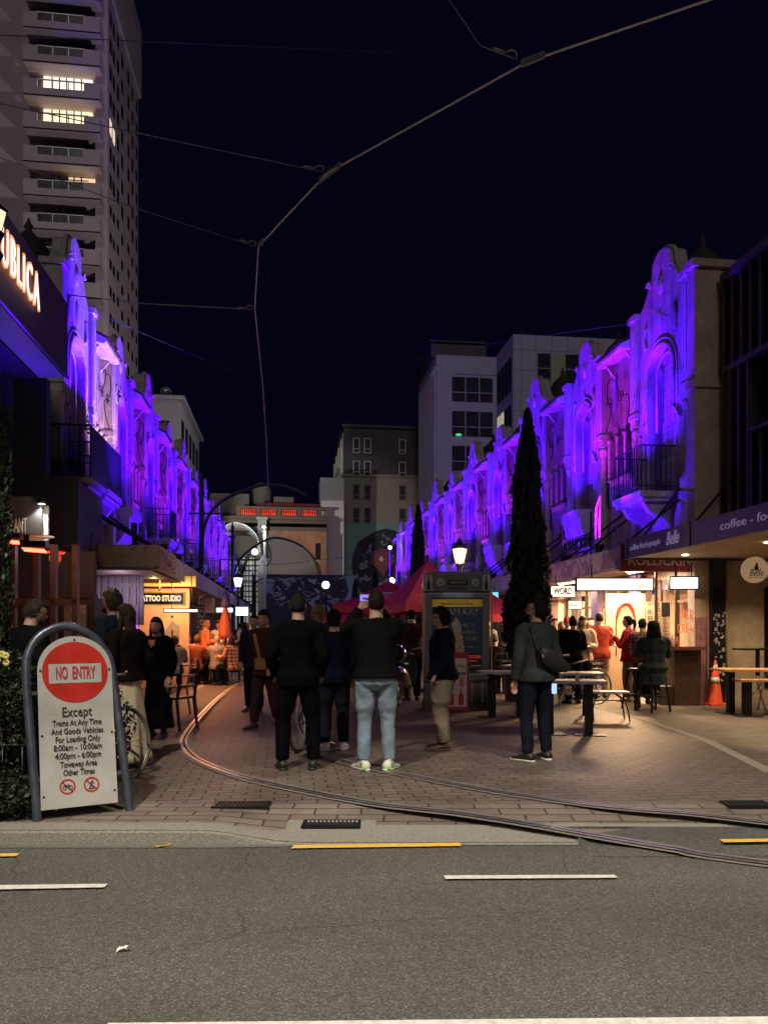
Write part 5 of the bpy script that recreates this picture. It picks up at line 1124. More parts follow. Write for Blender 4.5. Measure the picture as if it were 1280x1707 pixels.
# narrow clipped ivy column at the left frame edge
def cone_tree(name, label, u, D, zb, zt, r, n, sz, prof, mt=leafd, trunk_h=.6, sway=.0):
    c = P(u, D); t = thing(name, label, 'tree', c)
    b = MB(); b.tube([c, c+ZN*(zb+.3*(zt-zb)), c+ZN*(zt-.3)], [r*.2+.03, r*.13+.02, .01], 8)
    for i in range(26):
        z = zb+(zt-zb)*(.05+.85*i/26); a = i*2.4; rr = r*prof((z-zb)/(zt-zb))*.8; b.tube([c+ZN*z, c+Vector((cos(a)*rr*.5, sin(a)*rr*.5, z+.25)), c+Vector((cos(a)*rr, sin(a)*rr, z+.6))], [.02, .012, .004], 4)
    b.build('trunk', bark, t)
    def fn():
        h = random.random()**.85; a = random.random()*2*pi; z = zb+(zt-zb)*h
        rr = r*prof(h)*(1+.42*noise.noise(Vector((cos(a)*1.8, sin(a)*1.8, z*1.5)))+.26*noise.noise(Vector((cos(a)*5, sin(a)*5, z*6)))); rr *= (.55+.45*random.random()**.45)
        return c+Vector((cos(a)*rr, sin(a)*rr, z)), Vector((cos(a)*.35, sin(a)*.35, 1.2))
    b = MB(); leaves(b, n, fn, sz, .42); b.build('crown', mt, t)
    return t
cyp = lambda h: min(1, (h/.12)**.5)*(1-max(0, h-.30)/.70)**.62 if h < 1 else 0
cone_tree('cypress_tree', 'large dark columnar cypress standing before the right terrace', 879, 15.2, .55, 5.75, .42, 30000, .10, cyp)
cone_tree('cypress_tree', 'slim dark cypress rising between the red umbrella and terrace', 697, 27, .5, 5.75, .36, 9000, .14, cyp)
cone_tree('cypress_tree', 'tiny distant cypress left of the mural with the red patch', 592, 50, .5, 4.6, .35, 2500, .22, cyp)
cone_tree('cypress_tree', 'tiny distant cypress just right of the mural building corner', 626, 46, .5, 4.9, .35, 2500, .22, cyp)
cone_tree('ivy_column', 'clipped green climber column cut off by the left frame edge', -6, 7.6, .3, 3.6, .13, 6000, .06, lambda h: 1.0, leaf)
c = P(879, 15.2); b = MB(); b.lathe(c, [(.36, 0), (.44, .02), (.50, .62), (.53, .64), (.53, .70), (.46, .70), (.44, .6), (.0, .58)], 20); tag(b.build('tree_planter', mat('grey_planter', (.10, .09, .09), .7, bump=.3)), 'round dark planter holding the large cypress', 'planter')
# ================================================================== KIOSK
kc = P(762, 13.35); t = thing('advertising_kiosk', 'grey advertising kiosk with backlit ADAM KAY poster and bottle topped header', 'kiosk', kc, -TH)
B = LB
kg = mat('kiosk_grey', (.115, .11, .115), .45, .3, var=.12, bump=.15); W2 = .56
b = B(); b.box(-W2, W2, .02, .5, .14, 2.06); b.box(-W2-.02, W2+.02, -.03, .54, 2.06, 2.38); b.box(-W2+.03, W2-.03, .1, .45, 2.38, 2.42); b.build('body', kg, t, bevel=.01)
b = B(); b.box(-W2-.02, W2+.02, -.02, .52, 0, .14); b.build('plinth', mat('kiosk_plinth', (.07, .055, .05), .7), t)
b = B(); b.box(-W2, -W2+.12, -.03, .02, .52, 2.04); b.box(W2-.12, W2, -.03, .02, .52, 2.04); b.box(-W2+.12, W2-.12, -.03, .02, 1.95, 2.04); b.box(-W2+.12, W2-.12, -.03, .02, .52, .64); b.build('poster_frame', mat('kiosk_frame', (.16, .165, .17), .4, .5), t, bevel=.012)
b = B(); b.box(-W2-.045, -W2-.02, -.05, .0, .5, 2.1); b.box(W2+.02, W2+.045, -.05, .0, .5, 2.1); b.build('gold_trim', mat('gold_trim', (.45, .30, .12), .4, .7), t)
b = B(); 
for x in (-.42, -.2, .12, .24, .42): b.box(x, x+.03, -.01, .018, .15, .5)
b.build('base_ribs', galv, t)
b = B(); b.box(-W2+.12, W2-.12, .0, .012, .64, 1.95); po = b.build('poster', mat('poster_blue', (.02, .035, .06), .3, var=.5, scale=1.5, emit=(.03, .06, .11), es=.04), t)
kx, ky = R_, ZN; K3 = lambda x, z, y=-.006: kc+R_*x+F_*y+ZN*z
b = B(); b.box(-W2+.125, W2-.125, -.006, .0, 1.80, 1.93); b.build('yellow_band', mat('poster_yellow', (.55, .33, .04), .4, emit=(1, .6, .05), es=.05), po)
text('FROM THE BEST SELLING AUTHOR', K3(0, 1.895), kx, ky, .035, letter_k, po, width=.35); text('RETURNING BY POPULAR DEMAND', K3(0, 1.85), kx, ky, .04, letter_k, po, width=.55, bold=.001)
gl = mat('poster_gold', (.30, .23, .10), .4, emit=(1, .75, .3), es=.05)
text('ADAM KAY', K3(.0, 1.71), kx, ky, .17, gl, po, width=.74, bold=-.0045)
for s_, z_, w_ in (('THIS IS', 1.48, .34), ('GOING', 1.36, .27), ('TO HURT', 1.24, .37)): text(s_, K3(.20 if s_ == 'TO HURT' else .15 if s_ == 'THIS IS' else .185, z_), kx, ky, .11, gl, po, width=w_*.9, bold=-.003)
text('Live on stage', K3(.17, 1.11), kx, ky, .035, letter_w, po, width=.2)
b = MB(lambda x, y, z: kc+R_*x+F_*y+ZN*z); b.prism([(-.10, 1.5), (-.02, 1.62), (.03, 1.56), (.06, 1.45), (.10, 1.2), (.13, .95), (-.12, .95), (-.02, 1.2)], lambda x, z: (x, -.0055, z), lambda x, z: (x, -.001, z)); b.build('pictured_coat', mat('poster_coat', (.4, .33, .22), .6, var=.4, scale=12), po)
b = B(); b.box(.05, .42, -.006, -.001, .70, .98); b.build('tour_panel', mat('poster_black', (.012, .012, .014), .4), po)
b = B(); b.box(.06, .41, -.011, -.0065, .91, .96); b.box(.2, .34, -.011, -.0065, .85, .875); b.build('red_strip', mat('poster_red', (.5, .05, .03), .4, emit=(1, .1, .05), es=.1), po)
text('AUSTRALIA & NEW ZEALAND', K3(.20, .935, -.011), kx, ky, .028, letter_k, po, width=.24)
for i, s_ in enumerate(('Isaac Theatre Royal', 'Opera House', 'Town Hall', 'Civic', 'On sale now')): text(s_, K3(.14+.005*i, .89-.035*i), kx, ky, .026, letter_w, po, width=.10+.03*((i*2) % 3))
b = B(); b.box(.24, .42, -.011, -.0065, .765, .79); b.build('green_strip', mat('poster_olive', (.4, .42, .18), .5), po)
hd = mat('header_black', (.012, .01, .01), .4)
b = B(); b.box(-.17, .17, -.04, -.031, 2.18, 2.26); b.build('name_plate', hd, t); text('PHANTOM', K3(0, 2.22, -.041), kx, ky, .05, mat('plate_grey', (.4, .38, .36), .5), t, width=.26, bold=.001)
b = B()
for x in (-.29, .31):
    b.lathe((x, -.03, 2.22), [(.045, 0), (.075, 0), (.075, .008), (.045, .008)], 20, (XN, ZN, -YN)); b.lathe((x, -.03, 2.22), [(.001, 0), (.028, 0), (.028, .008), (.001, .008)], 14, (XN, ZN, -YN))
b.build('roundels', mat('roundel_cream', (.4, .34, .27), .5), t)
b = B()
for x in (-.50, .50): b.box(x-.06, x+.06, -.037, -.031, 2.10, 2.35); b.box(x-.08, x+.08, -.06, -.03, 2.075, 2.095)
b.build('bottle_niches', mat('niche_cream', (.42, .40, .40), .6), t)
b = B()
for x in (-.50, .50): b.lathe((x, -.045, 2.1), [(.001, 0), (.032, 0), (.032, .13), (.012, .18), (.012, .24), (.001, .24)], 10)
b.build('bottle_figures', mat('bottle_blue', (.02, .05, .10), .25), t)
b = B()
for x in (-.1, 0, .1): b.tube([(x-.05, -.035, 2.11), (x, -.035, 2.15), (x+.05, -.035, 2.11), (x+.02, -.035, 2.10)], .008, 5)
b.build('scroll_motif', hd, t)
lamp('AREA', kc-F_*.25+ZN*1.98, .25, (.7, .85, 1), t, aim=kc+ZN*1.2+F_*.02, size=.5)
# drinks poster stand
c = P(762, 12.7); t = thing('poster_stand', 'white and red poster stand with red bottles before the kiosk', 'sign', c, -TH)
b = B(); b.box(-.22, .19, 0, .04, .07, 1.03); b.build('board', mat('stand_red', (.35, .02, .03), .5), t)
b = B(); b.box(-.20, .155, -.006, .0, .13, .93); b.build('poster', mat('stand_pink_white', (.62, .5, .5), .5), t)
text('ROYAL', c+R_*.03+ZN*.80-F_*.008, R_, ZN, .07, letter_k, t, width=.2); text('FROM $8.5', c+R_*.03+ZN*.68-F_*.008, R_, ZN, .07, letter_k, t, width=.22, bold=.002)
b = B()
for x in (-.10, .06): b.box(x-.045, x+.045, -.012, -.006, .16, .34); b.box(x-.015, x+.015, -.012, -.006, .34, .42)
b.build('red_bottles', mat('bottle_red', (.45, .02, .03), .4), t)
b = B(); b.box(.04, .10, -.012, -.006, .46, .62); b.build('tan_bottle', mat('amber_print', (.5, .22, .05), .4), t)
# ================================================================== UMBRELLAS
def umbrella(label, u, D, ztip, r, drop, n=8, rot=0, logo=True, name='market_umbrella', m_=None, val=.18):
    c = P(u, D); t = thing(name, label, 'umbrella', c)
    b = MB(); b.tube([c, c+ZN*(ztip+.05)], .03, 8); b.sph(c+ZN*(ztip+.08), .045); b.build('pole', black, t)
    b = MB(); b.box(c.x-.3, c.x+.3, c.y-.3, c.y+.3, 0, .08); b.build('base', black, t)
    top = c+ZN*ztip; rim = [c+Vector((cos(2*pi*i/n+rot)*r, sin(2*pi*i/n+rot)*r, ztip-drop)) for i in range(n)]
    b = MB(); vs = [top]; fs = []; m1 = 6
    for i in range(n):
        a, e = rim[i], rim[(i+1) % n]
        for p in (a, e): pass
    ring = []
    for k in range(1, m1+1):
        row = []
        for i in range(n):
            for j in range(4):
                f = j/4; e = rim[i].lerp(rim[(i+1) % n], f); q = top.lerp(e, k/m1); sag = .035*k/m1*sin(pi*f)+.05*sin(pi*k/m1); q = q-ZN*sag; row.append(q)
        ring.append(row)
    vs += [q for row in ring for q in row]; M = n*4
    for i in range(M): fs.append((0, 1+i, 1+(i+1) % M))
    for k in range(m1-1):
        for i in range(M): fs.append((1+k*M+i, 1+k*M+(i+1) % M, 1+(k+1)*M+(i+1) % M, 1+(k+1)*M+i))
    k0 = len(vs); vs += [q-ZN*val for q in ring[-1]]
    for i in range(M): fs.append((1+(m1-1)*M+i, 1+(m1-1)*M+(i+1) % M, k0+(i+1) % M, k0+i))
    b.add(vs, fs); b.build('canopy', m_ or mat('red_canvas', (.32, .012, .045), .75, var=.15, bump=.2), t)
    b = MB()
    for i in range(n): b.tube([top-ZN*.1, rim[i]-ZN*.06], .012, 5); b.tube([c+ZN*(ztip-drop-.25), c+ZN*(ztip-drop*.55)+(rim[i]-c-ZN*(ztip-drop))*.5], .01, 5)
    b.build('ribs', darkwood, t)
    if logo:
        # logo on the face nearest the camera
        i = min(range(n), key=lambda i: ((rim[i]+rim[(i+1) % n])/2-Vector((0, 0, 0))).xy.length)
        a, e = rim[i], rim[(i+1) % n]; mid = (a+e)/2; up = (top-mid).normalized(); x = (e-a).normalized()
        if x.dot(R_) < 0: x = -x
        nn = x.cross(up)
        cc_ = mid+up*((top-mid).length*.36)-ZN*.02+nn*.03
        W = .62 if D < 20 else .5
        b = MB(); b.tube([cc_+x*W*.62*cos(2*pi*q/30)+up*W*.38*sin(2*pi*q/30) for q in range(31)], .016, 5); b.build('logo_ring', mat('logo_pink', (.55, .30, .36), .6), t)
        for s_, dy, w_ in (('ROLLICKIN', .11, .95), ('GELATO', -.03, .62), ('CAFE', -.16, .4)): text(s_, cc_+up*dy*W/.62, x, up, .13, MATS['logo_pink'], t, width=w_*W, push=.01, bold=.004)
    return t
umbrella('tall red market umbrella with an oval logo rising behind the kiosk', 712, 17.5, 2.98, 1.25, 1.0, 4, rot=pi/4-TH+.35)
umbrella('wide red umbrella lit magenta behind the man raising his phone', 648, 21, 2.75, 2.0, .72, 4, rot=pi/4-TH)
umbrella('lower red umbrella left of centre with a violet lit valance', 600, 24, 2.42, 1.6, .6, 4, rot=pi/4, logo=False)
umbrella('red umbrella between the kiosk and the big cypress', 805, 19, 2.45, 1.15, .65, 4, rot=pi/4+.2, logo=False)
lamp('SPOT', P(655, 19.5, z=1.2), 22, (.7, .12, 1), units[(1, 1)], aim=P(640, 21.5, z=2.6), size=.2, spot=2.4, blend=1)  # unseen violet spot added to light the umbrella canopies
lamp('POINT', P(690, 15.5, z=2.75), 4, (1, .35, .5), units[(1, 1)], size=.2)  # unseen pink point light, also added for the umbrellas
# closed orange umbrella left
c = P(376, 20.5); t = thing('closed_umbrella', 'closed orange and blue parasol standing beside the left diners', 'umbrella', c)
b = MB(); b.tube([c, c+ZN*2.3], .025); b.build('pole', black, t)
b = MB(); b.loft([(c+ZN*z, r*(1+.1*sin(z*9)), r, XN, YN) for z, r in ((1.15, .22), (1.3, .21), (1.6, .15), (1.85, .10), (2.0, .06))], 7); b.build('orange_cloth', mat('orange_canvas', (.24, .06, .025), .7, bump=.3), t)
b = MB(); b.loft([(c+ZN*z, r, r, XN, YN) for z, r in ((2.0, .11), (2.1, .13), (2.35, .07), (2.45, .02))], 7); b.build('blue_cap', mat('navy_canvas', (.04, .05, .2), .7), t)
# ================================================================== TABLES AND SEATS
def pic_table(label, c, rot, L_, W_, m_, h=.73, bench=True, group=None, leg=black, name='picnic_table', pedestal=False):
    t = thing(name, label, 'table', c, rot, group)
    b = B(); n = max(2, int(W_/.12))
    for i in range(n): y = -W_/2+W_*i/n; b.box(-L_/2, L_/2, y+.006, y+W_/n-.006, h-.04, h)
    b.build('table_top', m_, t, bevel=.004)
    for sx in (-1, 1):
        x = sx*(L_/2-.22)
        b = B()
        if pedestal: b.box(x-.05, x+.05, -.06, .06, .012, h-.04); b.box(x-.2, x+.2, -.16, .16, 0, .012)
        else: b.bar((x, -W_/2+.08, h-.06), (x, -W_*.75, 0), .05, .04, XN); b.bar((x, W_/2-.08, h-.06), (x, W_*.75, 0), .05, .04, XN); b.bar((x, -W_*.75-.0, .4), (x, W_*.75, .4), .045, .04, XN)
        b.build('leg', leg, t)
    if bench:
        for sy in (-1, 1): b = B(); b.box(-L_/2, L_/2, sy*W_*.85-.12, sy*W_*.85+.12, .42, .455); b.build('bench_seat', m_, t, bevel=.004)
    return t
greyslat = mat('grey_slats', (.40, .38, .42), .4, var=.15, scale=8, bump=.2)
pic_table('grey topped table on black square posts right of the man with the backpack', P(948, 10.3), -TH-.15, .95, .52, greyslat, bench=False, pedestal=True)
pic_table('long grey topped table behind the nearer post table', P(944, 12.2), -TH-.1, 1.1, .6, greyslat, bench=False, pedestal=False)
pic_table('grey topped table left of the man with the backpack', P(843, 12.4), -TH+.1, .9, .5, greyslat, h=.74, bench=False, pedestal=True)
t = thing('folding_bench', 'slatted grey bench on thin bowed metal legs', 'bench', P(1013, 12.0), -TH-.1)
b = B()
for i in range(4): b.box(-.30, .30, -.18+i*.1, -.11+i*.1, .42, .445)
b.build('seat', greyslat, t)
b = B()
for sx in (-1, 1):
    for sy in (-1, 1): b.tube([(sx*.10, sy*.12, .41), (sx*.22, sy*.15, .33), (sx*.27, sy*.18, .15), (sx*.29, sy*.2, 0)], .011, 6)
b.tube([(-.24, 0, .3), (.24, 0, .3)], .01, 6); b.build('leg_frame', black, t)
lt = mat('light_timber', (.50, .26, .10), .45, var=.25, scale=5, bump=.2)
c = P(1262, 12.9); pic_table('timber topped long table on black posts under the purple awning', c, -TH, 1.35, .62, lt, h=.75, bench=False, pedestal=True)
c = P(1290, 12.5); t = thing('timber_bench', 'timber bench on black posts nearest the right edge', 'bench', c, -TH); b = B(); b.box(-.62, .7, -.15, .15, .56, .6); b.build('seat', lt, t, bevel=.004)
for x in (-.45, .5): b = B(); b.box(x-.04, x+.04, -.1, .1, 0.01, .56); b.box(x-.2, x+.2, -.14, .14, 0, .012); b.build('leg', black, t)
c = P(1262, 13.4); t = thing('folding_stand', 'thin metal trestle legs behind the timber table', 'trestle', c); b = B(); b.tube([(-.3, 0, 0), (.2, 0, .65)], .012); b.tube([(.15, 0, 0), (-.05, 0, .6)], .012); b.tube([(.0, 0, 0), (.2, .1, .6)], .012); b.build('legs', galv, t)
b = B(); b.box(-.35, .35, -.2, .2, 1.05, 1.08); b.bar((0, 0, .6), (0, 0, 1.05), .05); b.build('shelf', black, t)
# left terrace tables
pt = [pic_table('brown picnic table with benches where the diners sit', P(318, 20.6), .1, 1.5, .7, darkwood, group='picnic tables at the left diners'),
      pic_table('brown picnic table right of the stickered pole', P(372, 20.9), .05, 1.3, .7, darkwood, group='picnic tables at the left diners')]
for u, D, lab in ((560, 20, 'dark table under the lower red umbrella'), (650, 17, 'dark table under the wide red umbrella'), (842, 17, 'dark table left of the big cypress'), (975, 15.8, 'small high table before the red jacketed man')):
    pic_table(lab, P(u, D), random.random(), .8, .7, darkwood, h=.74, bench=False, pedestal=True, name='cafe_table')
def glass_on(u, D, z, lab, col=(1, .5, .2)):
    c = P(u, D, z=z); tt = thing('candle_glass', lab, 'candle', c, group='small table candles'); b = MB(); b.lathe(c, [(.03, 0), (.035, .09), (.03, .09), (.026, .01), (.0, .01)], 10); b.build('holder', mat('amber_glass', (.5, .2, .08), .2), tt)
    b = MB(); b.sph(c+ZN*.04, .018, .018, .03, 8, 6); b.build('flame', emis('candle_flame', (1, .5, .15), 14), tt)
glass_on(308, 20.3, .73, 'glowing candle glass on the diners table, leftmost'); glass_on(381, 20.6, .73, 'glowing candle glass on the table right of the stickered pole')
# ladder-back chair behind the woman in black
def chair(label, c, rot, m_=black, name='chair', group=None):
    t = thing(name, label, 'chair', c, rot, group)
    b = B(); b.box(-.21, .21, -.2, .22, .43, .46); b.build('seat', m_, t, bevel=.006)
    for sx in (-1, 1):
        b = B(); b.bar((sx*.19, .2, .43), (sx*.2, .23, 0), .03); b.build('leg', m_, t)
        b = B(); b.bar((sx*.19, -.19, .43), (sx*.2, -.25, 0), .03); b.build('leg', m_, t)
    b = B(); b.bar((-.19, -.2, .44), (-.19, -.28, .92), .03); b.bar((.19, -.2, .44), (.19, -.28, .92), .03)
    for z in (.62, .76, .9): b.bar((-.19, -.24-.05*(z-.6), z), (.19, -.24-.05*(z-.6), z), .05, .018, ZN)
    b.build('backrest', m_, t); return t
chair('dark chair behind the laughing woman dressed in black', P(291, 10.9), radians(60), mat('dark_chair', (.03, .02, .02), .4))
chair('grey timber chair behind it, further along the channel', P(299, 13.0), radians(80), mat('grey_chair', (.12, .1, .1), .5))
# ================================================================== STREET FURNITURE
def cone(label, c):
    t = thing('traffic_cone', label, 'traffic cone', c); b = B(); b.box(-.19, .19, -.19, .19, 0, .035); b.lathe((0, 0, .035), [(.15, 0), (.135, .03), (.028, .80), (.02, .81), (.001, .81)], 24); b.build('body', mat('cone_orange', (.75, .09, .03), .45, var=.12), t, bevel=.004)
    for z0, z1 in ((.40, .52), (.66, .75)): b = B(); r = lambda z: .135-(z-.065)*.1405+.003; b.lathe((0, 0, z0), [(r(z0), 0), (r(z1), z1-z0), (r(z1)-.004, z1-z0), (r(z0)-.004, 0)], 24); b.build('reflective_band', mat('reflective_white', (.7, .66, .62), .35), t)
cone('orange traffic cone with two white bands by the stickered post', P(1191, 14.35))
def lantern_post(label, u, D, z, lit, s_=1., post=True, name='street_lantern', pw=20, e=5):
    c = P(u, D); t = thing(name, label, 'street lamp', c)
    if post:
        b = MB(); b.lathe(c, [(.14, 0), (.15, .05), (.09, .3), (.06, .5), (.05, z-.35), (.09, z-.25), (.04, z-.18), (.08, z-.05), (.10, z)], 12); b.build('post', black, t)
    q = c+ZN*z; b = MB(); b.loft([(q, .085*s_, .085*s_, XN, YN), (q+ZN*.30*s_, .155*s_, .155*s_, XN, YN)], 6); b.build('lantern_glass', emis('lantern_%s' % lit, {'warm': (1, .88, .48), 'white': (.9, .95, 1)}[lit], e), t)
    b = MB(); b.loft([(q+ZN*.30*s_, .18*s_, .18*s_, XN, YN), (q+ZN*.33*s_, .18*s_, .18*s_, XN, YN), (q+ZN*.42*s_, .07*s_, .07*s_, XN, YN), (q+ZN*.52*s_, .02*s_, .02*s_, XN, YN)], 6)
    for i in range(6): a = pi*i/3; b.bar(q+Vector((cos(a)*.085, sin(a)*.085, 0))*s_, q+Vector((cos(a)*.155, sin(a)*.155, .3))*s_, .010)
    b.build('lantern_cap', black, t)
    if pw: lamp('POINT', q+ZN*.15*s_-F_*.3, pw, (1, .8, .5) if lit == 'warm' else (.85, .92, 1), t, size=.15)
lantern_post('lit cream lantern on a dark post above the advertising kiosk', 766, 16.5, 2.82, 'warm', 1.05, e=1.25)
lantern_post('small white lit lantern far down the left side of the lane', 397, 34, 3.3, 'white', 1.3, pw=10, e=3)
lantern_post('greenish lit lantern on a tall post cut by the left frame edge', -7, 9.0, 6.05, 'warm', .8, post=True, pw=3, e=.55)
def globe(label, u, v, D, r, e=6, col=(1, .9, .95), pw=25):
    z = H-(v-1050)*D/F_PX; c = P(u, D); t = thing('globe_lamp', label, 'street lamp', c)
    b = MB(); b.lathe(c, [(.10, 0), (.05, .3), (.04, z-r), (.06, z-r)], 8); b.build('post', black, t)
    b = MB(); b.sph(c+ZN*z, r, n=16, m=11); b.build('globe', emis('globe_glass_%d' % e, col, e), t)
    lamp('POINT', c+ZN*z-F_*(r+.1), pw, col, t, size=.15)
globe('bright white globe lamp at the street end before the mural hoarding', 543, 975, 40, .19)
globe('small bright globe lamp left of the tall red umbrella', 653, 968, 34, .13, 12)
globe('bright cluster lamp before the glass arcade', 425, 920, 50, .2)
globe('small round lamp glowing at the far end of the right terrace', 650, 913, 52, .12, 10)
# cobra head on a pale pole
c = P(441, 44); t = thing('street_light', 'pale pole with a small lit head before the arcade pillar', 'street lamp', c); z = H-(878-1050)*44/F_PX
b = MB(); b.tube([c, c+ZN*z], [.09, .06], 8); b.build('pole', mat('pale_pole', (.45, .45, .42), .5), t)
b = MB(); b.sph(c+ZN*z, .25, .2, .1, 12, 7); b.build('head', galv, t); b = MB(); b.sph(c+ZN*(z-.04)-F_*.15, .12, .1, .07, 10, 6); b.build('lens', emis('head_glow', (.95, .95, 1), 8), t); lamp('SPOT', c+ZN*(z-.2), 200, (1, .95, .9), t, aim=c, size=.1, spot=2.3)
# catenary poles with curved bracket arms
def cat_pole(label, u, D, vtop, spans, stick=False):
    c = P(u, D); zt = H-(vtop-1050)*D/F_PX; t = thing('tram_pole', label, 'pole', c)
    b = MB(); b.lathe(c, [(.20, 0), (.21, .04), (.17, .3), (.19, .36), (.11, .42), (.12, .55), (.095, .6), (.075, zt-.5), (.11, zt-.45), (.07, zt-.35), (.07, zt), (.10, zt+.05), (.03, zt+.12), (.06, zt+.2), (.0, zt+.26)], 14); b.build('post', mat('pole_green_black', (.02, .024, .026), .4, .4, bump=.15), t)
    b = MB(); pts = catmull([P(u_, D, v_) for u_, v_ in spans], 6); b.tube(pts, .05, 6); b.tube([P(u-22, D, (spans[1][1]+spans[2][1])/2), P(u+46, D, (spans[1][1]+spans[2][1])/2)], .03, 6); b.build('curved_arm', MATS['pole_green_black'], t)
    return t, c
t, c = cat_pole('black tram pole pasted with stickers and carrying a curved overhead arm', 336, 23.4, 800, [(337, 905), (344, 870), (362, 842), (395, 822), (440, 808), (480, 811), (512, 826)])
random.seed(5); b = MB()
for i in range(150):
    a = -pi/2+random.gauss(0, .9); z = .65+random.random()*2.1; w_ = .02+random.random()*.05; h_ = .02+random.random()*.06; r = .098-(z-.6)*.004
    for k in range(2):
        a0, a1 = a+k*w_/r/2, a+(k+1)*w_/r/2; b.add([c+Vector((cos(a0)*r, sin(a0)*r, z)), c+Vector((cos(a1)*r, sin(a1)*r, z)), c+Vector((cos(a1)*r, sin(a1)*r, z+h_)), c+Vector((cos(a0)*r, sin(a0)*r, z+h_))], [(0,1,2,3)])
b.build('stickers', mat('grey_stickers', (.50, .46, .50), .6, var=.75, scale=14), t)
b = MB(lambda x, y, z: P(350, 23.2, z=0)+R_*x+F_*y+ZN*z); b.box(-.14, .14, 0, .02, 1.92, 2.36); sp = b.build('parking_plate', mat('plate_pale', (.5, .46, .46), .5), t)
b = MB(lambda x, y, z: P(350, 23.2, z=0)+R_*x+F_*y+ZN*z); b.tube([(.07*cos(a*.3), -.01, 2.26+.07*sin(a*.3)) for a in range(22)], .01, 5); b.build('plate_symbol', letter_k, sp); text('P5', P(350, 23.18, z=2.26), R_, ZN, .07, letter_k, sp); text('LOADING', P(350, 23.18, z=2.12), R_, ZN, .05, MATS['sign_red_text'], sp, width=.22); text('ZONE ONLY', P(350, 23.18, z=2.02), R_, ZN, .035, letter_k, sp, width=.22)
cat_pole('smaller tram pole with curved arm farther down the left side', 388, 36, 880, [(390, 985), (394, 945), (412, 920), (450, 898), (480, 900), (506, 912)])
cat_pole('distant tram pole beside the pale arcade pillar', 422, 50, 960, [(422, 985), (424, 975), (430, 968), (440, 964), (450, 963), (460, 966), (466, 970)])
# ================================================================== OVERHEAD WIRES
ZW = 5.6
def W(u, v, z=ZW): D = F_PX*(H-z)/(v-1050); return P(u, D, z=z)
wm = mat('wire_copper', (.75, .66, .66), .5, .2, var=.1); wmd = mat('steel_cable', (.16, .15, .22), .4, .3)
main = [W(1290, -45), W(1178, 1), W(908, 93), W(868, 109), W(545, 289), W(466, 373), W(431, 412), W(425, 514), W(438, 640), W(444, 730), W(449, 850), W(455, 930)]
t = thing('contact_wire', 'copper tram contact wire bending from upper right down along the lane', 'wire', main[0]); b = MB(); b.tube(main, .0074, 6); b.build('wire', wm, t)
b = MB(); 
for i, (pa, pb) in enumerate(((main[2], main[3]), (main[4]+(main[3]-main[4]).normalized()*.18, main[4]-(main[4]-main[5]).normalized()*.16), (main[6]+(main[5]-main[6]).normalized()*.15, main[6]))):
    b.bar(pa+ZN*.012, pb+ZN*.012, .02, .05)
    for k in range(6): q = pa.lerp(pb, (k+.5)/6); b.sph(q+ZN*.02-F_*.012, .009, n=6, m=5)
b.build('splice_clamps', galv, t)
def cable(label, pts, clamp=None, r=.0045):
    t = thing('span_cable', label, 'cable', pts[0]); q = []
    for i in range(len(pts)-1):
        for k in range(8): f = k/8; p = pts[i].lerp(pts[i+1], f); q.append(p)
    q.append(pts[-1]); b = MB(); b.tube(q, r, 5); b.build('cable', wmd, t)
    if clamp:
        d = (pts[-2]-pts[-1]).normalized(); e = pts[-1]; b = MB()
        b.tube([e+ZN*.02, e+ZN*.05+d*.01, e+ZN*.055+d*.045, e+ZN*.02+d*.09], .007, 6); b.tube([e+ZN*.02+d*.09, e+ZN*.018+d*.11, e+ZN*.014+d*.17, e+ZN*.010+d*.20], [.005, .011, .013, .006], 8); b.build('insulator', mat('cream_insulator', (.22, .20, .15), .4, .2), t)
    return t
cable('cable dropping from the top edge to the contact wire clamp', [W(735, -20, 5.9), W(800, 76, 5.68), W(862, 99)], True)
cable('upper left cable pulling the wire bend by the middle clamp', [P(-60, 6.5, 160), W(250, 226), W(540, 287)], True)
cable('cable crossing the tower and meeting the lower wire bend', [P(-60, 8.6, 240), W(220, 345), W(427, 411)], True)
cable('low left cable reaching the wire where it turns violet', [P(118, 13.2, 492), W(240, 506), W(421, 516)], True, .008)
cable('highest thin cable crossing level over the tower', [P(-40, 6.2, 57), P(300, 9, 72), P(700, 16, 90)], None, .005)
cable('thin cable sagging between the office block and the right pier', [P(690, 40, 600), P(850, 24, 567), P(1050, 17, 540), P(1172, 14.5, 513)], None)
cable('faint thin cable low over the left terrace', [P(112, 13.4, 500), P(260, 18, 565), P(400, 24, 625)], None, .004)
cable('far cross cable sagging before the arcade and mural', [P(395, 36, 945), P(500, 38, 938), P(600, 40, 925), P(668, 42, 915)], None, .015)
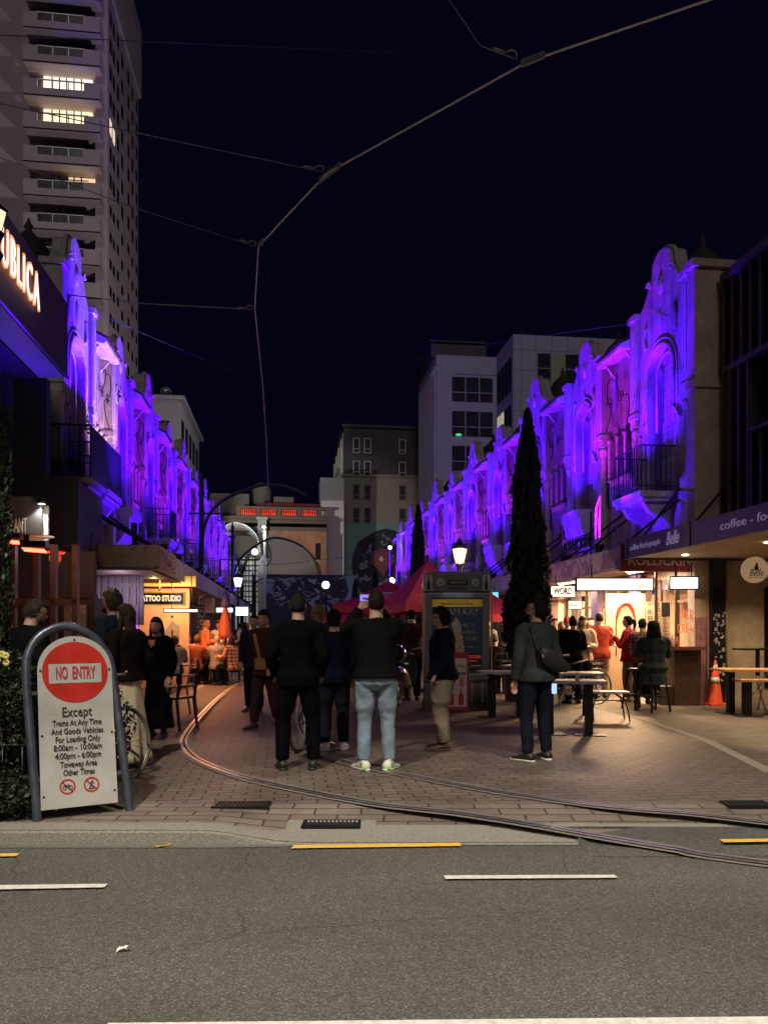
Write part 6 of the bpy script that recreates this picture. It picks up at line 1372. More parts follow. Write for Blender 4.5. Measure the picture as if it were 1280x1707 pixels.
# ================================================================== CYCLES
def wheel(b, c, ax, up, r, t_=.018):
    side = ax
    pts = [c+side*(r*cos(2*pi*i/36))+up*(r*sin(2*pi*i/36)) for i in range(37)]; b.tube(pts, t_, 6, caps=False)
def bicycle(label, c, yaw, lean_=0, r=.335):
    t = thing('bicycle', label, 'bicycle', c, yaw); X = XN; U = Vector((0, sin(lean_), cos(lean_)))
    Q = lambda x, z, y=0: X*x+U*z+YN*y
    for x in (-.52, .52):
        b = B(); wheel(b, Q(x, r), X, U, r); wh = b.build('wheel', mat('tyre_tan', (.20, .17, .14), .7) if True else black, t)
        b = B()
        for i in range(18): a = 2*pi*i/18; b.tube([Q(x, r, .02*(-1)**i), Q(x+r*.96*cos(a), r+r*.96*sin(a))], .0022, 4)
        b.tube([Q(x, r, -.04), Q(x, r, .04)], .02, 8); wheel(b, Q(x, r), X, U, r*.94, .008); b.build('spokes', galv, wh)
    fr = B(); bb = Q(-.08, .28); st_ = Q(-.22, .80); hd_ = Q(.36, .84); hb = Q(.41, .66)
    for a, e, rr in ((bb, st_, .016), (st_-U*.06, hd_, .016), (bb, hb, .019), (hd_, hb, .018), (bb, Q(-.52, r), .011), (st_-U*.08, Q(-.52, r), .010), (hb, Q(.52, r), .013), (st_, st_+U*.12, .012), (hd_, Q(.33, .98), .013)): fr.tube([a, e], rr, 8)
    fr.build('frame', mat('bicycle_paint', (.03, .03, .04), .3, .3), t)
    s_ = B(); s_.loft([(Q(x, .93+.01*sin(x*9)), w_, .03, YN, U) for x, w_ in ((-.36, .02), (-.34, .07), (-.26, .065), (-.16, .03), (-.08, .015))], 10); s_.build('saddle', black, t)
    h_ = B(); h_.tube([Q(.26, 1.03, -.29), Q(.32, 1.0, -.22), Q(.36, .99, -.08), Q(.36, .99, .08), Q(.32, 1.0, .22), Q(.26, 1.03, .29)], .012, 8); h_.build('handlebars', galv, t)
    k_ = B(); k_.tube([bb+YN*.05, bb+YN*.06+X*.12-U*.10], .01, 6); k_.tube([bb-YN*.05, bb-YN*.06-X*.12+U*.10], .01, 6); k_.lathe(bb+YN*.03, [(.001, 0), (.09, 0), (.09, .006), (.001, .006)], 18, (X, U, YN)); k_.build('crankset', galv, t)
    return t
bicycle('bicycle leaning on the NO ENTRY sign with its rear wheel showing', P(150, 6.75), radians(62), radians(6))
bicycle('bicycle held upright between the all black man and the man in jeans', P(522, 9.35), radians(70), 0)
bicycle('far bicycle parked behind the tables at the right', P(955, 14.2), radians(15), 0)
# motor scooter
c = P(672, 14.6); t = thing('motor_scooter', 'parked motor scooter with a rounded black top box left of the kiosk', 'scooter', c, -TH+radians(78))
b = B(); wheel(b, Vector((.55, 0, .25)), XN, ZN, .2, .055); b.lathe((.55, -.03, .25), [(.001, 0), (.12, 0), (.12, .06), (.001, .06)], 16, (XN, ZN, YN)); b.build('wheel', mat('scooter_tyre', (.05, .05, .05), .5), t)
b = B(); wheel(b, Vector((-.6, 0, .25)), XN, ZN, .2, .055); b.lathe((-.6, -.03, .25), [(.001, 0), (.12, 0), (.12, .06), (.001, .06)], 16, (XN, ZN, YN)); b.build('wheel', MATS['scooter_tyre'], t)
b = B(); b.loft([(Vector((x, 0, z)), w_, h_, YN, ZN) for x, z, w_, h_ in ((-.85, .62, .06, .06), (-.7, .62, .15, .14), (-.4, .58, .17, .17), (-.15, .48, .16, .14), (.1, .34, .15, .07), (.35, .36, .16, .08))], 14); b.loft([(Vector((x, 0, z)), w_, .05, YN, (ZN-XN*.3).normalized()) for x, z, w_ in ((.5, .35, .14), (.46, .6, .2), (.4, .85, .18), (.36, 1.0, .12))], 12); b.build('bodywork', mat('scooter_grey', (.10, .10, .12), .2, .6, coat=.6), t)
b = B(); b.sph((-.75, 0, .98), .2, .2, .17, 16, 10); b.build('top_box', mat('gloss_black', (.01, .01, .012), .12, coat=1), t)
b = B(); b.loft([(Vector((x, 0, .76)), .12, .05, YN, ZN) for x in (-.6, -.3, -.05)], 10); b.build('seat', black, t)
b = B(); b.tube([(.36, -.32, 1.06), (.38, 0, 1.0), (.36, .32, 1.06)], .014, 6); b.tube([(.38, -.25, 1.05), (.34, -.3, 1.25)], .007); b.tube([(.38, .25, 1.05), (.34, .3, 1.25)], .007); b.tube([(.42, 0, .95), (.55, .06, .25)], .02); b.tube([(-.3, .14, .3), (-.7, .18, .3)], .035); b.build('handlebars', galv, t)
b = B(); b.sph((.47, 0, .92), .05, .07, .07, 12, 7); b.build('headlight', mat('lens_clear', (.5, .5, .5), .1), t)
# ================================================================== STREET LAMPS BEHIND THE CAMERA (the road's own lighting)
for lab, c, pw, aim, s_ in (('tall street lamp on the near footpath behind the viewer', cf(-3.2, -1.2), 4300, cf(-3.0, 1.5), 84), ('second tall street lamp on the near footpath farther right', cf(4.6, -1.2), 3800, cf(4.6, 1.5), 84)):
    t = thing('road_lamp', lab, 'street lamp', c); b = MB(); z = 10.0
    b.tube([c, c+ZN*(z-.8), c+ZN*z+F_*.5, c+ZN*(z+.05)+F_*1.6], [.1, .07, .05, .04], 10); b.build('pole', galv, t)
    h_ = c+ZN*(z+.02)+F_*1.9; b = MB(); b.loft([(h_+F_*x, w_, .06, R_, ZN) for x, w_ in ((-.35, .06), (-.2, .14), (.2, .15), (.35, .05))], 12); b.build('lamp_head', galv, t)
    lamp('SPOT', h_-ZN*.12, pw, (1, .90, .74), t, aim=aim, size=.12, spot=radians(s_), blend=.22)
# ================================================================== PEOPLE
random.seed(21)
def remeshed(b, vox, name, smooth=3):
    me = bpy.data.meshes.new('tmp'); me.from_pydata([tuple(p) for p in b.v], [], b.f)
    bm = bmesh.new(); bm.from_mesh(me); bmesh.ops.recalc_face_normals(bm, faces=bm.faces); bm.to_mesh(me); bm.free()
    o = bpy.data.objects.new('tmp', me); C.objects.link(o)
    m = o.modifiers.new('r', 'REMESH'); m.mode = 'VOXEL'; m.voxel_size = vox; m.use_smooth_shade = True
    if smooth: s = o.modifiers.new('s', 'SMOOTH'); s.factor = .5; s.iterations = smooth
    dg = bpy.context.evaluated_depsgraph_get(); out = bpy.data.meshes.new_from_object(o.evaluated_get(dg))
    bpy.data.objects.remove(o); bpy.data.meshes.remove(me); out.name = name
    out.polygons.foreach_set('use_smooth', [True]*len(out.polygons)); return out
def fold(me, amp, sc=(6, 6, 3.5), seed=0.):
    n = [v.normal.copy() for v in me.vertices]
    for v, nn in zip(me.vertices, n):
        q = Vector((v.co.x*sc[0]+seed, v.co.y*sc[1], v.co.z*sc[2])); a = noise.noise(q); c_ = noise.noise(q*2.7+Vector((4, 2, 9)))
        r = 1-abs(a)*2.2; v.co += nn*amp*(max(r, -.5)*.8+c_*.4-.02)
    me.update()
def mobj(name, me, m, parent): me.materials.clear(); me.materials.append(m); return mk(name, me, parent)
def cloth(name, col, rough=.9, var=.22, bump=.35): return mat(name, col, rough, var=var, scale=5, bump=bump, bscale=180, spec=.04)
skinm = mat('skin', (.42, .25, .18), .55, var=.12, scale=14, bump=.1, bscale=120)
def hairm(n, c): return mat('hair_'+n, [q*.6 for q in c], .7, var=.6, scale=40, bump=.9, bscale=45, spec=.15)
SH = {}
def arm_pts(kind, sg):
    sh = Vector((sg*.185, 0, 1.435))
    e, w_ = {'down': ((.075, -.03, -.285), (.0, .06, -.25)), 'relaxed': ((.07, -.05, -.285), (-.015, .10, -.23)), 'pocket': ((.075, -.07, -.28), (-.05, .13, -.19)), 'front': ((.06, .02, -.28), (-.13, .22, .0)),
             'phone_high': ((.09, .20, -.04), (-.13, .10, .22)), 'phone_in': ((.0, .26, -.08), (-.13, .06, .25)), 'phone_side': ((.10, .16, -.12), (-.02, .10, .26)), 'table': ((.07, .12, -.25), (-.07, .24, .04)), 'hold_up': ((.05, .10, -.25), (-.10, .17, .17)), 'swing_f': ((.05, .08, -.28), (.0, .16, -.2)), 'swing_b': ((.06, -.14, -.25), (.0, -.04, -.25)), 'bag': ((.08, -.04, -.28), (-.06, .22, -.02)), 'hip': ((.16, -.02, -.25), (-.03, .10, -.22)), 'bar': ((.06, .10, -.27), (.04, .22, -.08))}[kind]
    el = sh+Vector((sg*e[0], e[1], e[2])); wr = el+Vector((sg*w_[0], w_[1], w_[2])); return sh, el, wr
def hand(b, wr, d, sg, curl=.5):
    d = d.normalized(); side = d.cross(Vector((0, 1, 0)) if abs(d.y) < .8 else ZN).normalized(); nrm = side.cross(d).normalized()
    pal = wr+d*.075
    b.loft([(wr-d*.01, .026, .020, side, nrm), (wr+d*.02, .032, .019, side, nrm), (wr+d*.06, .041, .017, side, nrm), (wr+d*.09, .040, .014, side, nrm)], 12)
    for k, ln in enumerate((.062, .072, .067, .052)):
        x = (-.030+.020*k)*-sg; p = wr+d*.085+side*x; pts = [p]; dd = d.copy()
        for j, f in enumerate((.45, .3, .25)): a = curl*(.5+.4*j+.08*k); dd = (dd*cos(a)+nrm*sin(a)*sg*1.0).normalized(); p = p+dd*ln*f*1.15; pts.append(p)
        b.tube(pts, [.0095, .0092, .0085, .0065], 7)
    p = wr+d*.025+side*(-.030*-sg)*-1*-1; s2 = side*(1 if sg > 0 else -1)
    b.tube([wr+d*.025+s2*.026*-1*-1, wr+d*.055+s2*.048+nrm*.01*sg, wr+d*.082+s2*.052+nrm*.022*sg], [.012, .0105, .008], 7)
def person(label, u, D, face=0, Hh=1.75, w_=1., pose='stand', arms=('down', 'down'), top=None, hem=.86, sleeve=True, bottom=None, skirt=None, shoes=None, sole=None, hair='brown', hstyle='short', hyaw=0, hpitch=0, lean=0., z0=0., collar=0, glasses=False, vox=None, extra=None, skin=skinm, step=0., splay=14, cap=None, beard=False, belly=0., stance=.10, turn=0, soles=None, loc=None):
    c = loc or P(u, D, z=z0); s_ = Hh/1.80
    t = thing('person', label, 'person', c, -TH+radians(face))
    if vox is None: vox = .0085 if D < 9.8 else .0125 if D < 14 else .018
    hz = .93 if pose != 'sit' else .50; dz = hz-.93
    def TV(x, y, z):   # torso space -> local, with lean
        return Vector((x*w_**.6, y+lean*(z-.93), z+dz+0))*s_
    sec = [(.80, .10, .09, -.0), (.86, .160, .118, -.01), (.95, .172, .125, -.012), (1.05, .150, .108, 0), (1.15, .148, .104, .004), (1.28, .170, .112, .004), (1.38, .190, .112, 0), (1.44, .175, .095, -.008), (1.485, .11, .075, -.012), (1.51, .062, .064, -.006), (1.57, .056, .060, .006), (1.62, .058, .062, .015)]
    X_, Y_ = XN, YN
    def torso(b, inf=0., z0_=.80, z1_=1.7, fl=0.):
        ss_ = [q for q in sec if z0_ <= q[0] <= z1_]
        b.loft([(TV(0, q[3]+belly*.4*max(0, 1-abs(q[0]-1.05)/.2), q[0]), (q[1]*w_+inf+fl*max(0, 1.05-q[0]))*s_, (q[2]*w_+inf+belly*max(0, 1-abs(q[0]-1.08)/.25)+fl*.6*max(0, 1.05-q[0]))*s_, X_, Y_) for q in ss_], 20)
    hipx = stance
    legs = {}
    for sg in (-1, 1):
        st = step*sg
        if pose == 'sit':
            hp = Vector((sg*.09*w_, .0, .50))*s_; kn = Vector((sg*.13, .42, .50))*s_; an = Vector((sg*.12, .36 if sg > 0 else .44, .08))*s_
        else:
            hp = Vector((sg*.088*w_, -.01, .90))*s_; kn = Vector((sg*(hipx*.92+.012), .02+st*.45, .50))*s_; an = Vector((sg*(hipx+.01), -.02+st, .085+(.05 if st < -.05 else 0)))*s_
        legs[sg] = (hp, kn, an)
    SP = {sg: (Vector((cos(radians(splay)), -sg*sin(radians(splay)), 0)), Vector((sg*sin(radians(splay)), cos(radians(splay)), 0))) for sg in (-1, 1)}
    # ---- body
    b = LB(); torso(b)
    for sg in (-1, 1):
        hp, kn, an = legs[sg]; b.tube(catmull([hp, hp.lerp(kn, .5), kn, kn.lerp(an, .35), an, an-ZN*.05], 3), [r*s_ for r in ([.088*w_]*2+[.08*w_]*2+[.07*w_, .062, .055, .054, .056, .058, .052, .046, .04, .038, .036, .034])], 12)
        b.loft([(an+(SP[sg][1]*y+ZN*z)*s_, r1*s_, r2*s_, SP[sg][0], ZN) for y, z, r1, r2 in ((-.06, -.05, .02, .02), (-.04, -.048, .034, .035), (.05, -.05, .038, .033), (.13, -.062, .042, .02), (.19, -.068, .02, .012))], 12)
    hands = {}
    for sg, kind in ((-1, arms[0]), (1, arms[1])):
        if kind is None: continue
        sh, el, wr = arm_pts(kind, sg)
        sh, el, wr = [TV(q.x, q.y, q.z) for q in (sh, el, wr)]
        b.tube(catmull([sh-Vector((sg*.05, 0, -.005)), sh, sh.lerp(el, .5), el, el.lerp(wr, .4), wr], 3), [r*s_ for r in ([.058, .058, .057, .055, .054, .052, .05, .048, .045, .043, .041, .041, .039, .034, .029, .026])], 10)
        d = (wr-el); hand(b, wr, d, sg, .45 if 'phone' not in kind else .8); hands[sg] = (sh, el, wr)
    # ---- head (shaped sphere merged with the body)
    hc = TV(0, .022+.0, 1.668); R3 = Matrix.Rotation(radians(hyaw), 3, 'Z') @ Matrix.Rotation(radians(hpitch), 3, 'X')
    nck = TV(0, .01, 1.585)
    def hp_(x, y, z): return nck+R3 @ ((Vector((x, y, z))*s_)+(hc-nck))
    def headpt(dx, dy, dz_):
        x, y, z = dx*.081, dy*.101, dz_*.122
        if dz_ < 0: x *= 1-.25*(-dz_)**1.3; 
        if dz_ < -.2 and dy < 0: y *= 1-.45*(-dz_-.2)
        if dz_ < -.35 and dy > 0: y *= 1+.12*(-dz_)
        if dy > .1:
            g = math.exp(-(x/.013)**2); nz = max(0, min(1, (.018-z)/.045)) if z > -.030 else max(0, 1-(-.030-z)/.010); y += .024*g*nz
            for sx in (-.030, .030): y -= .010*math.exp(-((x-sx)/.016)**2-((z-.010)/.012)**2)
            y += .005*math.exp(-((z-.034)/.010)**2)*(abs(x) < .05)
            y += .006*math.exp(-((z+.060)/.006)**2-(x/.022)**2)+.005*math.exp(-((z+.072)/.006)**2-(x/.02)**2)-.004*math.exp(-((z+.066)/.003)**2-(x/.025)**2)
            y += .008*math.exp(-((z+.100)/.012)**2-(x/.025)**2)
        return x, y, z
    NU, NV = (44, 30) if D < 12 else (26, 18)
    def sphere_mesh(b_, fn):
        vs = []; fs = []
        for j in range(NV+1):
            ph = pi*j/NV
            for i in range(NU): th = 2*pi*i/NU; vs.append(fn(sin(ph)*cos(th), sin(ph)*sin(th), cos(ph)))
        for j in range(NV):
            for i in range(NU): i2 = (i+1) % NU; fs.append((j*NU+i, (j+1)*NU+i, (j+1)*NU+i2, j*NU+i2))
        b_.add(vs, fs, True)
    me = remeshed(b, max(vox*.85, .0075), 'body', 2)
    bm = bmesh.new(); bm.from_mesh(me); hb = LB(); sphere_mesh(hb, lambda x, y, z: hp_(*headpt(x, y, z)))
    for sg in (-1, 1): hb.loft([(hp_(sg*(.072+k*.006), -.005-k*.004, .0), .012+.008*(k > 0), .030+.003*k-(.01 if k == 2 else 0), R3 @ YN, R3 @ ZN) for k in range(3)], 10)
    vb = [bm.verts.new(p) for p in hb.v]
    for f in hb.f:
        try: bm.faces.new([vb[i] for i in f]).smooth = True
        except ValueError: pass
    bm.to_mesh(me); bm.free(); body = mobj('body', me, skin, t)
    # eyes, mouth
    if D < 19:
        for sg in (-1, 1):
            b = LB(); b.sph(hp_(sg*.030, .079, .010), .0125*s_, n=10, m=7); ey = b.build('eye', mat('eye_white', (.6, .58, .55), .2, var=0), t)
            b = LB(); b.sph(hp_(sg*.030, .0895, .010), .006*s_, n=8, m=5); b.build('iris', mat('eye_dark', (.02, .012, .008), .15, var=0), ey)
        b = LB(); b.tube([hp_(-.02, .092, -.066), hp_(0, .1005, -.065), hp_(.02, .092, -.066)], [.002, .0042, .002], 6); b.build('mouth', mat('lips', (.35, .12, .10), .5, var=0), t)
    # ---- hair
    hm = hairm(hair, {'black': (.012, .010, .010), 'brown': (.028, .015, .010), 'dark': (.022, .015, .012), 'blond': (.38, .24, .11), 'grey': (.22, .21, .20), 'greybrown': (.08, .062, .048), 'lightbrown': (.14, .08, .04), 'red': (.2, .06, .03)}[hair])
    if hstyle != 'bald':
        low = {'short': -.35, 'crew': -.25, 'long': -.75, 'bun': -.4, 'curly': -.5, 'pony': -.4, 'mop': -.55}[hstyle]; thk = {'short': 1.13, 'crew': 1.06, 'long': 1.12, 'bun': 1.13, 'curly': 1.24, 'pony': 1.13, 'mop': 1.22}[hstyle]
        def hfn(x, y, z):
            a = headpt(x, y, z); front = y-.30-.55*max(0, z-.15)*0
            mask = 1.0
            line = .52 if y > .25 else (.52-(.25-y)*2.6)   # hairline falls from forehead to nape
            line = max(line, low-.25)
            mask = ss(line-.06, line+.08, z)
            k = .93+(thk-.93)*mask; n_ = noise.noise(Vector((x*4+3, y*4, z*4+u*.01)))*.06+noise.noise(Vector((x*11, y*11, z*8+u)))*(.05 if hstyle in ('curly', 'mop', 'long') else .02)
            k += n_*mask*(1.6 if hstyle == 'curly' else 1)
            return hp_(a[0]*k, a[1]*k-.004, a[2]*k+.004*mask)
        b = LB(); sphere_mesh(b, hfn)
        if hstyle in ('long',):
            b.loft([(hp_(0, -.05-.01*k, .02-.06*k), (.080+.006*sin(k*1.7))*s_*(1 if k < 5 else .75), (.06-.003*k)*s_, R3 @ XN, R3 @ YN) for k in range(7)], 16)
            for sg in (-1, 1): b.tube([hp_(sg*.080, -.02, .03), hp_(sg*.094, -.02, -.06), hp_(sg*.096, -.02, -.15), hp_(sg*.09, -.01, -.27)], [.018*s_, .024*s_, .024*s_, .012*s_], 8)
        if hstyle == 'bun': b.sph(hp_(0, -.10, .06), .055*s_, n=12, m=8); b.sph(hp_(.0, -.085, -.09), .045*s_, .035*s_, .06*s_, n=12, m=8)
        if hstyle == 'pony': b.tube([hp_(0, -.09, .05), hp_(0, -.14, .03), hp_(.01, -.15, -.06), hp_(0, -.13, -.18)], [.02, .034, .036, .01], 8)
        if D < 12:
            vv = [hfn(*q) for q in [Vector((random.gauss(0, 1), random.gauss(0, 1), random.gauss(0, 1))).normalized() for _ in range(5200)]]
            cen = hp_(0, 0, 0); vs = []; fs = []
            dn = {'short': .3, 'crew': .15}.get(hstyle, .7)
            for q in vv:
                r_ = (q-cen); 
                if r_.length < .098*s_ and r_.z < .0: continue
                o_ = r_.normalized(); d_ = (o_*(1-dn*.6)-ZN*dn+Vector((random.gauss(0, .35), random.gauss(0, .35), random.gauss(0, .2)))).normalized(); L_ = (.010 if hstyle == 'crew' else .022)*(.5+random.random()); sd = d_.cross(o_+ZN*.01).normalized()*.0022
                k = len(vs); p_ = q-o_*.006; vs += [p_-sd, p_+sd, p_+d_*L_]; fs.append((k, k+1, k+2))
            b.add(vs, fs)
        hme = b.build('hair', hm, t, fix=False)
        if D < 14 and hstyle in ('long', 'curly', 'mop'): fold(hme.data, .008, (25, 25, 8))
    if beard:
        b = LB(); b.loft([(hp_(0, .045+.012*k, -.062-.014*k), (.062-.010*k)*s_, (.045-.004*k)*s_, R3 @ XN, R3 @ YN) for k in range(5)], 14); b.build('beard', hm, t)
    if cap:
        b = LB(); b.loft([(hp_(0, -.004, z), r*s_, r*1.2*s_, R3 @ XN, R3 @ YN) for z, r in ((.035, .086), (.07, .085), (.10, .072), (.125, .04), (.132, .005))], 18)
        if cap[1]: b.loft([(hp_(0, .07+.018*k, .045-.003*k), (.065-.008*k)*s_, .006, R3 @ XN, R3 @ ZN) for k in range(5)], 12)
        b.build('cap', cap[0], t)
    if glasses:
        b = LB()
        for sg in (-1, 1):
            b.tube([hp_(sg*.031+.021*cos(a), .103, .010+.015*sin(a)) for a in [2*pi*i/14 for i in range(15)]], .0028, 5); b.tube([hp_(sg*.052, .101, .014), hp_(sg*.078, .05, .014), hp_(sg*.08, -.01, .006)], .0025, 5)
        b.tube([hp_(-.010, .104, .014), hp_(.010, .104, .014)], .0025, 5); b.build('glasses', black, t)
    # ---- garments
    if bottom:
        b = LB(); torso(b, .010, .80, 1.06 if hem > .7 else 1.0); baggy = bottom[1] if isinstance(bottom, tuple) else .016; bm_ = bottom[0] if isinstance(bottom, tuple) else bottom
        for sg in (-1, 1):
            hp, kn, an = legs[sg]; f = Vector((0, 0, .02))*s_
            b.tube(catmull([hp+ZN*.02, hp.lerp(kn, .5), kn, kn.lerp(an, .5), an+f], 3), [(r+baggy)*s_ for r in ([.086*w_, .088*w_, .086*w_, .082*w_, .078*w_, .072, .066, .064, .063, .062, .058, .055, .052])], 14)
        me = remeshed(b, vox, 'trousers'); fold(me, .008 if D < 12 else .009, (8, 8, 6.5), u); mobj('trousers', me, bm_, t)
    if skirt:
        m_, zt, zb, r1, r2 = skirt; b = LB(); n = 40; vs = []; fs = []; K = 14
        for k in range(K+1):
            f = k/K; z = zt+(zb-zt)*f; rr = r1+(r2-r1)*f**1.2
            for i in range(n): a = 2*pi*i/n; q = rr*(1+.13*f*sin(a*7+f*2)+.06*f*sin(a*12+3)); vs.append(Vector((q*cos(a)*w_, q*sin(a)*.8+lean*(z-.93), z+dz))*s_)
        for k in range(K):
            for i in range(n): i2 = (i+1) % n; fs.append((k*n+i, k*n+i2, (k+1)*n+i2, (k+1)*n+i))
        fs.append(tuple(range(n))[::-1]); fs.append(tuple(K*n+i for i in range(n))); b.add(vs, fs, True); o = b.build('skirt', m_, t); fold(o.data, .006, (20, 20, 4), u)
    if top:
        b = LB(); tk = .027; ztop_ = 1.50
        b2 = [q for q in sec if .84 <= q[0] <= 1.49]+[(1.515, .062, .058, -.006)]
        if hem < .8:
            for z, r in ((hem, .212), (hem+.15, .205)):
                b2 = [(z, r, .165, 0)]+b2 if z < b2[0][0] else b2
            b2 = [(q[0], q[1]+.032*(q[0] < 1.02), q[2]+.036*(q[0] < 1.02), q[3]) if q[0] > hem+.2 else q for q in b2]; b2.sort()
        else: b2 = [(hem, .186, .142, 0)]+[(q[0], q[1]+.010*(q[0] < 1), q[2]+.012*(q[0] < 1), q[3]) for q in b2 if q[0] > hem+.02]
        b.loft([(TV(0, q[3]+belly*.4*max(0, 1-abs(q[0]-1.05)/.2), q[0]), (q[1]*w_+tk)*s_, (q[2]*w_+tk+belly*max(0, 1-abs(q[0]-1.08)/.25))*s_, X_, Y_) for q in b2], 22)
        collar = max(collar, .012)
        if collar: b.loft([(TV(0, -.008, z), r*s_, (r+.005)*s_, X_, Y_) for z, r in ((1.46, .10), (1.50, .082), (1.50+collar, .078))], 16)
        for sg in (-1, 1):
            if sg not in hands: continue
            sh, el, wr = hands[sg]
            if not sleeve: wr2 = sh.lerp(el, .55); b.tube([sh-Vector((sg*.06, 0, 0)), sh, wr2], [.065*s_, .070*s_, .062*s_], 12); continue
            b.tube(catmull([sh-Vector((sg*.07, 0, .0)), sh, sh.lerp(el, .5), el, el.lerp(wr, .5), wr-(wr-el)*.03], 3), [(r+.016)*s_ for r in ([.062, .066, .066, .064, .062, .059, .056, .054, .052, .050, .048, .046, .043, .040, .036, .034])], 12)
        me = remeshed(b, vox, 'top'); fold(me, .010, (7, 7, 6), u+3); nm = 'coat' if hem < .7 else 'jacket' if collar else 'shirt'; mobj(nm, me, top, t)
    if shoes:
        for sg in (-1, 1):
            hp, kn, an = legs[sg]; b = LB()
            b.loft([(an+(SP[sg][1]*y+ZN*z)*s_, r1*s_, r2*s_, SP[sg][0], ZN) for y, z, r1, r2 in ((-.085, -.045, .02, .025), (-.07, -.035, .040, .045), (-.02, -.025, .046, .055), (.06, -.04, .050, .040), (.14, -.055, .052, .026), (.20, -.062, .042, .018), (.225, -.065, .012, .01))], 14)
            if pose != 'sit' or True: b.loft([(an+ZN*z*s_, r*s_, r*1.05*s_, X_, Y_) for z, r in ((-.04, .045), (.02, .046), (.06, .047))], 12)
            sh_ = b.build('shoe', shoes, t)
            if sole:
                b = LB(); b.loft([(an+(SP[sg][1]*y-ZN*.073)*s_, r1*s_, .0155*s_, SP[sg][0], ZN) for y, r1 in ((-.092, .018), (-.08, .040), (-.02, .047), (.06, .049), (.14, .054), (.21, .042), (.236, .014))], 14); b.build('sole', sole, sh_)
            if extra == 'trainers':
                b = LB()
                for y in (-.03, .02, .06, .10): b.tube([an+(SP[sg][0]*x+SP[sg][1]*y+ZN*(-.035-.2*y*.5+.048*sqrt(max(0, 1-(x/.053)**2))*.72))*s_ for x in (-.05, -.03, 0, .03, .05)], .006, 5)
                b.build('stripes', mat('shoe_black', (.02, .02, .02), .6), sh_)
                b = LB(); b.box(*[q for a_, e_ in (((an.x-.018*s_), (an.x+.018*s_)), ((an.y-.098*s_), (an.y-.07*s_)), ((an.z-.060*s_), (an.z-.035*s_))) for q in (a_, e_)]); b.build('heel_patch', mat('lime_green', (.35, .75, .05), .5), sh_)
    t['_'] = 0; del t['_']
    return t, hands, (lambda *a: TV(*a)), hp_
blk = cloth('black_cloth', (.0035, .0035, .0045)); blk2 = cloth('charcoal_cloth', (.006, .006, .0065)); navy = cloth('navy_cloth', (.006, .008, .018)); jean = cloth('light_denim', (.19, .25, .31), var=.3); djean = cloth('dark_denim', (.010, .013, .021)); grn = cloth('grey_green_cloth', (.035, .038, .036)); beige = cloth('beige_cloth', (.30, .24, .16)); cream = cloth('cream_linen', (.55, .47, .33), var=.15); brownj = cloth('brown_cloth', (.05, .02, .014)); redc = cloth('rust_red_cloth', (.32, .05, .03)); redk = cloth('red_knit', (.35, .03, .04)); whitec = cloth('white_cloth', (.6, .55, .5)); purp = cloth('purple_cloth', (.022, .018, .05)); greyc = cloth('grey_cloth', (.20, .19, .19)); taupe = cloth('taupe_cloth', (.22, .18, .13)); patt = mat('patterned_cloth', (.30, .24, .18), .9, var=.8, scale=18); flan = check_mat('plaid_cloth', (.45, .12, .06), (.03, .02, .02), (.5, .3, .2)); gpl = check_mat('green_plaid', (.012, .028, .022), (.008, .012, .012), (.02, .04, .05), .16); rpl = check_mat('red_plaid', (.16, .05, .045), (.03, .015, .02), (.2, .1, .09), .07)
shk = mat('black_shoe', (.012, .011, .01), .5); shw = mat('white_shoe', (.65, .64, .58), .5); solew = mat('pale_sole', (.62, .60, .54), .6); brs = mat('brown_shoe', (.10, .06, .035), .6)
# --- the foreground row
person('man dressed all in black with laced boots, seen from behind', 497, 7.75, 4, 1.765, 1.08, arms=('pocket', 'pocket'), top=blk, hem=.86, bottom=(blk, .012), shoes=shk, sole=shk, hair='dark', hstyle='crew', hyaw=-14, collar=.03, stance=.15)
t, hands, TV, hp_ = person('stocky man in black top and pale jeans raising a phone', 627, 7.7, 3, 1.80, 1.15, arms=('phone_high', 'phone_in'), top=blk2, hem=.93, bottom=(jean, .004), shoes=shw, sole=solew, hair='dark', hstyle='crew', hyaw=6, hpitch=6, extra='trainers', belly=.05, stance=.115, splay=26)
wr = WM[t.name] @ hands[-1][2]; c = wr+Vector((0, 0, .09)); tt = thing('phone', 'dark phone with glowing screen held up in landscape before the crowd', 'phone', c, -TH)
b = LB(); b.box(-.005, .155, .02, .03, -.01, .068); b.build('case', black, tt, bevel=.003); b = LB(); b.box(.002, .148, .0185, .0199, -.005, .063); b.build('screen', mat('phone_picture', (.1, .08, .3), .3, var=.9, scale=40, emit=(.30, .26, .8), es=1.0), tt)
person('woman with blond bun and patterned trousers beside a bicycle', 531, 9.15, -6, 1.70, .92, arms=('relaxed', 'bag'), top=brownj, hem=.84, bottom=(patt, .02), shoes=shk, hair='blond', hstyle='bun', collar=.02)
person('dark haired man in navy jacket and jeans with white trainers', 557, 9.0, 10, 1.63, 1.08, arms=('pocket', 'relaxed'), top=navy, hem=.86, bottom=(djean, .014), shoes=shw, sole=solew, hair='black', hstyle='short', hyaw=-12, collar=.02, stance=.11)
t, hands, TV, hp_ = person('blurred walker in brown jacket with an ochre sling bag', 442, 11.0, 158, 1.68, 1.02, arms=('swing_f', 'swing_b'), top=brownj, hem=.80, bottom=(cloth('dim_brown_cloth', (.06, .035, .035)), .012), shoes=brs, hair='brown', hstyle='short', step=.16, collar=.03, hpitch=-8)
b = LB(); b.bar(TV(.10, .14, 1.44), TV(-.02, .155, .98), .05, .012, YN); b.box(-.10, .06, .13, .18, .84, 1.0); b.build('sling_bag', mat('ochre_bag', (.30, .16, .05), .7, bump=.3), t)
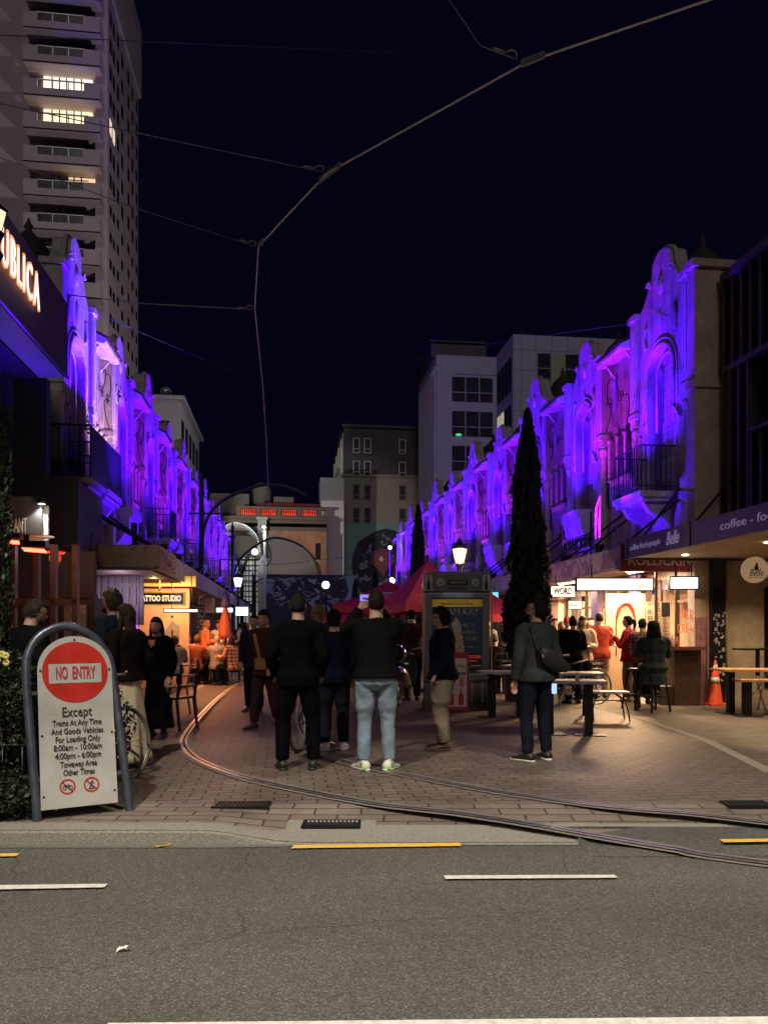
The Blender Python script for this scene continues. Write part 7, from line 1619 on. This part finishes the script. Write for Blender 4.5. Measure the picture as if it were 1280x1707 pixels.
person('person in purple jacket half hidden behind the brown jacketed walker', 424, 13.2, 170, 1.66, 1., arms=('down', 'relaxed'), top=purp, hem=.82, bottom=djean, shoes=shk, hair='brown', hstyle='short', collar=.02)
person('person in glasses and long navy coat with taupe trousers, side on', 737, 9.0, 82, 1.655, 1.22, arms=('pocket', 'pocket'), top=navy, hem=.90, bottom=(taupe, .03), shoes=brs, sole=brs, hair='brown', hstyle='mop', glasses=True, collar=.05, stance=.06)
t, hands, TV, hp_ = person('bespectacled man with a dark sling backpack looking up left', 893, 8.25, 28, 1.74, 1.02, arms=('down', 'down'), top=grn, hem=.88, bottom=(djean, .006), shoes=shk, sole=solew, hair='brown', hstyle='short', hyaw=40, hpitch=12, glasses=True, beard=True, collar=.03, stance=.12)
b = LB(); b.loft([(TV(x, -.175-.02*cos(x*6), z), .055, h_, YN, ZN) for x, z, h_ in ((-.10, 1.19, .05), (-.06, 1.17, .10), (.05, 1.13, .115), (.16, 1.08, .10), (.27, 1.04, .06), (.30, 1.03, .03))], 14); b.build('sling_backpack', mat('bag_black', (.014, .014, .013), .6, bump=.5), t)
b = LB(); b.bar(TV(-.08, -.14, 1.22), TV(-.14, -.10, 1.47), .05, .012, YN); b.bar(TV(-.14, -.10, 1.47), TV(-.12, .05, 1.50), .05, .012, ZN); b.build('strap', mat('bag_black', (0, 0, 0)), t)
b = LB(); b.lathe(TV(-.085, -.235, 1.17), [(.001, 0), (.02, 0), (.02, .008), (.001, .008)], 10, (XN, ZN, -YN)); b.build('reflector', mat('reflective_white', (.7, .7, .7)), t)
wr = WM[t.name] @ hands[1][2]; tt = thing('phone', 'lit phone held low beside the thigh of the backpack man', 'phone', wr-ZN*.10, -TH)
b = LB(); b.box(-.02, .045, -.005, .005, -.07, .05); b.build('case', black, tt, bevel=.002); b = LB(); b.box(-.017, .042, -.0065, -.0052, -.065, .045); b.build('screen', emis('phone_blue', (.4, .65, 1), 1.2), tt)
# --- left group
t, hands, TV, hp_ = person('long haired woman in dark top and wide cream skirt', 212, 7.9, 60, 1.66, .98, arms=('bag', 'bag'), top=cloth('dark_brown_top', (.007, .0045, .0045)), hem=.96, skirt=(cream, 1.02, .06, .15, .30), shoes=shk, hair='brown', hstyle='long', vox=.0085, stance=.06)
b = LB(); b.box(-.16, .16, .14, .26, .80, .98); b.tube([TV(-.14, .2, .98), TV(-.18, .02, 1.46), TV(-.1, -.1, 1.46)], .012, 6); b.build('handbag', mat('bag_leather', (.015, .012, .012), .3), t, bevel=.02)
b = LB(); b.tube([TV(-.14, .26, 1.0), TV(0, .28, 1.02), TV(.14, .26, 1.0)], .007, 6); b.build('bag_clasp', galv, t)
person('tall man with curly greying hair in a navy shirt, facing left', 189, 8.9, 70, 1.86, 1.05, arms=('relaxed', 'pocket'), top=cloth('navy_shirt', (.010, .014, .026)), hem=.86, bottom=djean, shoes=shk, hair='greybrown', hstyle='curly', beard=True)
t, hands, TV, hp_ = person('smiling dark haired woman in a long black dress', 262, 9.95, 162, 1.56, .98, arms=('relaxed', 'relaxed'), top=blk, hem=.86, skirt=(blk, 1.0, .16, .15, .24), shoes=shk, hair='black', hstyle='long', hyaw=10, vox=.009)
b = LB(); b.prism([(-.06, 1.47), (.06, 1.47), (.0, 1.18)], lambda x, z: TV(x, .135, z), lambda x, z: TV(x, .10, z)); b.build('neckline', skinm, t)
b = LB(); b.prism([(-.025, 1.26), (.025, 1.26), (.0, 1.18)], lambda x, z: TV(x, .139, z), lambda x, z: TV(x, .12, z)); b.sph(TV(0, .14, 1.37), .012, n=8, m=5); b.build('pendant_top', whitec, t)
person('grey haired man in glasses and dark jacket behind the sign', 42, 7.4, -38, 1.70, 1.12, arms=('front', 'front'), top=blk2, hem=.86, bottom=blk, shoes=shk, hair='greybrown', hstyle='short', glasses=True, hpitch=-14, hyaw=-14, beard=True, collar=.03, lean=.10)
# --- behind the front row
person('broad man in a brown jacket beside the motor scooter', 686, 15.2, 5, 1.80, 1.22, arms=('front', 'front'), top=brownj, hem=.84, bottom=blk, shoes=shk, hair='dark', hstyle='crew', collar=.03, cap=(blk, False))
person('person in glasses glimpsed under the raised arm before the umbrella', 608, 13.0, 180, 1.66, 1., arms=('pocket', 'pocket'), top=blk, bottom=blk, shoes=shk, hair='red', hstyle='short', glasses=True)
# --- left diners
R3_ = [('older man in a blue grey jacket seated with his back to the lane', 293, 17.6, 20, greyc, 'greybrown', 'sit', 'short', None), ('smiling diner with light hair across the table, far left', 306, 21.2, 170, redc, 'blond', 'sit', 'long', None), ('diner with round face beside the light haired diner', 314, 21.3, 190, whitec, 'lightbrown', 'sit', 'short', None),
       ('seated person in orange and black jacket left of the stickered pole', 327, 19.4, -10, cloth('orange_dark_cloth', (.16, .06, .04)), 'lightbrown', 'sit', 'mop', (cloth('tan_beanie', (.4, .2, .1)), False)), ('standing person in orange hooded top just right of the stickered pole', 343, 20.8, -60, cloth('orange_cloth', (.6, .22, .10)), 'blond', 'stand', 'short', None),
       ('young man in pale shirt looking down at the table', 366, 21.6, 170, whitec, 'brown', 'stand', 'mop', None), ('bald man in pale grey shirt seated with his back to the road', 361, 19.6, 0, greyc, 'grey', 'sit', 'bald', None),
       ('diner in black and white check shirt behind the bald man', 379, 21.2, 150, check_mat('white_check', (.6, .4, .3), (.03, .02, .03), (.02, .02, .03), .07), 'brown', 'sit', 'short', None), ('seated woman in plaid jacket right of the bald man', 390, 19.3, 60, flan, 'dark', 'sit', 'long', None)]
for lab, u, D, fc, m_, hr, ps, hs, cp in R3_:
    person(lab, u, D, fc, 1.66, 1., pose=ps, arms=('table', 'table') if ps == 'sit' else ('front', 'front'), top=m_, hem=.86, bottom=djean if ps == 'sit' else blk, shoes=shk, hair=hr, hstyle=hs, hpitch=-12 if ps == 'stand' else 0, lean=.12 if ps == 'sit' else 0, cap=cp)
    if ps == 'sit':
        c_ = P(u, D)
person('woman in a white top walking away beyond the diners', 407, 26, 20, 1.66, .92, arms=('front', 'down'), top=whitec, hem=.92, bottom=(greyc, .01), shoes=shw, hair='brown', hstyle='long', step=.1)
# --- right crowd
RC = [('blond woman facing the lane beside the man in a red cap', 936, 16.8, 200, blk2, 'blond', 'stand', 'long', None, 1.6), ('man in a red cap and black top', 945, 16.4, 175, blk, 'dark', 'stand', 'short', (cloth('red_cap', (.5, .03, .04)), True), 1.68),
      ('person in black jacket facing the shops, left of the long haired woman', 955, 14.6, 10, blk, 'dark', 'stand', 'short', None, 1.66), ('long blond haired woman in cream top and dark beanie', 971, 15.4, 170, cloth('cream_knit', (.5, .36, .24)), 'blond', 'stand', 'long', (cloth('grey_beanie', (.05, .05, .06)), False), 1.68),
      ('broad man in a rust red jacket and beige trousers', 999, 15.8, 5, redc, 'brown', 'stand', 'crew', None, 1.76), ('person in red sweater and dark trousers turned to the counter', 1047, 15.0, 60, redk, 'black', 'stand', 'pony', None, 1.68),
      ('person in red plaid shirt partly behind the seated hooded figure', 1070, 14.6, -20, rpl, 'black', 'stand', 'short', None, 1.62)]
for lab, u, D, fc, m_, hr, ps, hs, cp, hh in RC:
    person(lab, u, D, fc, hh, 1.12 if 'broad' in lab else 1., pose=ps, arms=('front', 'front') if 'counter' not in lab else ('hold_up', 'front'), top=m_, hem=.84, bottom=beige if 'rust' in lab else (greyc if 'sweater' in lab else djean), shoes=shw if 'sweater' in lab else shk, hair=hr, hstyle=hs, cap=cp)
# hooded figure on a stool
def stool(label, c, h=.72):
    t = thing('bar_stool', label, 'stool', c, .2, 'bar stools'); b = LB(); b.lathe((0, 0, h-.04), [(.001, 0), (.17, 0), (.18, .02), (.17, .04), (.001, .045)], 16); b.build('seat', black, t)
    for sx in (-1, 1):
        for sy in (-1, 1): b = LB(); b.bar((sx*.12, sy*.12, h-.04), (sx*.19, sy*.19, 0), .026); b.build('leg', black, t)
    b = LB(); z = .25; k = .17; b.tube([(k, k, z), (-k, k, z), (-k, -k, z), (k, -k, z), (k, k, z)], .01, 5); b.build('foot_ring', black, t)
cS = P(1089, 13.2); stool('black bar stool under the hooded figure in green plaid', cS); stool('black bar stool just left of the hooded figure', P(1062, 13.6))
t, hands, TV, hp_ = person('hooded figure in a dark green plaid coat sitting on a bar stool', 1089, 13.2, -8, 1.72, 1.12, pose='sit', arms=('table', 'table'), top=gpl, hem=.66, bottom=djean, shoes=shk, hair='dark', hstyle='short', z0=.25, hpitch=-10)
b = LB(); b.loft([(hp_(0, -.025, z), r, r*1.05, XN, YN) for z, r in ((-.16, .13), (-.08, .115), (0, .108), (.07, .10), (.115, .07), (.135, .02))], 18); b.build('hood', cloth('hood_cloth', (.015, .018, .016)), t)
# seated beyond the kiosk
for lab, u, D, fc, m_, hr, hs, ps in (('grey haired person seated right of the kiosk', 824, 16.5, 30, blk, 'grey', 'crew', 'sit'), ('dark haired man seated left of the big cypress', 842, 17.0, -40, blk, 'black', 'short', 'sit'), ('dim figure seated under the lower red umbrella', 590, 18.5, 40, blk, 'brown', 'short', 'sit'), ('person in dark clothes by the scooter left of the broad man', 662, 17.5, 180, navy, 'brown', 'short', 'stand')):
    person(lab, u, D, fc, 1.74, 1.05, pose=ps, arms=('table', 'table') if ps == 'sit' else ('front', 'front'), top=m_, hem=.86, bottom=blk, shoes=shk, hair=hr, hstyle=hs)
    if ps == 'sit': chair('dark cafe chair under the %s' % lab.replace(' seated', ''), P(u, D), -TH+radians(fc), black, group='cafe chairs')

# more of the seated and standing crowd under the awnings
for lab, u, D, fc, m_, hr, ps, hs in (('diner in a grey top seated behind the stickered pole', 335, 22.4, 200, greyc, 'brown', 'sit', 'short'), ('diner in a white shirt seated at the far left table end', 300, 22.5, 150, whitec, 'dark', 'sit', 'short'),
    ('diner in dark clothes seated beyond the check shirt', 395, 23.2, 120, blk2, 'brown', 'sit', 'short'), ('person in a pale top standing far down the left footpath', 412, 30, 150, cream, 'blond', 'stand', 'long'), ('person in a dark coat far down the left footpath', 400, 33, 30, navy, 'dark', 'stand', 'short'),
    ('person in a tan jacket behind the man in the red cap', 925, 18.6, 160, beige, 'brown', 'stand', 'short'), ('blond person between the rust red jacket and the red sweater', 1024, 17.2, 190, whitec, 'blond', 'stand', 'long'), ('dark haired person left of the rust red jacket, farther in', 984, 17.8, 170, blk2, 'black', 'stand', 'short'),
    ('seated person in a checked shirt just right of the big cypress', 918, 15.4, 60, rpl, 'dark', 'sit', 'short'), ('person in grey under the red umbrella right of the kiosk', 812, 20.5, 180, greyc, 'brown', 'stand', 'short')):
    person(lab, u, D, fc, 1.68, 1., pose=ps, arms=('table', 'table') if ps == 'sit' else ('front', 'front'), top=m_, hem=.86, bottom=djean, shoes=shk, hair=hr, hstyle=hs, lean=.1 if ps == 'sit' else 0)
    if ps == 'sit': chair('dark chair carrying the %s' % lab.split(' seated')[0].replace('seated ', ''), P(u, D), -TH+radians(fc), black, group='cafe chairs')
def bottle(lab, u, D, z, col, h=.2):
    c = P(u, D, z=z); tt = thing('bottle', lab, 'bottle', c, group='bottles and glasses on tables'); b = MB(); b.lathe(c, [(.03, 0), (.033, .01), (.033, h*.6), (.012, h*.8), (.012, h), (.0, h+.001)], 8); b.build('glass_body', mat('bottle_%d' % int(col[0]*100), col, .15, spec=.7), tt)
bottle('green bottle on the left picnic table', 314, 20.4, .73, (.05, .15, .04)); bottle('pale glass on the left picnic table', 325, 20.2, .73, (.5, .45, .35), .14); bottle('brown bottle on the table right of the pole', 373, 20.7, .73, (.15, .06, .02)); bottle('pale cup on the nearer grey table', 962, 10.2, .73, (.55, .5, .45), .11); bottle('pale cup on the small high table', 978, 15.7, .74, (.6, .55, .5), .12)
